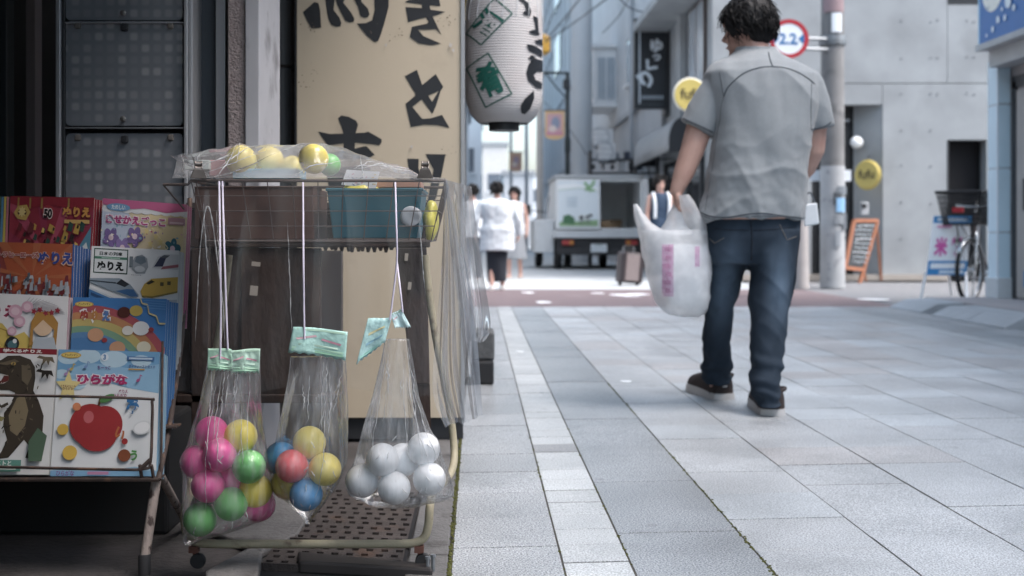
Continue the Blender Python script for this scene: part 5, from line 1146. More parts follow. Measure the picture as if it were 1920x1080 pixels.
for px_, py_ in ((802, 1076), (812, 1072)):
    q = G(px_, py_); m = MB(); m.lathe([(.004, 0), (.004, .03), (.006, .031), (.006, .037)], q, 8); m.build('bolt', MATS['galvanised_steel'], t)
# ---- far-left uprights of the shop
def upright(name, x0, x1, Y, mt, lb, z1=2.34, z0=-.012, dp=.06, cat='post', bev=.003):
    a_, b_ = px_x(x0, Y), px_x(x1, Y); m = MB(); m.bb(a_, b_, Y, Y+dp, z0, z1); return tag(m.build(name, mt, None, bevel=bev), lb, cat)
M_post = mat('brown_grey_post', (.2, .175, .18), .7, var=.15, vs=10, stretch=(1, 1, .15))
upright('wooden_post', 48, 66, 3.7, M_post, 'narrow brown-grey post in the dark at the far left')
upright('door_panel', -60, 13, 3.6, mat('dark_teal_panel', (.025, .032, .036), .5), 'dark teal panel at the left edge of view', cat='panel')
upright('navy_board', 358, 404, 3.42, mat('navy_grey_panel', (.07, .085, .105), .45, var=.1, vs=3), 'flat navy-grey panel beside the cabinet', cat='panel')
upright('aluminium_post', 404, 422, 3.36, mat('dull_aluminium', (.30, .31, .33), .45, .4, var=.12, vs=4), 'dull grey aluminium upright beside the stucco pillar')
# stucco pillar
M_stp = mat('pink_grey_stucco', (.34, .29, .285), .95, var=.18, vs=40, bump=1.0, bs=160, col2=(.12, .10, .10), cover=.33, s2=40)
upright('stucco_pillar', 427, 459, 3.34, M_stp, 'rough pinkish stucco pillar edge', dp=.3, cat='pillar')
upright('grey_pillar', 459.5, 486, 3.33, mat('painted_grey_pillar', (.40, .405, .43), .6, var=.1, vs=7, col2=(.20, .2, .21), cover=.35, s2=6), 'smooth pale grey pillar edge beside the dark alley', dp=.35, cat='pillar')
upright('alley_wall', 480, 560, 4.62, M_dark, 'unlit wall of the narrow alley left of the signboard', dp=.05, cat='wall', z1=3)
# downpipe with bracket
dp_ = thing('downpipe', 'dark grey downpipe with a wire bracket beside the beige signboard', 'pipe', (px_x(528, 4.3), 4.38, 0))
m = MB(); m.lathe([(.052, 0), (.052, 3)], (px_x(528, 4.38), 4.38, 0), 24); m.build('pipe', mat('dark_pipe_paint', (.075, .078, .085), .45, var=.15, vs=5), dp_, smooth=60)
m = MB(); q = Vector((px_x(528, 4.38), 4.38, py_z(128, 4.38))); m.tube([q+Vector((.055*math.cos(a_), .055*math.sin(a_), .004*math.cos(a_))) for a_ in [2*PI*i/24 for i in range(24)]], .006, 6, closed=True); m.tube([q+Vector((-.05, -.03, 0)), q+Vector((-.08, -.06, 0))], .004); m.box(q+Vector((.06, -.05, -.004)), (.03, .02, .02)); m.build('bracket', M_grt, dp_)
# ---- cabinet with frosted panels
YK = 3.3
cab = thing('display_cabinet', 'grey aluminium cabinet with frosted panels showing faint rows of dots', 'cabinet', (px_x(232, YK), YK, 0))
M_al = mat('grey_aluminium_frame', (.42, .43, .45), .4, .5, var=.12, vs=5)
for x0, x1, d in ((104, 113, 0), (113.5, 119, .01), (352, 359, .01), (344.5, 351.5, 0)):
    m = MB(); m.bb(px_x(x0, YK), px_x(x1, YK), YK+d, YK+.3, .02, 1.6); m.build('stile', M_al if x0 != 113.5 else M_dkf, cab, bevel=.002)
m = MB(); m.bb(px_x(119.5, YK), px_x(344, YK), YK+.075, YK+.1, .02, 1.6); m.build('backing', M_dkf, cab)
# frosted acrylic with pale dots behind it, some brighter
mf = bpy.data.materials.new('frosted_panel'); t_, b = nodes_of(mf); L = t_.links; N = t_.nodes.new
geo = N('ShaderNodeNewGeometry'); sx = N('ShaderNodeSeparateXYZ'); L.new(geo.outputs['Position'], sx.inputs[0])
def mth(op, a_, b_=None):
    q = N('ShaderNodeMath'); q.operation = op
    for i, v in enumerate((a_, b_)):
        if v is None: continue
        if isinstance(v, (int, float)): q.inputs[i].default_value = v
        else: L.new(v, q.inputs[i])
    return q.outputs[0]
PITCH = 22.0*YK/FP
ux = mth('DIVIDE', sx.outputs[0], PITCH); uz = mth('DIVIDE', sx.outputs[2], PITCH)
fx = mth('SUBTRACT', mth('FRACT', mth('ADD', ux, 100.)), .5); fz = mth('SUBTRACT', mth('FRACT', mth('ADD', uz, 100.)), .5)
d2 = mth('MAXIMUM', mth('ABSOLUTE', fx), mth('ABSOLUTE', fz)); dd = mth('SQRT', mth('ADD', mth('MULTIPLY', fx, fx), mth('MULTIPLY', fz, fz)))
dm = mth('ADD', mth('MULTIPLY', d2, .5), mth('MULTIPLY', dd, .5))
mr = N('ShaderNodeMapRange'); mr.interpolation_type = 'SMOOTHSTEP'; mr.inputs[1].default_value = .47; mr.inputs[2].default_value = .18; L.new(dm, mr.inputs[0])
cid = N('ShaderNodeCombineXYZ'); L.new(mth('FLOOR', mth('ADD', ux, 100.)), cid.inputs[0]); L.new(mth('FLOOR', mth('ADD', uz, 100.)), cid.inputs[2])
wn = N('ShaderNodeTexWhiteNoise'); L.new(cid.outputs[0], wn.inputs['Vector']); pw = mth('POWER', wn.outputs['Value'], 2.2)
n9 = N('ShaderNodeTexNoise'); n9.inputs['Scale'].default_value = 5; L.new(geo.outputs['Position'], n9.inputs['Vector'])
amt = mth('MULTIPLY', mr.outputs[0], mth('ADD', mth('MULTIPLY', pw, .55), .10))
mx = N('ShaderNodeMix'); mx.data_type = 'RGBA'; L.new(amt, mx.inputs[0]); mx.inputs[7].default_value = (.40, .40, .41, 1)
m8 = N('ShaderNodeMix'); m8.data_type = 'RGBA'; m8.inputs[6].default_value = (.15, .165, .185, 1); m8.inputs[7].default_value = (.21, .225, .245, 1); L.new(n9.outputs[0], m8.inputs[0]); L.new(m8.outputs[2], mx.inputs[6])
L.new(mx.outputs[2], b.inputs['Base Color']); b.inputs['Roughness'].default_value = .38
def rrect(x0, y0, x1, y1, r, Y):
    pts = []
    for cx_, cy_, a0 in ((x1-r, y0+r, -PI/2), (x1-r, y1-r, 0), (x0+r, y1-r, PI/2), (x0+r, y0+r, PI)):
        for i in range(5): a_ = a0+PI/2*i/4; pts.append(P(cx_+r*math.cos(a_), cy_+r*math.sin(a_), Y))
    return pts
M_knob = mat('tarnished_knob', (.22, .21, .20), .4, .6, var=.2); M_felt = mat('beige_bumper', (.17, .155, .14), .8)
for y0, y1 in ((-165, 41), (35.5, 239), (246, 455), (462, 670)):
    y0 += 3; y1 -= 3
    m = MB(); m.prism(rrect(123, y0+1, 342, y1, 9, YK+.02), (0, .012, 0)); pn = m.build('panel', mf, cab, bevel=.0015)
    m = MB(); q = P(234, y1-12, YK+.018); m.lathe([(.003, 0), (.003, .01), (.007, .012), (.008, .018), (.004, .02)], q, 14, 0, Matrix.Rotation(PI/2, 3, 'X')); m.build('knob', M_knob, pn, smooth=40)
    m = MB(); m.box(P(234, y0+12, YK+.012), (.018, .012, .02)); m.build('latch', M_dkf, pn, bevel=.003)
    for px_ in (146, 320):
        m = MB(); m.box(P(px_, y0+9, YK+.014), (.017, .01, .017)); m.build('bumper', M_felt, pn, bevel=.004)
    m = MB(); m.bb(px_x(119.5, YK), px_x(344, YK), YK+.008, YK+.06, py_z(y1+4.2, YK), py_z(y1+2.2, YK)); m.build('rail', M_al, cab)
# ---- beige signboard on the end wall of the grill shop
YG = 4.25
ys = thing('grill_shop', 'building behind the beige signboard with its eave over the lantern', 'shop', (-2, 8, 0))
m = MB(); m.bb(-3.4, -.115, 4.345, 12.0, 0, 7); m.build('wall', mat('dark_shop_wall', (.09, .08, .075), .8), ys)
m = MB(); m.bb(-1.2, .35, 4.9, 11.8, 2.25, 2.33); m.build('eave', M_dark, ys)
M_beige = mat('cream_sign_paint', (.53, .455, .345), .5, var=.06, vs=2.5, col2=(.40, .325, .245), cover=.27, edge=.12, s2=5, bump=.05, bs=20)
sg = thing('signboard', 'tall cream signboard with big black brush characters on the wall', 'sign', (px_x(713, YG), YG, .07))
m = MB(); m.bb(px_x(557, YG), px_x(864, YG), YG, YG+.06, py_z(783, YG), 2.6); m.build('board', M_beige, sg)
m = MB(); m.bb(px_x(864.3, YG), px_x(871, YG), YG-.006, YG+.09, py_z(783, YG), 2.6); m.build('edge_trim', mat('grey_edge_trim', (.33, .345, .36), .5, .3), sg)
m = MB(); m.bb(px_x(553, YG), px_x(557, YG), YG+.0, YG+.08, py_z(783, YG), 2.6); m.build('edge_trim', M_dkf, sg)
m = MB(); m.bb(px_x(557, YG), px_x(868, YG), YG+.02, YG+.09, 0, py_z(785, YG)); m.build('base', M_dkf, sg)
INK = mat('sign_black_paint', (.022, .024, .028), .5, var=.2, vs=20)
GL = (
    [(663, 12), (690, -2), (868, -14), (876, 36), (812, 32), (700, 18)],
    [(668, 42), (770, 48), (812, 58), (850, 62), (904, 70), (862, 88), (824, 98), (752, 112), (684, 132)],
    [(765, -20), (800, -20), (822, 80), (834, 108), (882, 208), (852, 178), (800, 120), (765, 45)],
    [(706, 160), (800, 140), (815, 108), (835, 130), (851, 172), (800, 176), (742, 176), (775, 215), (880, 260), (820, 269), (745, 258), (693, 220)],
    [(664, 453), (736, 415), (768, 508), (735, 560), (718, 545)],
    [(722, 560), (765, 508), (848, 441), (893, 517), (880, 535), (800, 570), (765, 592), (735, 578)],
    [(893, 517), (866, 540), (826, 606), (802, 566), (762, 588), (829, 678), (850, 630), (878, 540)],
    [(730, 566), (668, 618), (700, 756), (780, 742), (860, 745), (930, 762), (886, 684), (820, 704), (768, 708), (708, 636), (768, 590)],
    [(679, 944), (748, 946), (745, 1000), (762, 1060), (760, 1120), (705, 1130)],
    [(787, 917), (907, 919), (882, 1045), (850, 1180), (790, 1260), (740, 1290), (800, 1190), (835, 1010)],
    [(57, 72), (125, 12), (150, 18), (160, 60), (166, 165), (108, 169), (85, 130)],
    [(186, -40), (250, -40), (240, 60), (275, 105), (286, 138), (280, 158), (255, 160), (225, 146), (210, 115), (203, 80)],
    [(240, -40), (335, -40), (296, 14), (345, 75), (363, 110), (360, 130), (335, 134), (308, 122), (285, 75), (262, 30)],
    [(345, -40), (420, -40), (404, 8), (445, 52), (454, 85), (444, 104), (420, 106), (400, 95), (385, 40)],
    [(480, -60), (568, -60), (568, 40), (545, 130), (520, 210), (505, 244), (485, 250), (440, 215), (378, 140), (430, 138), (470, 120), (485, 60)],
    [(266, 704), (285, 687), (330, 695), (374, 718), (386, 742), (372, 790), (366, 870), (362, 940), (298, 940), (299, 870), (300, 798), (285, 750)],
    [(148, 783), (215, 797), (300, 795), (370, 792), (425, 790), (445, 783), (490, 808), (527, 830), (524, 852), (512, 866), (460, 857), (365, 850), (300, 853), (205, 866), (180, 830)],
    [(365, 886), (410, 873), (435, 870), (485, 922), (430, 950), (300, 945), (220, 950), (215, 910)],
    [(190, 985), (230, 1000), (420, 985), (460, 1000), (440, 1120), (250, 1130), (215, 1130)])
for i0, i1 in ((0, 4), (4, 8), (8, 10), (10, 15), (15, 19)):
    a = Art(plane_px(YG-.0012), .00012)
    for pts in GL[i0:i1]: a.poly(neg(pts, .3149, 550, 0), INK)
    a.build('brush_character', sg)
a = Art(plane_px(YG-.0004), .00008); rs = random.Random(8)
M_spk = mat('sign_scuff', (.17, .135, .105), .8); M_pal = mat('sign_rub', (.52, .49, .46), .6)
for i in range(70):
    px_, py_ = rs.choice([(700, 62), (745, 66), (580, 50), (840, 40), (570, 160), (590, 130), (840, 280)]); px_ += rs.gauss(0, 12); py_ += rs.gauss(0, 8); r_ = rs.uniform(.4, 1.6)
    a.poly([(px_+r_*rs.uniform(.5, 1.3)*math.cos(2*PI*k/7), -py_+r_*rs.uniform(.5, 1.1)*math.sin(2*PI*k/7)) for k in range(7)], M_spk)
for px_, py_, r_ in ((772, 276, 3.5), (845, 85, 5), (850, 95, 4), (724, 85, 3)): a.poly([(px_+r_*.8*rs.uniform(.6, 1.2)*math.cos(2*PI*k/9), -py_+r_*rs.uniform(.6, 1.2)*math.sin(2*PI*k/9)) for k in range(9)], M_pal)
a.build('scuff_marks', sg)
# black weighted base and yellow cloth farther along the grill shop
t = thing('flag_base', 'squat dark block with a pale top standing against the grill shop wall', 'weight', G(908, 722))
pA = [G(x, y) for x, y in ((884, 722), (926, 719))]
m = MB(); m.bb(pA[0].x, pA[1].x, 5.80, 6.15, 0, .115); m.build('lower_block', mat('black_plastic', (.018, .018, .02), .5), t, bevel=.012)
m = MB(); m.bb(pA[0].x+.002, pA[1].x+.003, 5.82, 6.12, .116, .25); m.build('upper_block', mat('grey_rough_block', (.10, .105, .11), .8, var=.3, vs=25, bump=.5, bs=60), t, bevel=.012)
t = thing('shop_curtain', 'yellow cloth hanging at the eave behind the lantern', 'curtain', P(880, 30, 6.2))
m = MB(); m.grid(lambda u, v: P(lerp(846, 892-18*(1-v), u), lerp(38, -60, v), 6.2)+Vector((0, .02*math.sin(u*14), 0)), 14, 8); o = m.build('cloth', mat('yellow_cloth', (.50, .29, .03), .85), t, smooth=180); q = o.modifiers.new('t', 'SOLIDIFY'); q.thickness = .003
# ---- paper lantern
YLN = 5.2; lc = P(945, 108, YLN); Rl = 73*YLN/FP; LH = [(0, 245), (14, 249)]
ln_ = thing('paper_lantern', 'large white ribbed paper lantern with green framed and black brush characters', 'lantern', P(940, 248, YLN))
def lan_r(z):      # radius at a height above the lantern's middle (in units of Rl)
    h = 1.72 if z < 0 else 2.25; q = min(1, abs(z)/h); return Rl*(1-.40*q**(6.5 if z < 0 else 4.5))
prof = []; NB = 110
zlo, zhi = -1.70, 1.95
for i in range(NB+1):
    z = lerp(zlo, zhi, i/NB); rib = .0022*abs(math.sin(PI*i/2.0)); prof.append((lan_r(z)-(.0016 if i % 2 else 0), z*Rl))
m = MB(); m.lathe(prof, lc, 64, 0, None, False); m.build('paper', mat('lantern_paper', (.52, .505, .505), .75, var=.06, vs=6, col2=(.45, .405, .40), cover=.3, edge=.14, s2=5), ln_, smooth=25)
m = MB(); m.lathe([(lan_r(zlo)*.62, zlo*Rl-.03), (lan_r(zlo)*.62, zlo*Rl+.012), (lan_r(zlo), zlo*Rl+.004)], lc, 40); m.build('bottom_ring', M_dkf, ln_, smooth=40)
m = MB(); m.lathe([(.05, zhi*Rl), (.05, zhi*Rl+.03)], lc, 30); m.tube([lc+Vector((0, 0, zhi*Rl)), Vector((lc.x, lc.y, 2.26))], .004); m.build('top_ring', M_dkf, ln_)
m = MB()
for k in range(18):
    th = 2*PI*k/18; m.tube([lc+Vector(((lan_r(z)+.0022)*math.cos(th+.12*z), (lan_r(z)+.0022)*math.sin(th+.12*z), z*Rl)) for z in [lerp(.9, zhi, i/8) for i in range(9)]], .0016, 4)
m.build('net_cord', ink('#C9CDD0', .8), ln_)
def lan(u, v, k):      # photo position -> the lantern's skin
    z = (-v-108)*-1*YLN/FP; z = (108+v)*YLN/FP; r = lan_r(z/Rl); s_ = max(-.985, min(.985, (u-945)*YLN/FP/r)); th = math.asin(s_); rr = r+.0015+k
    return Vector((lc.x+rr*math.sin(th), lc.y-rr*math.cos(th), lc.z+z))
a = Art(lan, .0001); GRN = '#1F5A50'; zs_ = .2408
def Lz(pts): return neg(pts, zs_, 860, 0)
for fr in ([(275, 40), (410, 160), (175, 390), (62, 280), (275, 40)], [(65, 550), (228, 455), (405, 765), (210, 862), (65, 550)]): a.line(Lz(fr), 2.4, GRN)
q = Lz([(235, 655)])[0]; a.text('肴', q[0], q[1], height=62, width=44, c=GRN, bold=.035, rot=.40)
q = Lz([(225, 222)])[0]; a.text('酒', q[0], q[1], height=44, width=44, c=GRN, bold=.035, rot=-.62)
for pts in ([(450, 35), (470, 25), (530, 70), (552, 130), (545, 170), (500, 165), (485, 145), (515, 130), (500, 80), (470, 60)], [(565, 160), (605, 170), (612, 290), (590, 270), (580, 210)], [(530, 285), (580, 265), (625, 290), (600, 305), (550, 300)], [(575, 350), (640, 320), (650, 370), (600, 370)], [(515, 385), (560, 385), (640, 408), (640, 460), (590, 450), (535, 430)],
            [(525, 490), (560, 460), (600, 490), (645, 485), (645, 570), (600, 580), (570, 610), (590, 650), (640, 660), (636, 708), (590, 705), (530, 660), (515, 600), (530, 540), (555, 500)], [(572, 730), (575, 790), (545, 870), (505, 910), (478, 905), (472, 850), (500, 800)]): a.poly(Lz(pts), '#23262B')
a.build('brush_lettering', ln_, sub=4, maxe=6)
# ------------------------------------------------------------------ the book rack
M_rust = mat('rusty_brown_wire', (.07, .052, .046), .7, .3, var=.3, vs=40, col2=(.14, .085, .06), cover=.4, s2=30)
M_leg = mat('chipped_cream_tube', (.30, .25, .225), .7, var=.2, vs=30, col2=(.07, .05, .045), cover=.40, edge=.03, s2=55, bump=.4, bs=120, stretch=(1, 1, .5))
rk = thing('book_rack', 'rusty wire tiered rack holding the colouring books', 'rack', (px_x(150, 2.6), 2.65, 0))
# tiers: (bottom py, bottom Y)
TIER = [(893, 2.575, 2.655), (796, 2.665, 2.745), (692, 2.755, 2.835), (600, 2.845, 2.925)]
for py_, Y0_, Y1_ in TIER:
    a0, b0 = P(-140, py_+4, Y0_-.012), P(298 if py_ > 850 else 330, py_+4, Y0_-.012)
    m = MB(); m.hexa([a0, b0, b0+Vector((0, .05, 0)), a0+Vector((0, .05, 0))], [p-Vector((0, 0, .004)) for p in (a0, b0, b0+Vector((0, .05, 0)), a0+Vector((0, .05, 0)))]); m.build('shelf', M_rust, rk)
m = MB(); yf = 2.556
m.tube(curve_pts([P(-140, 740, yf), P(120, 743, yf), P(275, 748, yf), P(285, 754, yf), P(285, 800, yf), P(282, 866, yf), P(270, 879, yf), P(200, 880, yf), P(-140, 872, yf)], 6), .0032, 6); m.build('retaining_wire', M_rust, rk, smooth=60)
m = MB()
for px_ in (262, 284): m.tube([P(px_, 872, yf), P(px_+4, 897, yf+.01)], .004, 6)
m.tube([P(262, 881, yf), P(282, 862, yf)], .005, 6); m.build('wire_stay', M_rust, rk)
m = MB(); m.tube([P(-140, 899, 2.565), P(297, 899, 2.565)], .005, 6); m.build('bottom_rail', M_rust, rk)
m = MB(); m.tube([P(297, 899, 2.57), P(318, 800, 2.68), P(340, 640, 2.82), P(352, 480, 2.95), P(356, 372, 3.0)], .006, 6); m.build('side_rail', M_rust, rk, smooth=60)
m = MB(); m.tube([P(305, 640, 2.66), P(302, 890, 2.58)], .003, 6); m.build('side_wire', M_rust, rk)
lg0, lg1 = P(293, 900, 2.60), G(271, 1077, 0)
m = MB(); m.tube([lg0, lg1+Vector((0, 0, .03))], .0105, 14); m.build('leg', M_leg, rk, smooth=60)
m = MB(); m.lathe([(.0135, 0), (.0135, .04), (.012, .043)], lg1, 14); m.build('rubber_foot', M_rub, rk, smooth=40)
m = MB(); m.tube([P(300, 890, 2.62), G(352, 985)], .0095, 12); m.build('leg', M_leg, rk, smooth=60)
m = MB(); m.tube([P(-135, 900, 2.60), G(-160, 1077, 0)], .0105, 12); m.build('leg', M_leg, rk, smooth=60)
# ---- books: a pile of copies leans on every tier, the front cover printed
M_page = ink('#CFCBC4', .8)
def book(nm, lb, corners, Y0_, Y1_, cover, side, art, copies=5, copylb=None, grp=None, dx=3.2, th=.006):
    TL, TR, BR, BL = [P(x, y, Y1_ if i < 2 else Y0_) for i, (x, y) in enumerate(corners)]
    n = (TR-TL).cross(BL-TL).normalized(); n = n if n.y < 0 else -n
    rt = (TR-TL).normalized()
    def slab(off, k, cov, edge):
        t = thing('colouring_book', lb if k == 0 else ['second', 'third', 'fourth', 'fifth', 'sixth', 'seventh'][k-1]+' from the front: '+copylb, 'book', (BL+BR)/2+off, grp)
        q = [p+off for p in (TL, TR, BR, BL)]
        m = MB(); m.hexa(q, [p-n*.0006 for p in q]); f = m.build('cover', ink(cov), t)
        e = .0008; qi = [q[0]+rt*e, q[1]-rt*e, q[2]-rt*e, q[3]+rt*e]
        m = MB(); m.hexa([p-n*.0007 for p in qi], [p-n*(th-.0007) for p in qi]); m.build('pages', M_page, t)
        m = MB(); m.hexa([p-n*(th-.0006) for p in q], [p-n*th for p in q]); m.build('back_cover', ink(edge), t)
        return t, f, q
    t, f, q = slab(Vector((0, 0, 0)), 0, cover, side)
    w_ = (TR-TL).length; h_ = (TL-BL).length; asp = h_/w_
    a = Art(quad_fn(q[0], q[1], q[2], q[3], n), .00012); a.clip = True; art(a, asp); a.build('cover_print', f)
    for k in range(1, copies):
        px1 = 3.0*dx/3.2*Y0_/FP; sl, sf, sq = slab(-n*(th+.0012)*k+Vector((px1*k+random.uniform(-.0008, .0008), 0, random.uniform(-.003, .001))), k, cover, side)
        ea = Art(quad_fn(sq[0], sq[1], sq[2], sq[3], n), .0001); ea.rect(.94, 0, 1, 1, side); ea.build('cover_print', sf)
    return t
INK_SHADE = .58; M_page = ink('#CFCBC4', .8)  # cover and page colours scaled down to carry the shop's shade
# (u, v) run 0..1 over the cover; s() keeps marks round
def art_hira(a, s):
    a.rect(0, .80, 1, 1, '#6FA8D2'); a.poly([(0, .80), (0, .74), (.15, .72), (.3, .78), (.5, .74), (.7, .70), (1, .66), (1, .9), (.7, .86), (.3, .9)], '#8FBFE0')
    for u, v, r in ((.1, .93, .1), (.3, .95, .12), (.55, .93, .14), (.82, .92, .1), (.05, .8, .08), (.2, .72, .09)): a.ell(u, v, r, r/s*.6, '#B9D8EA', 18)
    a.rect(0, 0, 1, .045, '#7FB4DA'); a.poly([(0, .045), (.2, .07), (.5, .04), (.8, .075), (1, .045), (1, .04), (0, .04)], '#9CC7E4')
    a.ell(.13, .955, .1, .025, '#D2A93A', 20); a.ell(.13, .955, .085, .019, '#E3C765', 20); a.text('アンパンマン', .13, .955, width=.13, c='#5B4A1E')
    a.ell(.46, .945, .038, .038/s, '#DDE9F1', 18); a.text('3', .46, .945, height=.045, c='#5D8FC0', bold=.06)
    a.text('ちーっこ', .46, .86, width=.13, c='#7A4F92'); a.text('ひらがな', .45, .765, width=.50, height=.085, c='#B5276B', bold=.055, halo='#F2E6EE', hb=.13)
    a.rect(.68, .925, .95, .955, '#3E6FA8'); a.rect(.7, .932, .93, .948, '#B9CFE3'); a.text('ダイファーストセイカ', .83, .875, width=.26, c='#4A4F8A', bold=.02); a.rect(.7, .845, .86, .856, '#C99A3A')
    a.star(.12, .70, .13, '#E6D48A'); a.text('できるよ!シール', .12, .705, width=.15, c='#8A5A4A'); a.text('ひらがな', .12, .685, width=.1, c='#8A5A4A')
    a.text('ぬりえ', .66, .67, width=.09, c='#9A3A70', bold=.03); a.text('ひらがな', .63, .635, width=.14, c='#9A3A70', bold=.03)
    for u, v, c_ in ((.14, .84, '#C9B45A'), (.09, .80, '#B08FC0'), (.28, .86, '#7F9FD0'), (.8, .76, '#B55A90')): a.ell(u, v, .018, .013, c_, 10, .4); a.line([(u+.016, v), (u+.02, v+.045), (u+.04, v+.035)], .008, c_)
    # a plain red apple where the cover hero stands
    a.ell(.36, .40, .20, .20/s*1.02, '#A52A2E', 30); a.ell(.50, .40, .17, .185/s, '#A52A2E', 30); a.ell(.43, .32, .19, .16/s, '#A52A2E', 30); a.ell(.34, .46, .05, .06/s, '#C9646A', 16, .5); a.line([(.43, .55), (.45, .63)], .022, '#5A3A22'); a.ell(.51, .61, .075, .028, '#4F8A4A', 16, .35)
    for u, v, r, c_ in ((.10, .36, .055, '#E0B83C'), (.18, .18, .07, '#E0B83C'), (.70, .16, .06, '#8A4A2A'), (.22, .54, .04, '#DD8A5A')): a.ell(u, v, r, r/s, c_, 18)
    a.text('あ', .76, .555, height=.135, c='#2F74AE', bold=.06); a.text('い', .65, .33, height=.085, c='#C2703A', bold=.05, rot=-.5); a.text('う', .79, .16, height=.085, c='#4E9A4A', bold=.05)
    a.ell(.86, .38, .09, .055, '#D9DEE2', 18, .2); a.ell(.86, .38, .075, .043, '#EEF1F3', 18, .2); a.ell(.70, .27, .03, .025, '#A52A2E', 12)
    a.text('ひらがな', .15, .022, width=.17, c='#8A4F92', bold=.02); a.rect(.36, .01, .56, .034, '#C58AB0')
def art_dino(a, s):
    a.rect(0, .955, 1, 1, '#8E2432'); a.text('学べるぬりえ', .72, .978, width=.32, height=.03, c='#EDE6E2', bold=.05, halo='#4A3A34', hb=.1)
    a.ell(.28, .86, .22, .14, '#C4562B', 24); a.text('恐竜', .36, .82, width=.16, c='#2A211C', bold=.06)
    D, D2, BL_, BE = '#453D33', '#6E6350', '#2A2622', '#8A7C60'
    a.poly([(.44, .84), (.47, .88), (.55, .90), (.60, .935), (.70, .94), (.79, .91), (.83, .85), (.84, .76), (.83, .66), (.88, .58), (.93, .46), (.93, .33), (.88, .24), (.92, .14), (.88, .12), (.80, .13), (.83, .22), (.78, .27), (.72, .20), (.66, .13), (.56, .12), (.60, .18), (.64, .27), (.60, .38), (.60, .48), (.66, .56), (.68, .64), (.63, .66), (.55, .66), (.49, .68), (.50, .70), (.58, .71), (.62, .735), (.62, .775), (.56, .79), (.48, .80)], D)
    a.poly([(.62, .775), (.62, .735), (.57, .712), (.50, .70), (.50, .715), (.56, .735), (.58, .775)], '#6A302C')
    a.poly([(.70, .60), (.76, .62), (.80, .5), (.78, .38), (.72, .30), (.66, .34), (.64, .46)], BE); a.poly([(.72, .86), (.79, .86), (.81, .78), (.78, .70), (.73, .74)], D2); a.poly([(.50, .87), (.58, .885), (.66, .91), (.70, .89), (.6, .86)], D2)
    for i in range(7): a.poly([(.475+.021*i, .797-.003*i), (.489+.021*i, .796-.003*i), (.482+.021*i, .772)], '#D8D3C4')
    for i in range(5): a.poly([(.50+.02*i, .703+.003*i), (.514+.02*i, .705+.003*i), (.507+.02*i, .723)], '#D8D3C4')
    a.ell(.655, .872, .02, .014, '#B99A4A', 10); a.ell(.655, .872, .008, .01, BL_, 8)
    for i in range(46):
        u, v = .60+.30*random.random(), .20+.68*random.random(); a.ell(u, v, .016, .005, D2 if i % 2 else BL_, 8, random.random()*3)
    a.line([(.64, .55), (.58, .52), (.56, .55)], .022, D); a.poly([(.30, .37), (.46, .42), (.60, .41), (.62, .44), (.45, .48), (.28, .42)], '#9A925A')
    for u, v, k in ((.93, .91, 1), (.93, .80, -1)): a.poly([(u-.08, v+.01), (u-.06, v+.03), (u-.01, v+.02), (u+.05, v+.02), (u+.07, v-.03), (u+.03, v-.01), (u+.02, v-.05), (u, v-.01), (u-.03, v-.05), (u-.03, v-.0)], BL_ if k < 0 else D2)
    a.rect(0, .02, .78, .11, '#5E9A8C'); a.text('スーパーイラストと', .5, .085, width=.4, c='#E9EFEA', bold=.03); a.rect(.2, .035, .74, .05, '#CFE0D8'); a.poly([(.84, .1), (.95, .1), (.98, .3), (.9, .36), (.83, .25)], '#55705A')
def art_rain(a, s):
    for r, c_ in ((.95, '#B9555E'), (.86, '#C98A5A'), (.77, '#CBB86A'), (.68, '#7FA98A'), (.60, '#5E8FC0'), (.53, '#4F86BE')):
        pts = [(.15+r*math.cos(t), .35+r*.62*math.sin(t)) for t in [PI*.08+PI*.86*i/26 for i in range(27)]]; pts = [(min(1, max(0, u)), min(.99, v)) for u, v in pts]; a.poly(pts+[(0, .35), (.99, .35)], c_)
    a.ell(.12, .945, .1, .022, '#D2A93A', 18); a.ell(.12, .945, .086, .017, '#E5CB6B', 18); a.text('アンパンマン', .12, .945, width=.13, c='#5B4A1E')
    for ch, u, c_ in (('ぬ', .13, '#B8453A'), ('り', .24, '#C98A3C'), ('え', .36, '#5A86C4')): a.text(ch, u, .855, height=.085, c=c_, bold=.06, halo='#EEF0F2', hb=.16)
    for u, v, r, c_ in ((.55, .885, .07, '#5B2B22'), (.68, .90, .07, '#CDB24A'), (.26, .70, .085, '#D8A27A'), (.60, .74, .06, '#EBE7DC'), (.74, .76, .09, '#E9EBEC'), (.78, .61, .075, '#E6E0C6'), (.5, .60, .085, '#D8A27A'), (.36, .66, .03, '#A23A40'), (.85, .75, .03, '#A23A40'), (.9, .9, .05, '#CDB24A')): a.ell(u, v, r, r/s*.85, c_, 20)
    a.poly([(.72, 1), (1, 1), (1, .80), (.93, .80), (.9, .86), (.82, .88), (.8, .95), (.73, .96)], '#3F7FBE'); a.line([(.72, 1), (.74, .96), (.8, .95), (.82, .88), (.9, .86), (.93, .8), (1, .8)], .012, '#D9C98A')
    for i in range(4): a.line([(.76, .985-.02*i), (1, .975-.02*i)], .005, '#5C9AD2')
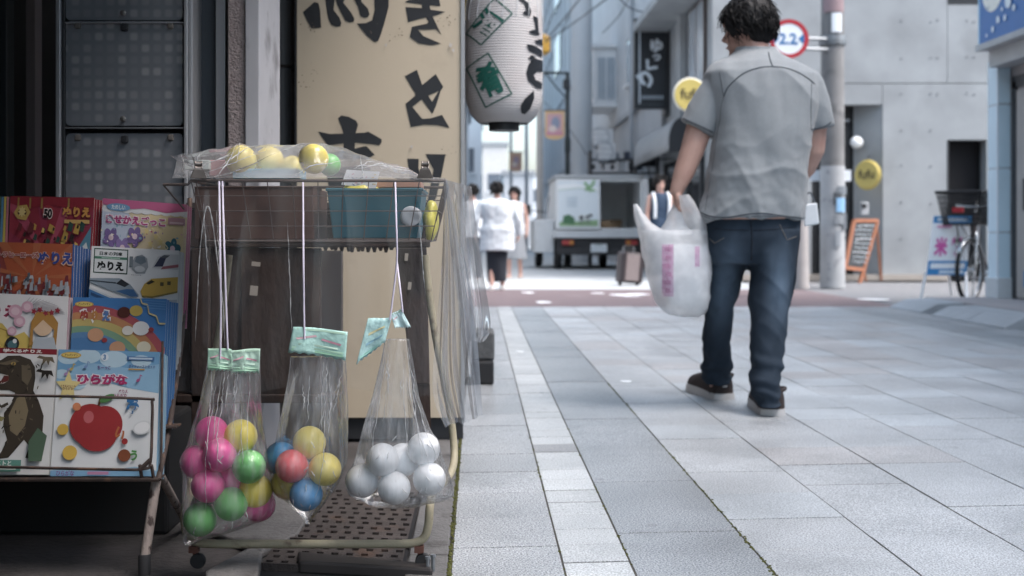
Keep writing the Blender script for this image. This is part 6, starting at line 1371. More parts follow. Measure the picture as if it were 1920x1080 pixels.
def art_girl(a, s):
    a.text('ぬりえ', .38, .86, width=.42, height=.10, c='#A8325A', bold=.06, halo='#F3E8EC', hb=.13)
    a.poly([(.0, .70), (.2, .80), (.45, .76), (.55, .66), (.64, .70), (.72, .62), (.7, .52), (0, .52)], '#D9BE55'); a.line([(.08, .7), (.3, .76), (.5, .7)], .008, '#A8873A')
    for i in range(16): t = i/15; a.line([(.62+.03*math.cos(i), .88), (.62+.36*math.cos(.1+1.3*t), .84+.14*math.sin(.1+1.3*t))], .004, '#A9A6AC')
    for u, v, r in ((.56, .86, .06), (.60, .78, .05), (.66, .9, .05), (.54, .70, .04)): a.ell(u, v, r, r/s, '#D7A9BC', 16); a.ell(u, v, r*.6, r*.6/s, '#E6C6D2', 14)
    a.ell(.80, .75, .085, .08, '#E2C2A0', 18); a.poly([(.70, .78), (.74, .86), (.86, .87), (.93, .78), (.92, .6), (.88, .55), (.9, .72), (.8, .80), (.72, .72), (.72, .6), (.69, .58)], '#B58436')
    for i in range(5): a.star(.72+.05*i, .865+.015*math.sin(i*2), .028, '#9C2C3E', 5, .5, i)
    for u in (.30, .55): a.ell(u, .60, .06, .055, '#2A3034', 18); a.ell(u, .59, .04, .035, '#4E7A82', 16); a.ell(u+.02, .62, .018, .018, '#E8ECEC', 10)
    a.poly([(.74, .66), (.9, .66), (.95, .5), (.7, .5)], '#B9C4CE')
def art_train(a, s):
    a.rect(.03, .78, .42, .985, '#3E5A52'); a.rect(.042, .79, .408, .975, '#DDE3E6'); a.text('日本の列車', .225, .943, width=.26, height=.032, c='#2A3234', bold=.03); a.rect(.042, .898, .408, .918, '#4E8A74'); a.rect(.12, .903, .33, .912, '#A9C9BC'); a.text('ぬりえ', .225, .842, width=.30, height=.075, c='#1E2426', bold=.06)
    a.poly([(.46, .87), (.50, .93), (.58, .95), (.64, .92), (.655, .85), (.62, .795), (.52, .79), (.475, .82)], '#9AA3AB'); a.poly([(.50, .89), (.52, .935), (.61, .935), (.63, .89), (.57, .865)], '#6F7F8C'); a.ell(.56, .83, .06, .025, '#C3CAD0', 16); a.rect(.44, .84, .48, .93, '#7C8890')
    a.poly([(.70, .845), (.76, .94), (.85, .965), (1, .965), (1, .84)], '#C9CDD2'); a.poly([(.72, .855), (.79, .94), (.86, .94), (.82, .86)], '#3A3F5A'); a.poly([(.82, .86), (1, .885), (1, .86), (.8, .835)], '#A8646E'); a.poly([(.78, .93), (.83, .955), (.9, .955), (.86, .93)], '#59616A')
    a.poly([(.0, .735), (.34, .745), (.46, .70), (.56, .62), (.56, .60), (.48, .588), (.2, .65), (.0, .70)], '#8FA0AE'); a.poly([(.36, .74), (.45, .70), (.40, .675), (.3, .70)], '#2D333A'); a.poly([(.30, .64), (.48, .60), (.555, .605), (.50, .66), (.42, .66)], '#3C6C9E'); a.poly([(0, .72), (.3, .71), (.3, .70), (0, .71)], '#44505C')
    a.poly([(.58, .65), (.62, .71), (.70, .755), (1, .78), (1, .66), (.72, .61), (.6, .61)], '#CDA83A'); a.poly([(.64, .715), (.70, .745), (.74, .73), (.67, .705)], '#2D2A22'); a.poly([(.6, .615), (.72, .612), (1, .665), (1, .65), (.72, .598), (.6, .60)], '#8A7A3A'); a.rect(.8, .70, .84, .73, '#5A5030'); a.rect(.88, .71, .92, .74, '#5A5030')
    a.poly([(.0, .66), (.36, .56), (.37, .50), (.28, .48), (0, .58)], '#3F7DB8'); a.poly([(0, .66), (.3, .575), (.3, .565), (0, .645)], '#C9D4DC'); a.poly([(.26, .57), (.34, .555), (.34, .52), (.27, .53)], '#243040'); a.poly([(.02, .62), (.22, .57), (.22, .545), (.02, .595)], '#28507E')
    a.poly([(.52, .48), (.60, .53), (.8, .58), (1, .595), (1, .48)], '#B7BEC4'); a.poly([(.66, .53), (.78, .56), (.8, .535), (.7, .515)], '#4C555E')
    for i in range(6): a.rect(.47+.02*i, .775, .483+.02*i, .779, '#7B8288')
def art_ultra(a, s):
    a.poly([(.32, .0), (.32, 1), (1, 1), (1, 0)], '#B0552E'); a.poly([(.30, 1), (.45, .6), (.7, .7), (.98, .55), (.98, .4), (.3, .4)], '#8E3F3A')
    for i in range(9): a.poly([(.62, .72), (.62+.6*math.cos(i*.7), .72+.4*math.sin(i*.7)), (.62+.6*math.cos(i*.7+.18), .72+.4*math.sin(i*.7+.18))], '#B4653C')
    a.rect(.985, 0, 1, 1, '#2F66A8'); a.rect(0, 0, .32, .82, '#274D80')
    a.text('ウルトラヒーローズ', .42, .90, width=.50, height=.05, c='#A32B34', bold=.04, halo='#E9E4DE', hb=.09); a.text('ぬりえ', .83, .88, width=.32, height=.10, c='#3B4F9A', bold=.05, halo='#E2B9A0', hb=.1)
    rr = random.Random(6)
    a.poly([(.32, .0), (.32, .36), (1, .36), (1, 0)], '#5A2C34')
    for i in range(130):      # a crowd of plain silver and red blocks
        u, v = .36+.60*rr.random(), .30+.42*rr.random(); w_, h_ = rr.uniform(.008, .026), rr.uniform(.012, .045); a.poly([(u-w_, v-h_), (u+w_, v-h_*.8), (u+w_*.7, v+h_), (u-w_*.5, v+h_*.9)], ['#8F99A3', '#B7BEC6', '#7A2E38', '#5A6570', '#A3ABB4'][i % 5])
    a.poly([(.02, .35), (.1, .66), (.18, .74), (.27, .60), (.30, .35)], '#9AA8B6'); a.poly([(.12, .4), (.16, .66), (.2, .66), (.2, .4)], '#C3CCD4')
def art_hero(a, s):
    for i in range(12): t = i*PI/6; a.poly([(.45, .5), (.45+1.0*math.cos(t), .5+.8*math.sin(t)), (.45+1.0*math.cos(t+.22), .5+.8*math.sin(t+.22))], '#8E2F4A' if i % 2 else '#A8455E')
    a.poly([(0, 1), (1, 1), (1, .93), (.8, .90), (.5, .93), (.2, .90), (0, .94)], '#8A2030')
    for u, v in ((.1, 1.), (.24, .98), (.38, 1.), (.7, .97)): a.poly([(u-.012, .9), (u+.012, .9), (u+.01, .99), (u-.01, .99)], '#9A7A3A')
    a.poly([(.05, .86), (.10, .92), (.2, .93), (.25, .87), (.2, .80), (.1, .81)], '#B99A4A'); a.ell(.15, .865, .055, .028, '#4A2A22', 14); a.star(.15, .87, .05, '#D6C078', 8, .6)
    a.ell(.46, .88, .075, .05, '#A0323C', 16); a.text('50', .46, .86, width=.1, c='#201A1C', bold=.06, halo='#E6DDD6', hb=.12)
    a.text('ぬりえ', .80, .875, width=.33, height=.085, c='#C98F3A', bold=.06, halo='#5A1A20', hb=.13); a.rect(.66, .782, .96, .812, '#C9A25A')
    rr = random.Random(9)
    for i in range(90): u, v = .14+.76*rr.random(), .40+.36*rr.random(); r = rr.uniform(.012, .045); a.poly([(u-r, v-r), (u+r*.6, v-r*1.3), (u+r, v+r*.4), (u-r*.2, v+r)], ['#B8933A', '#241E20', '#D0B050', '#3A2A2A', '#6A2A30', '#2E4A44'][i % 6])
    a.poly([(.84, .55), (1, .75), (1, .45)], '#4E86A0'); a.poly([(.75, .45), (.95, .62), (1, .5), (.9, .4)], '#C7CDD0')
def art_pink(a, s):
    a.rect(0, 0, 1, .90, '#D9C9A6'); a.poly([(0, .9), (0, .5), (.25, .55), (.4, .8), (.3, .9)], '#B9C6DC'); a.poly([(.5, .9), (.7, .6), (1, .55), (1, .9)], '#E0CFA0')
    for i in range(9): a.ell(.06+.115*i, .92, .07, .03, '#D9DDE2', 14)
    a.poly([(0, 1), (1, 1), (1, .94), (.75, .915), (.5, .94), (.25, .92), (0, .955)], '#C2608F')
    a.ell(.19, .935, .14, .032, '#6C9CC4', 20); a.text('たのしい', .19, .935, width=.16, c='#E6EDF2')
    a.text('きせかえごっこ', .40, .835, width=.70, height=.075, c='#B23C80', bold=.05, halo='#EEE2EA', hb=.12); a.rect(.78, .82, .98, .88, '#B58A9A'); a.rect(.8, .83, .96, .845, '#D9C0C6')
    # bows and flowers in the cover's lilac, pink, yellow and teal
    for u, v, c_ in ((.12, .68, '#7A66A0'), (.40, .70, '#7A66A0'), (.26, .60, '#8E7AB4'), (.45, .47, '#B9427A'), (.85, .62, '#2F6E80'), (.80, .52, '#3D8494')):
        for k in range(5): t = 2*PI*k/5+u*9; a.ell(u+.055*math.cos(t), v+.045*math.sin(t), .045, .036, c_, 12, t)
        a.ell(u, v, .03, .025, '#E2C9D6', 12)
    a.poly([(.58, .52), (.74, .60), (.75, .46), (.58, .50), (.48, .6), (.5, .46)], '#D6BE4A'); a.line([(.6, .78), (.8, .62), (.6, .52)], .01, '#E9DDB0')
    rp_k = random.Random(31)
    for i in range(70): a.ell(rp_k.random(), .42+.38*rp_k.random(), rp_k.uniform(.005, .018), rp_k.uniform(.004, .012), ['#8E7AB4', '#D9A6C0', '#E9DDB0', '#7FB0C0', '#B9427A', '#EDEBE6'][i % 6], 8)
    for u, v in ((.66, .7), (.72, .66), (.6, .64), (.55, .74)): a.star(u, v, .035, '#E4D088')
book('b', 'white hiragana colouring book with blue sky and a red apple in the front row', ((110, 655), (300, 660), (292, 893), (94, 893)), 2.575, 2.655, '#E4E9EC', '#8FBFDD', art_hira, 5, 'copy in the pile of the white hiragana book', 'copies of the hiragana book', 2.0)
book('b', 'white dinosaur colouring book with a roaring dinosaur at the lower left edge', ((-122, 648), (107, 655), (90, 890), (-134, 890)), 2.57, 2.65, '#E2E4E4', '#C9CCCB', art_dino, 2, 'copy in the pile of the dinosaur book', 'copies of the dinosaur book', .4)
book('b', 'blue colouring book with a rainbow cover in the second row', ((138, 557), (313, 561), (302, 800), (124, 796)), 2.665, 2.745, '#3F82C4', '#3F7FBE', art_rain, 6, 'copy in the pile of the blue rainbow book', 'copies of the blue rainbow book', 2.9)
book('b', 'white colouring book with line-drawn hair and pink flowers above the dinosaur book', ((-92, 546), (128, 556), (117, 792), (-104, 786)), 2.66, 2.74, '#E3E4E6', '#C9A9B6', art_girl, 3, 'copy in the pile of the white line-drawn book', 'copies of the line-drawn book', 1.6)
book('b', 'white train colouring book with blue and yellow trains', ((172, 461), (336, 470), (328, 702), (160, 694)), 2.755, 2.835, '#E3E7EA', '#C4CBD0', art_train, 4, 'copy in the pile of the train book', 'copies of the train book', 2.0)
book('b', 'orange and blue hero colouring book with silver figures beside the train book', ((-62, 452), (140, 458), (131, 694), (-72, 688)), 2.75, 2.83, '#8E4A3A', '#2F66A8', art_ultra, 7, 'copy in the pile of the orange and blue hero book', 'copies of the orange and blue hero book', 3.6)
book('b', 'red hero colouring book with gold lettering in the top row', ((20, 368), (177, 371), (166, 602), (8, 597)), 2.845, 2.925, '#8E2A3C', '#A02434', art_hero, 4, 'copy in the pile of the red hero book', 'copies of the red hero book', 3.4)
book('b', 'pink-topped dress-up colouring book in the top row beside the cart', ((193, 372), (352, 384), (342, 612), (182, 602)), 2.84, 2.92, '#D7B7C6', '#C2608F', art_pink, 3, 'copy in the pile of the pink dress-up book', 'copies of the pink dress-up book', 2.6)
for i, (c_, px_) in enumerate((('#5E9AC0', 3), ('#D9C04A', 8), ('#C77A86', 13), ('#7FA06A', -3), ('#D8A03A', -9))):
    m = MB(); m.hexa([P(px_, 369, 2.9), P(px_+4, 369, 2.9), P(px_-4, 600, 2.85), P(px_-9, 600, 2.85)], [P(px_, 369, 3.08), P(px_+4, 369, 3.08), P(px_-4, 600, 3.03), P(px_-9, 600, 3.03)])
    tag(m.build('thin_book', ink(c_), None), '%s thin book seen edge-on at the left end of the top row' % ['blue', 'yellow', 'pink', 'green', 'orange'][i], 'book')
m = MB(); m.bb(-1.25, px_x(325, 3.0), 2.95, 3.2, -.012, .27); tag(m.build('shade_block', mat('shade_block_black', (.012, .012, .013), .7), None, bevel=.01), 'plain black block on the floor, added to darken the space under the book rack', 'box')  # black block added to paint in the shade below the rack
t = thing('small_bottle', 'small dark bottle with a grey cap standing behind the rack leg', 'bottle', G(333, 965))
q = G(333, 965); m = MB(); m.lathe([(.012, 0), (.013, .045), (.009, .055), (.009, .06)], q, 14); m.build('bottle_body', M_dkf, t, smooth=40); m = MB(); m.lathe([(.010, .061), (.010, .085)], q, 14); m.build('cap', ink('#9A9DA0', .5), t, smooth=40)
INK_SHADE = 1.0
# ------------------------------------------------------------------ brown desk behind the cart
YD = 3.25
dk = thing('old_desk', 'old peeling dark brown wooden stand behind the wire cart', 'desk', (px_x(600, YD), YD+.15, 0))
M_old = mat('peeling_brown_paint', (.034, .021, .017), .7, var=.25, vs=12, col2=(.024, .02, .02), cover=.45, s2=9, bump=.5, bs=40, stretch=(1, 1, .5))
def dpx(x0, x1, y0, y1, nm, d0=0, d1=.03, mt=M_old): m = MB(); m.bb(px_x(x0, YD), px_x(x1, YD), YD+d0, YD+d1, max(-.012, py_z(y1, YD)), py_z(y0, YD)); return m.build(nm, mt, dk, bevel=.003)
dpx(352, 812, 380, 392, 'tabletop', -.02, .35); dpx(356, 806, 393, 464, 'apron')
dpx(300, 352, 470, 960, 'side_board', .03, .06); dpx(450, 600, 465, 752, 'panel', .01, .04); dpx(358, 392, 465, 985, 'leg', 0, .05); dpx(392, 450, 465, 752, 'slat', .02, .04); dpx(330, 640, 740, 756, 'stretcher', .0, .05)
m = MB(); m.hexa([P(x, y, YD) for x, y in ((742, 464), (800, 464), (806, 720), (772, 720))], [P(x, y, YD+.05) for x, y in ((742, 464), (800, 464), (806, 720), (772, 720))]); m.build('leg', M_old, dk, bevel=.003)
m = MB(); m.hexa([P(x, y, YD+.01) for x, y in ((772, 720), (806, 720), (812, 960), (786, 960))], [P(x, y, YD+.05) for x, y in ((772, 720), (806, 720), (812, 960), (786, 960))]); m.build('leg', M_old, dk)
rr = random.Random(3)
for i in range(13):
    px_ = 612+i*10+rr.uniform(-3, 3); m = MB(); m.tube([P(px_, 463, YD+.01), P(px_+rr.uniform(-1, 1), 466+rr.uniform(2, 8), YD+.01)], [.008, .004], 6); m.build('paint_drip', M_old, dk)
for px_, py_, w_, h_ in ((762, 482, 6, 14), (768, 536, 6, 14), (476, 545, 14, 18), (480, 495, 16, 8)):
    m = MB(); m.box(P(px_, py_, YD-.004), (w_*YD/FP, .004, h_*YD/FP), Euler((0, .1, 0)).to_matrix()); m.build('pale_chip', ink('#9A948C', .8), dk)
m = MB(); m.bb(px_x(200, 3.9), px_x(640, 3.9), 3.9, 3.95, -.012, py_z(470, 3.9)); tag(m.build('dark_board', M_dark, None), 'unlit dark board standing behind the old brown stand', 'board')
m = MB(); m.bb(px_x(395, 3.6), px_x(432, 3.6), 3.6, 3.63, py_z(745, 3.6), py_z(590, 3.6)); tag(m.build('grey_plank', mat('grey_slat_paint', (.16, .15, .145), .8), None), 'pale grey slat glimpsed between the legs of the brown stand', 'slat')
# ------------------------------------------------------------------ wire cart with hanging bags of balls
YF, YR_ = 2.60, 2.96
ct = thing('wire_cart', 'wire basket cart on a cream tubular frame with casters', 'cart', (px_x(600, YF), 2.78, 0))
M_wire = mat('dull_brown_wire', (.12, .10, .095), .5, .5, var=.2, vs=30); M_tube = mat('chipped_olive_cream_tube', (.30, .27, .19), .6, var=.15, vs=12, col2=(.16, .12, .085), cover=.33, edge=.05, s2=26, bump=.2, bs=90)
xl, xr, zt, zbm = px_x(358, YF), px_x(834, YF), py_z(339, YF), py_z(452, YF)
m = MB(); m.tube([(xl, YF, zt), (xr, YF, zt), (xr, YR_, zt), (xl, YR_, zt)], .0035, 6, closed=True); m.build('top_rim', M_wire, ct)
for k in range(1, 5):
    f = k/4; ins = .03*f; m = MB(); z = lerp(zt, zbm, f); m.tube([(xl+ins, YF+ins*.4, z), (xr-ins, YF+ins*.4, z), (xr-ins, YR_-ins, z), (xl+ins, YR_-ins, z)], .0012 if k < 4 else .0024, 5, closed=True); m.build('hoop_wire', M_wire, ct)
for k in range(11):
    x0 = lerp(xl, xr, k/10); x1 = lerp(xl+.03, xr-.03, k/10)
    m = MB(); m.tube([(x0, YF, zt), (x1, YF+.012, zbm), (x1, YR_-.03, zbm), (x0, YR_, zt)], .0012, 5); m.build('upright_wire', M_wire, ct)
for k in range(1, 8):
    y0 = lerp(YF, YR_, k/8); m = MB(); m.tube([(xl, y0, zt), (xl+.03, y0, zbm), (xr-.03, y0, zbm), (xr, y0, zt)], .0012, 5); m.build('cross_wire', M_wire, ct)
m = MB(); m.tube([P(306, 346, YF), P(352, 346, YF), P(358, 339, YF)], .0032, 6); m.tube([P(306, 346, YF), P(345, 392, YF+.05)], .0022, 6); m.build('hook_wire', M_wire, ct)
mid = px_x(598, 2.8)
for sgn in (1, -1):
    pts = [P(797, 478, 2.95), P(806, 560, 2.95), P(820, 650, 2.95), P(842, 760, 2.95), P(851, 835, 2.94), P(850, 872, 2.90), P(838, 898, 2.80), P(812, 922, 2.68), P(806, 950, 2.615), P(803, 985, 2.60), P(795, 1008, 2.60), P(776, 1018, 2.60), P(740, 1020, 2.60)]
    if sgn < 0: pts = [Vector((2*mid-p.x, p.y, p.z)) for p in pts]
    m = MB(); m.tube(curve_pts(pts, 5), .0092, 12); m.build('leg_tube', M_tube, ct, smooth=60)
e0 = P(740, 1020, 2.60); m = MB(); m.tube([e0, Vector((2*mid-e0.x, 2.60, e0.z))], .0092, 12); m.build('floor_rail', M_tube, ct, smooth=60)
m = MB(); m.tube([P(797, 452, 2.95), Vector((2*mid-P(797, 452, 2.95).x, 2.95, P(797, 452, 2.95).z))], .006, 10); m.build('back_rail', M_wire, ct, smooth=60)
for px_ in (786, None):
    q = P(786, 1022, 2.60) if px_ else Vector((2*mid-P(786, 1022, 2.60).x, 2.60, P(786, 1022, 2.60).z))
    m = MB(); m.box(q+Vector((0, 0, -.008)), (.02, .02, .014)); m.tube([q+Vector((0, 0, -.014)), q+Vector((.006, 0, -.034))], .005); cs = m.build('caster_fork', mat('rusty_red_fork', (.13, .06, .045), .7, .3), ct)
    m = MB(); m.lathe([(.004, -.008), (.015, -.008), (.0165, -.005), (.0165, .005), (.015, .008), (.004, .008)], q+Vector((.008, 0, -q.z+.0165-.0005+.004)), 18, 0, Matrix.Rotation(PI/2, 3, 'X') @ Matrix.Rotation(0, 3, 'Z')); m.build('caster_wheel', M_rub, ct, smooth=40)
# ---- goods in the basket
M_card = mat('worn_brown_cardboard', (.085, .05, .042), .8, var=.25, vs=10, col2=(.045, .032, .03), cover=.4, s2=8)
m = MB(); m.bb(px_x(366, 2.66), px_x(588, 2.66), 2.655, 2.90, zbm+.004, py_z(352, 2.66)); m.bb(px_x(366, 2.66)-.001, px_x(588, 2.66)+.001, 2.652, 2.80, py_z(352, 2.66), py_z(350, 2.66)); tag(m.build('cardboard_box', M_card, None, bevel=.004), 'dark brown cardboard box filling the other end of the wire basket', 'box')
bl = thing('blue_crate', 'teal blue plastic basket inside the wire cart', 'crate', (px_x(705, 2.68), 2.75, zbm))
tp = [Vector((px_x(612, 2.66), 2.652, py_z(352, 2.66))), Vector((px_x(792, 2.66), 2.652, py_z(352, 2.66)))]
m = MB(); xa_, xb_ = px_x(614, 2.66), px_x(792, 2.66); z1_ = py_z(356, 2.66); z0_ = zbm+.006
def cr(x0, x1, y0, y1, z): return [Vector((x0, y0, z)), Vector((x1, y0, z)), Vector((x1, y1, z)), Vector((x0, y1, z))]
m.loft([cr(xa_+.012, xb_-.012, 2.662, 2.88, z0_), cr(xa_, xb_, 2.650, 2.90, z1_), cr(xa_+.004, xb_-.004, 2.654, 2.896, z1_), cr(xa_+.016, xb_-.016, 2.666, 2.876, z0_+.004)], 0, True); m.build('tub', mat('teal_plastic', (.035, .115, .15), .4, var=.1), bl, bevel=.002)
m = MB(); m.tube(cr(xa_, xb_, 2.650, 2.90, z1_), .004, 6, closed=True); m.build('rim', MATS['teal_plastic'], bl)
M_ybag = mat('yellow_packet', (.55, .50, .10), .3, var=.15, vs=20, bump=.4, bs=40); M_ball_y = mat('yellow_ball', (.74, .60, .07), .35, var=.05); M_ball_g = mat('green_ball', (.15, .46, .14), .35, var=.05); M_ball_p = mat('pink_ball', (.78, .10, .34), .35, var=.05); M_ball_r = mat('coral_ball', (.80, .16, .18), .35, var=.05); M_ball_b = mat('blue_ball', (.06, .28, .56), .4, var=.10, vs=60); M_ball_w = mat('white_ball', (.86, .88, .90), .45, var=.03); M_ball_y2 = mat('pale_yellow_ball', (.76, .64, .18), .35, var=.06)
def lump(nm, c, sc, mt, lb, cat, seed):
    m = MB(); m.ball(c, 1, 20, 14, 0, sc); me_ = m.mesh(nm, mt, 180); fold(me_, lambda p, n: .006*noise.noise(p*40+Vector((seed, 0, 0)))); return tag(link(nm, me_), lb, cat)
lump('snack_packet', P(676, 362, 2.70), (.045, .03, .022), M_ybag, 'crumpled yellow packet in the teal basket', 'packet', 1)
lump('snack_packet', P(808, 415, 2.66), (.016, .03, .045), M_ybag, 'yellow packet pressed in the basket corner', 'packet', 7)
lump('paper_bundle', P(772, 405, 2.647), (.022, .006, .022), ink('#9FA4AA', .7), 'small grey-white paper bundle against the teal basket', 'packet', 3)
m = MB(); m.hexa([P(x, y, 2.68) for x, y in ((640, 346), (650, 318), (712, 322), (704, 356))], [P(x, y, 2.683) for x, y in ((640, 346), (650, 318), (712, 322), (704, 356))])
t = thing('toy_card', 'white printed toy card leaning in the basket', 'card', P(676, 356, 2.68)); m.build('card', ink('#DDE0E4', .5), t)
a = Art(plane_px(2.679), .0002)
for i in range(26): a.line(neg([(648+rr.uniform(0, 52), 326+rr.uniform(0, 22)), (650+rr.uniform(0, 55), 326+rr.uniform(0, 22))][:1]+[(648+rr.uniform(0, 52), 326+rr.uniform(0, 22))]) if False else [(x0, -y0), (x0+rr.uniform(-6, 6), -y0-rr.uniform(-3, 3))], 1.3, ['#7A86A8', '#C98A9C', '#5E6470', '#D2B45A'][i % 4]) if [x0 := rr.uniform(652, 702), y0 := rr.uniform(326, 348)] else None
a.build('print', t)
for i, (x0, x1, y0, y1, Y, c_, lb) in enumerate(((436, 560, 316, 335, 2.70, '#7FA6B8', 'flat pale blue box on top of the basket under the film'), (392, 440, 300, 330, 2.74, '#B98A8E', 'small pinkish box under the film beside the clip'), (700, 790, 340, 352, 2.72, '#B08A7A', 'flat orange-brown packet on the teal basket'), (345, 392, 300, 318, 2.72, '#B9C4C0', 'pale printed box under the film near the tip of the sheet'))):
    m = MB(); p0, p1 = P(x0, y1, Y), P(x1, y0, Y); m.bb(p0.x, p1.x, Y, Y+.12, p0.z, p1.z); tag(m.build('toy_box', ink(c_, .5), None, bevel=.002), lb, 'box')
for px_, py_, r_, Y, mt, lb in ((452, 301, 29, 2.72, M_ball_y2, 'yellow ball under the film near the front clip'), (505, 303, 28, 2.80, M_ball_y2, 'yellow ball under the film between the other two yellow balls'), (588, 298, 28, 2.68, M_ball_y, 'bright yellow ball highest on top of the cart'), (548, 316, 24, 2.78, M_ball_y2, 'pale yellow ball half hidden behind the bright yellow one'), (618, 309, 21, 2.74, M_ball_g, 'green ball on top of the cart beside the bright yellow ball')):
    m = MB(); m.ball(P(px_, py_, Y), r_*Y/FP, 28, 18); tag(m.build('toy_ball', mt, None, smooth=180), lb, 'ball', 'toy balls on top of the cart')
# ---- plastic sheet over the cart
M_sheet = film('clear_vinyl_sheet', (.99, .99, .99), .04, (.72, .75, .78), .12, .3, 9, .5, (1, 1, .3), 3.5)
M_sheet2 = film('wrinkled_vinyl', (.985, .985, .99), .24, (.88, .90, .93), .12, .12, 6, .6, (1, 1, .6), 2.2)
st = thing('plastic_sheet', 'clear plastic sheet draped over the wire cart', 'sheet', (px_x(640, YF), YF, .38))
z_top = zt+.005
def front(u, v):
    x = lerp(px_x(352, YF), xr, u); drop = lerp(0, .452+.012*math.sin(u*9), v)
    rip = (.008*math.sin(u*19+1.3*math.sin(v*2.3))+.006*math.sin(u*43+2))*smooth01(v*1.5)+.006*noise.noise((u*9, v*4, 2))*v
    for uc, wd, am in ((.07, .012, .016), (.12, .010, .012), (.62, .01, .008), (.9, .012, .012)): rip -= am*math.exp(-((u-uc-.03*v)/wd)**2)*smooth01(v*4)*(1-.6*v)
    return Vector((x+.004*math.sin(u*13)*v-.02*v*(1-u), YF-.014-.004-abs(.01*v)+rip*.7, z_top-drop))
m = MB(); m.grid(front, 90, 40); m.build('front_drape', M_sheet, st, smooth=180)
# corner and side drape: two overlapping tongues of film fanning out from the street corner of the basket
def along(tab, v):
    k = v*(len(tab)-1); i = min(int(k), len(tab)-2); t = k-i; a_, b_ = tab[i], tab[i+1]; return tuple(lerp(p, q, t) for p, q in zip(a_, b_))
def tongue(nm, LE, RE, ridges, seed, nu=50, nv=60):
    le = [tuple(p) for p in curve_pts(LE, 6)]; re_ = [tuple(p) for p in curve_pts(RE, 6)]
    def f(u, v):
        a_, b_ = along(le, v), along(re_, v); px_, py_, Y = (lerp(p, q, u) for p, q in zip(a_, b_))
        dy = .010*math.sin(u*8+seed+v*1.5)*smooth01(v*3)+.006*noise.noise((u*6, v*5, seed))*v
        for uc, sl, wd, am in ridges: dy -= am*math.exp(-((u-uc-sl*v)/wd)**2)*smooth01(v*5)
        return P(px_, py_+(3*math.sin(u*9+seed) if v > .98 else 0), Y)+Vector((0, dy, 0))
    m = MB(); m.grid(f, nu, nv); m.build(nm, M_sheet2, st, smooth=180)
tongue('side_drape', [(836, 337, 2.585), (842, 440, 2.60), (856, 550, 2.62), (872, 640, 2.64)], [(884, 350, 2.93), (890, 400, 2.92), (904, 500, 2.88), (920, 606, 2.82), (908, 640, 2.80)], [(.35, .12, .05, .035), (.7, -.1, .06, .03)], 1.)
tongue('corner_drape', [(833, 337, 2.58), (829, 480, 2.575), (818, 620, 2.57), (812, 735, 2.565), (835, 800, 2.57)], [(838, 337, 2.58), (862, 440, 2.60), (882, 540, 2.62), (896, 650, 2.64), (905, 780, 2.66)], [(.45, .0, .05, .03), (.75, .05, .05, .025), (.15, .1, .05, .02)], 3.)
TOPB = [(P(a_, b_, c_), d_*c_/FP) for a_, b_, d_, c_ in ((452, 301, 29, 2.72), (505, 303, 28, 2.80), (588, 298, 28, 2.68), (548, 316, 24, 2.78), (618, 309, 21, 2.74))]
def top(u, v):     # u left-right, v front-back
    x = lerp(px_x(322, YF), xr, u); y = lerp(YF-.016, YR_+.01, v)
    edge = math.sin(PI*min(1, max(0, v)))**.6; px_ = VX+x*FP/YF
    hgt = interp([(318, .056), (360, .066), (440, .080), (520, .082), (590, .086), (640, .068), (720, .04), (790, .012), (840, .002)], px_)[0]
    z = z_top+hgt*smooth01(v*2.6)*(1 if v < .6 else 1-.6*smooth01((v-.6)/.4))+.006*noise.noise((u*9, v*7, 3))*smooth01(v*3)+.004*noise.noise((u*23, v*15, 5))*smooth01(v*3)
    for bc, br in TOPB:
        dd_ = math.hypot(x-bc.x, y-bc.y); rr_ = br*1.04
        if dd_ < rr_: z = max(z, bc.z+math.sqrt(rr_*rr_-dd_*dd_)+.0015)
        elif dd_ < rr_*2: z = max(z, bc.z-.006-(dd_-rr_)*.9)
    if u < .1: y += 0; x -= .02*(1-u/.1)*smooth01(v*2); 
    return Vector((x, y, z))
m = MB(); m.grid(top, 160, 80); m.build('top_cover', M_sheet2, st, smooth=180)
m = MB(); m.grid(lambda u, v: P(lerp(lerp(318, 372, v), lerp(372, 376, v), u), lerp(lerp(291, 322, v), lerp(286, 338, v), u)+2*math.sin(u*9+v*5), lerp(2.62, 2.60, u))+Vector((0, .01*noise.noise((u*5, v*5, 1)), 0)), 14, 14); m.build('loose_corner', M_sheet2, st, smooth=180)
rq = random.Random(21)
M_glint0 = film('glint_film', (.97, .97, .98), .5, (.93, .95, .97), .15, .3, 60, .6)  # milky film whose pale strips paint highlights along the sheet's folds
m = MB(); m.grid(lambda u, v: Vector((0, -.004, .0025))+top(lerp(.15, .47, u)+.02*(v-.5)*(1+2*u), lerp(.02, .36, u)+.05*(v-.5)), 24, 4); m.build('sheen_streak', M_glint0, st, smooth=180)
for k in range(14):
    u0, v0 = rq.uniform(.02, .8), rq.uniform(.02, .2); u1, v1 = u0+rq.uniform(-.05, .22), v0+rq.uniform(.1, .3); pts_ = [top(lerp(u0, u1, i/9)+rq.gauss(0, .002), lerp(v0, v1, i/9))+Vector((0, -.001, .0012)) for i in range(10)]
    m = MB(); m.tube(pts_, [.0011*math.sin(PI*(i+.4)/10)*rq.uniform(.4, 1.1)+.0001 for i in range(10)], 5); m.build('crease_glint', M_glint0, st, smooth=180)
for uu, dv in ((.075, 0), (.125, .1), (.4, .3), (.9, .05)):
    pts_ = [front(uu+.03*(i/20)+rq.gauss(0, .0008), lerp(.12+dv*.3, .5+dv*.8, i/20))+Vector((0, -.0012, 0)) for i in range(21)]
    m = MB(); m.tube(pts_, [.0014*math.sin(PI*(i+.4)/21)*rq.uniform(.2, 1.1)+.0001 for i in range(21)], 5); m.build('crease_glint', M_glint0, st, smooth=180)
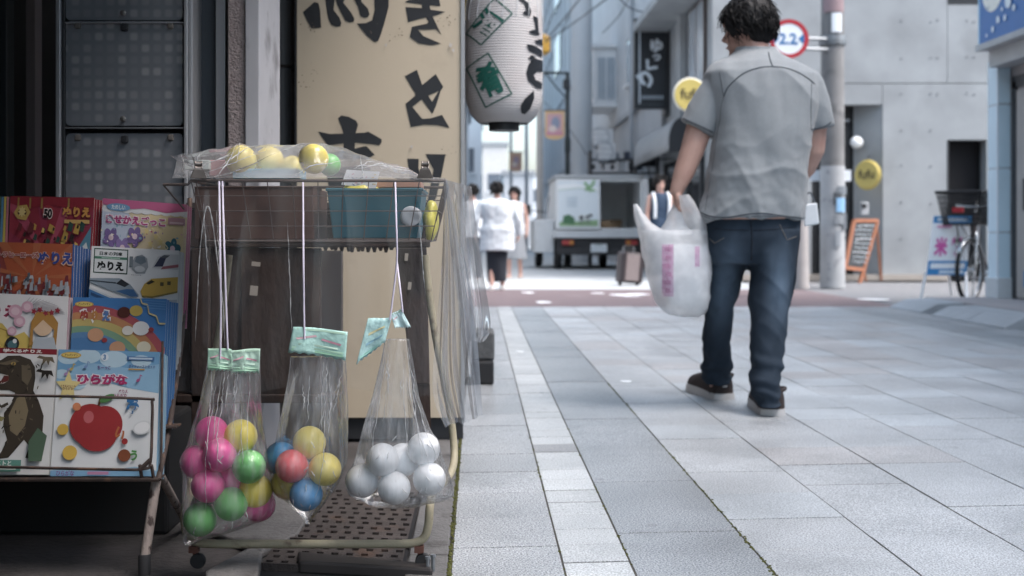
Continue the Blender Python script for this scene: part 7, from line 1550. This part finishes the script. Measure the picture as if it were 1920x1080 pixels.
m = MB(); lp_ = curve_pts([P(x, y, YF-.034) for x, y in ((366, 640), (370, 560), (375, 470), (384, 400), (391, 388), (399, 420), (409, 500), (418, 570), (422, 650))], 6); m.tube(lp_, [.0018*(.3+.7*abs(math.sin(i*.7)))*math.sin(PI*(i+.5)/len(lp_))+.0002 for i in range(len(lp_))], 6); m.build('crease_glint', M_glint0, st, smooth=180)  # pale loop painting a highlight on the front drape
# ---- bulldog clips
def clip(c, lb, rot):
    t = thing('bulldog_clip', lb, 'clip', c, 'metal clips holding the plastic sheet'); Rm = Matrix.Rotation(rot, 3, 'Z'); M_cl = mat('tarnished_clip_steel', (.20, .18, .165), .35, .8, var=.2, vs=40)
    m = MB(); m.hexa([c+Rm @ Vector(p) for p in ((-.018, -.004, -.004), (.018, -.004, -.004), (.010, -.007, .016), (-.010, -.007, .016))], [c+Rm @ Vector(p) for p in ((-.018, .004, -.004), (.018, .004, -.004), (.010, .007, .016), (-.010, .007, .016))]); m.build('jaw', M_cl, t, bevel=.001)
    for k, z in enumerate((.017, .027)): m = MB(); m.tube([c+Rm @ Vector((-.0065, 0, z))+Rm @ Vector((0, .005*math.cos(a_), .005*math.sin(a_))) for a_ in [2*PI*i/14 for i in range(15)]]+[c+Rm @ Vector((.0065, 0, z))+Rm @ Vector((0, .005*math.cos(a_), .005*math.sin(a_))) for a_ in [2*PI*i/14 for i in range(15)]], .0018, 6); m.tube([c+Rm @ Vector((-.0075, 0, z)), c+Rm @ Vector((.0075, 0, z))], .0052, 12); m.build('spring_coil', M_cl, t, smooth=60)
clip(P(797, 331, YF-.012), 'metal bulldog clip standing up on the rim in front of the signboard', 0); clip(P(372, 331, YF-.012), 'metal bulldog clip near the tip of the sheet above the brown box', .3)
# ---- bags of balls
M_bagc = film('clear_ball_bag', (.993, .993, .995), .085, (.92, .94, .96), .07, .6, 70, .7, (1, 1, .10), 4.0)
M_glint = film('glint_film', (.97, .97, .98), .5, (.93, .95, .97), .15, .3, 60, .6)  # milky film for thin tubes that paint highlights on the bag creases
M_str = ink('#C4BFCF', .7)
def spots(lst, Y, r_): return [(P(q[0], q[1], Y+q[2]), r_*(Y+q[2])/FP) for q in lst]
def ball(px_, py_, Y, r_, mt, lb, grp):
    m = MB(); m.ball(P(px_, py_, Y), r_*Y/FP, 30, 20); o = m.build('toy_ball', mt, None, smooth=180); tag(o, lb, 'ball', grp)
    return o
def bag(lb, rows, Y, strings, header, seed, inside=()):
    t = thing('ball_bag', lb, 'bag', P((rows[-1][1]+rows[-1][2])/2, rows[-1][0], Y), 'clear bags of balls hanging on the cart')
    tab = [(r[0],)+r[1:] for r in rows]; a0, a1 = rows[0][0], rows[-1][0]; n, k = 64, 60; rings = []
    for i in range(k+1):
        py_ = lerp(a0, a1, i/k); xl_, xr_, dp = interp(tab, py_); c = P((xl_+xr_)/2, py_, Y); f = 1-smooth01((i/k-.45)/.3)
        ring = []
        for p in ell_ring(c, (xr_-xl_)/2*Y/FP, dp, n, 2.2):
            d = (p-c); th = math.atan2(d.y, d.x); w_ = 1+.10*f*math.sin(th*9+seed)+.07*f*math.sin(th*21+seed*2+i*.05)+.07*f*noise.noise((th*3, seed, i*.03))+.05*noise.noise((th*5, seed+5, i*.12))
            ring.append(c+Vector((d.x*(1+(w_-1)*.35), d.y*w_, 0)))
        rings.append(ring)
    cs_ = [P((xl_+xr_)/2, lerp(a0, a1, i/k), Y) for i in range(k+1) for xl_, xr_, dp in [interp(tab, lerp(a0, a1, i/k))]]
    rad = [[(p-cs_[i]).length for p in rings[i]] for i in range(k+1)]; dr = [[(p-cs_[i]).normalized() for p in rings[i]] for i in range(k+1)]
    def press():
        for i in range(k+1):
            for j in range(n):
                for bc, br in inside:
                    oc = cs_[i]-bc; b_ = oc.dot(dr[i][j]); c_ = oc.length_squared-(br+.0016)**2; di = b_*b_-c_
                    if di > 0: rad[i][j] = max(rad[i][j], -b_+math.sqrt(di))
    press()
    for _ in range(5):
        rad = [[(rad[i][j]*2+rad[i][j-1]+rad[i][(j+1) % n]+rad[max(i-1, 0)][j]+rad[min(i+1, k)][j])/6 for j in range(n)] for i in range(k+1)]
        press()
    rings = [[cs_[i]+dr[i][j]*rad[i][j] for j in range(n)] for i in range(k+1)]
    m = MB(); m.loft(rings, 0, True); fme = m.mesh('film', M_bagc, 180); link('film', fme, t); fbv = bvh_of(fme)
    rc_ = random.Random(int(seed*10)); bt_ = None
    def skin(px_, py_, lift=.0006):
        h_ = onto(fbv, px_, py_, lift); return h_ if h_ is not None else P(px_, py_, Y)
    for k_ in range(10):
        y_ = rc_.uniform(a0+4, lerp(a0, a1, .22)); y2 = lerp(a0, a1, rc_.uniform(.35, .85) if k_ % 3 else rc_.uniform(.2, .4)); q0 = rc_.uniform(-.85, .85); q1 = q0*rc_.uniform(.6, 1.1); pts_ = []
        for i in range(13):
            py_ = lerp(y_, y2, i/12); xl_, xr_, dp_ = interp(tab, py_); pts_.append(skin((xl_+xr_)/2+(xr_-xl_)/2*lerp(q0, q1, i/12)+rc_.gauss(0, .9), py_))
        m = MB(); m.tube(pts_, [.0012*math.sin(PI*(i+.4)/13)*rc_.uniform(.3, 1.1)+.0001 for i in range(13)], 5); m.build('crease_glint', M_glint, t, smooth=180)
    for k_ in range(9):
        py_ = lerp(a0, a1, rc_.uniform(.45, .92)); xl_, xr_, dp_ = interp(tab, py_); px_ = (xl_+xr_)/2+(xr_-xl_)/2*rc_.uniform(-.8, .8); an = rc_.uniform(-.9, .9); pts_ = [skin(px_+i*2.6*math.sin(an)+rc_.gauss(0, .8), py_+i*2.6*math.cos(an)) for i in range(7)]
        m = MB(); m.tube(pts_, [.0002, .0008, .0012, .0008, .0013, .0006, .0001], 5); m.build('crease_glint', M_glint, t, smooth=180)
    for s_ in strings:
        m = MB(); m.tube(curve_pts([P(x, y, Y-.02+.0) if j else P(x, y, YF-.024) for j, (x, y) in enumerate(s_)], 4), .0021, 6); m.build('string', M_str, t, smooth=60)
    for hx in header:
        pts, col, marks = hx; m = MB(); yh = Y-.012-dp*0
        cols = 14
        def hf(u, v):
            tl_, tr_, br_, bl_ = pts; x = lerp(lerp(tl_[0], tr_[0], u), lerp(bl_[0], br_[0], u), v); y = lerp(lerp(tl_[1], tr_[1], u), lerp(bl_[1], br_[1], u), v)+(1.6*math.sin(u*40) if v > .99 else 0)+1.2*math.sin(u*5+seed)
            return P(x, y, Y-.018+.004*math.sin(u*8+seed)*v+.002*noise.noise((u*6, v*6, seed)))
        m.grid(hf, 28, 8); o = m.build('paper_header', mat('mint_header_'+col, srgb(col), .3, var=.12, vs=40, bump=.3, bs=60), t, smooth=180); q = o.modifiers.new('t', 'SOLIDIFY'); q.thickness = .0004
        a = Art(lambda u, v, k_: hf(u, 1-v)+Vector((0, -.0008-k_, 0)), .0001)
        for (u0, v0, u1, v1, c_) in marks: a.line([(u0, v0), ((u0+u1)/2, (v0+v1)/2), (u1, v1)], .07, c_)
        a.build('header_print', o)
    return t
YB1 = 2.545
marks1 = [(.08, .92, .95, .92, '#A9C9B4'), (.1, .55, .45, .7, '#C9A6AE'), (.15, .35, .85, .35, '#B9D4C4'), (.55, .6, .9, .5, '#C995A4'), (.05, .12, .95, .12, '#8FBBA0'), (.05, .22, .95, .22, '#A9CDB6')]
LG1 = ((397, 812, .0, M_ball_p, 'pink ball at the top of the bag nearest the books'), (412, 853, -.03, M_ball_p, 'vivid pink ball in front, second from the top of that bag'), (370, 866, -.005, M_ball_p, 'pink ball at the outer edge of the bag nearest the books'), (390, 911, -.028, M_ball_p, 'lowest of the vivid pink balls facing the front of the tall bag'), (451, 818, -.005, M_ball_y, 'yellow ball at the top of the tall bag'), (467, 875, -.025, M_ball_g, 'topmost green ball in the tall bag'), (479, 920, .005, M_ball_y, 'lower dull yellow ball in the tall bag'), (433, 945, -.022, M_ball_g, 'middle green ball in the tall bag'), (375, 974, -.02, M_ball_g, 'lowest green ball at the tip of the tall bag'), (484, 946, .03, M_ball_p, 'pink ball peeping out below the dull yellow one'), (430, 898, .03, M_ball_p, 'pink ball half hidden at the back of the tall bag'))
bag('tall clear bag of pink, green and yellow balls hanging nearest the books', [(664, 388, 486, .012), (700, 384, 487, .018), (760, 372, 488, .03), (800, 358, 492, .045), (850, 347, 500, .055), (900, 342, 509, .058), (945, 342, 508, .056), (968, 342, 500, .05), (985, 342, 470, .046), (1000, 343, 424, .038), (1010, 345, 380, .02), (1020, 350, 362, .006)], YB1,
    [[(411, 340), (413, 480), (414, 600), (413, 674)], [(417, 340), (421, 480), (425, 600), (427, 655)]], [([(390, 652), (434, 655), (436, 697), (389, 692)], '#A9CDB8', marks1), ([(432, 656), (488, 654), (486, 700), (432, 699)], '#B4D2C2', marks1)], 1., spots(LG1, YB1, 31.5))
G1 = 'balls in the bag nearest the books'
for px_, py_, dy, mt, lb in LG1: ball(px_, py_, YB1+dy, 31.5, mt, lb, G1)
LG2 = ((580, 830, .0, M_ball_y2, 'upper yellow ball in the middle bag'), (547, 874, -.025, M_ball_r, 'coral red ball in the middle bag'), (609, 880, -.02, M_ball_y2, 'yellow ball beside the coral red one in the middle bag'), (574, 927, -.022, M_ball_b, 'blue ball at the point of the middle bag'), (527, 860, .028, M_ball_b, 'blue ball half hidden behind the coral red one'), (540, 905, .02, M_ball_y2, 'yellow ball mostly hidden behind the coral red and blue balls'))
bag('clear bag of mixed coloured balls hanging in the middle, ending in a point', [(668, 545, 648, .010), (700, 541, 650, .02), (760, 530, 652, .035), (810, 520, 652, .045), (860, 512, 652, .055), (885, 513, 645, .055), (915, 526, 632, .05), (940, 540, 612, .042), (960, 556, 598, .028), (975, 572, 584, .01), (982, 576, 580, .003)], YB1,
    [[(568, 342), (569, 480), (570, 580), (571, 636)]], [([(550, 612), (652, 621), (648, 674), (540, 660)], '#A6CCC4', marks1)], 2.7, spots(LG2, YB1, 31))
G2 = 'balls in the middle bag'
for px_, py_, dy, mt, lb in LG2: ball(px_, py_, YB1+dy, 31, mt, lb, G2)
LG3 = ((717, 862, -.02, 'white ball, upper one toward the middle bag'), (794, 842, -.005, 'topmost white ball in the white-ball bag'), (679, 902, -.005, 'white ball at the side of its bag facing the middle bag'), (739, 915, -.025, 'lowest white ball in the white-ball bag'), (805, 898, -.02, 'white ball nearest the paving edge'), (756, 862, .03, 'white ball at the back of its bag between the two upper ones'))
bag('wide clear bag of white balls hanging nearest the street', [(636, 722, 768, .012), (680, 714, 776, .02), (740, 700, 786, .03), (800, 682, 806, .042), (850, 668, 828, .05), (900, 652, 848, .052), (925, 650, 854, .048), (938, 662, 852, .04), (944, 690, 800, .03), (949, 720, 765, .012)], YB1+.01,
    [[(741, 342), (743, 420), (744, 490), (735, 570), (731, 600)], [(744, 490), (750, 540), (755, 585)]], [([(733, 590), (752, 578), (770, 612), (740, 616)], '#BFD8DA', marks1[:2]), ([(690, 598), (735, 594), (722, 640), (668, 684)], '#A9CCCB', [(.2, .6, .8, .7, '#C9C49A'), (.2, .35, .8, .4, '#8FB6C4'), (.1, .1, .9, .1, '#8FC0B4')])], 4.1, spots(LG3, YB1+.01, 31))
G3 = 'balls in the white-ball bag'
for px_, py_, dy, lb in LG3: ball(px_, py_, YB1+.01+dy, 31, M_ball_w, lb, G3)
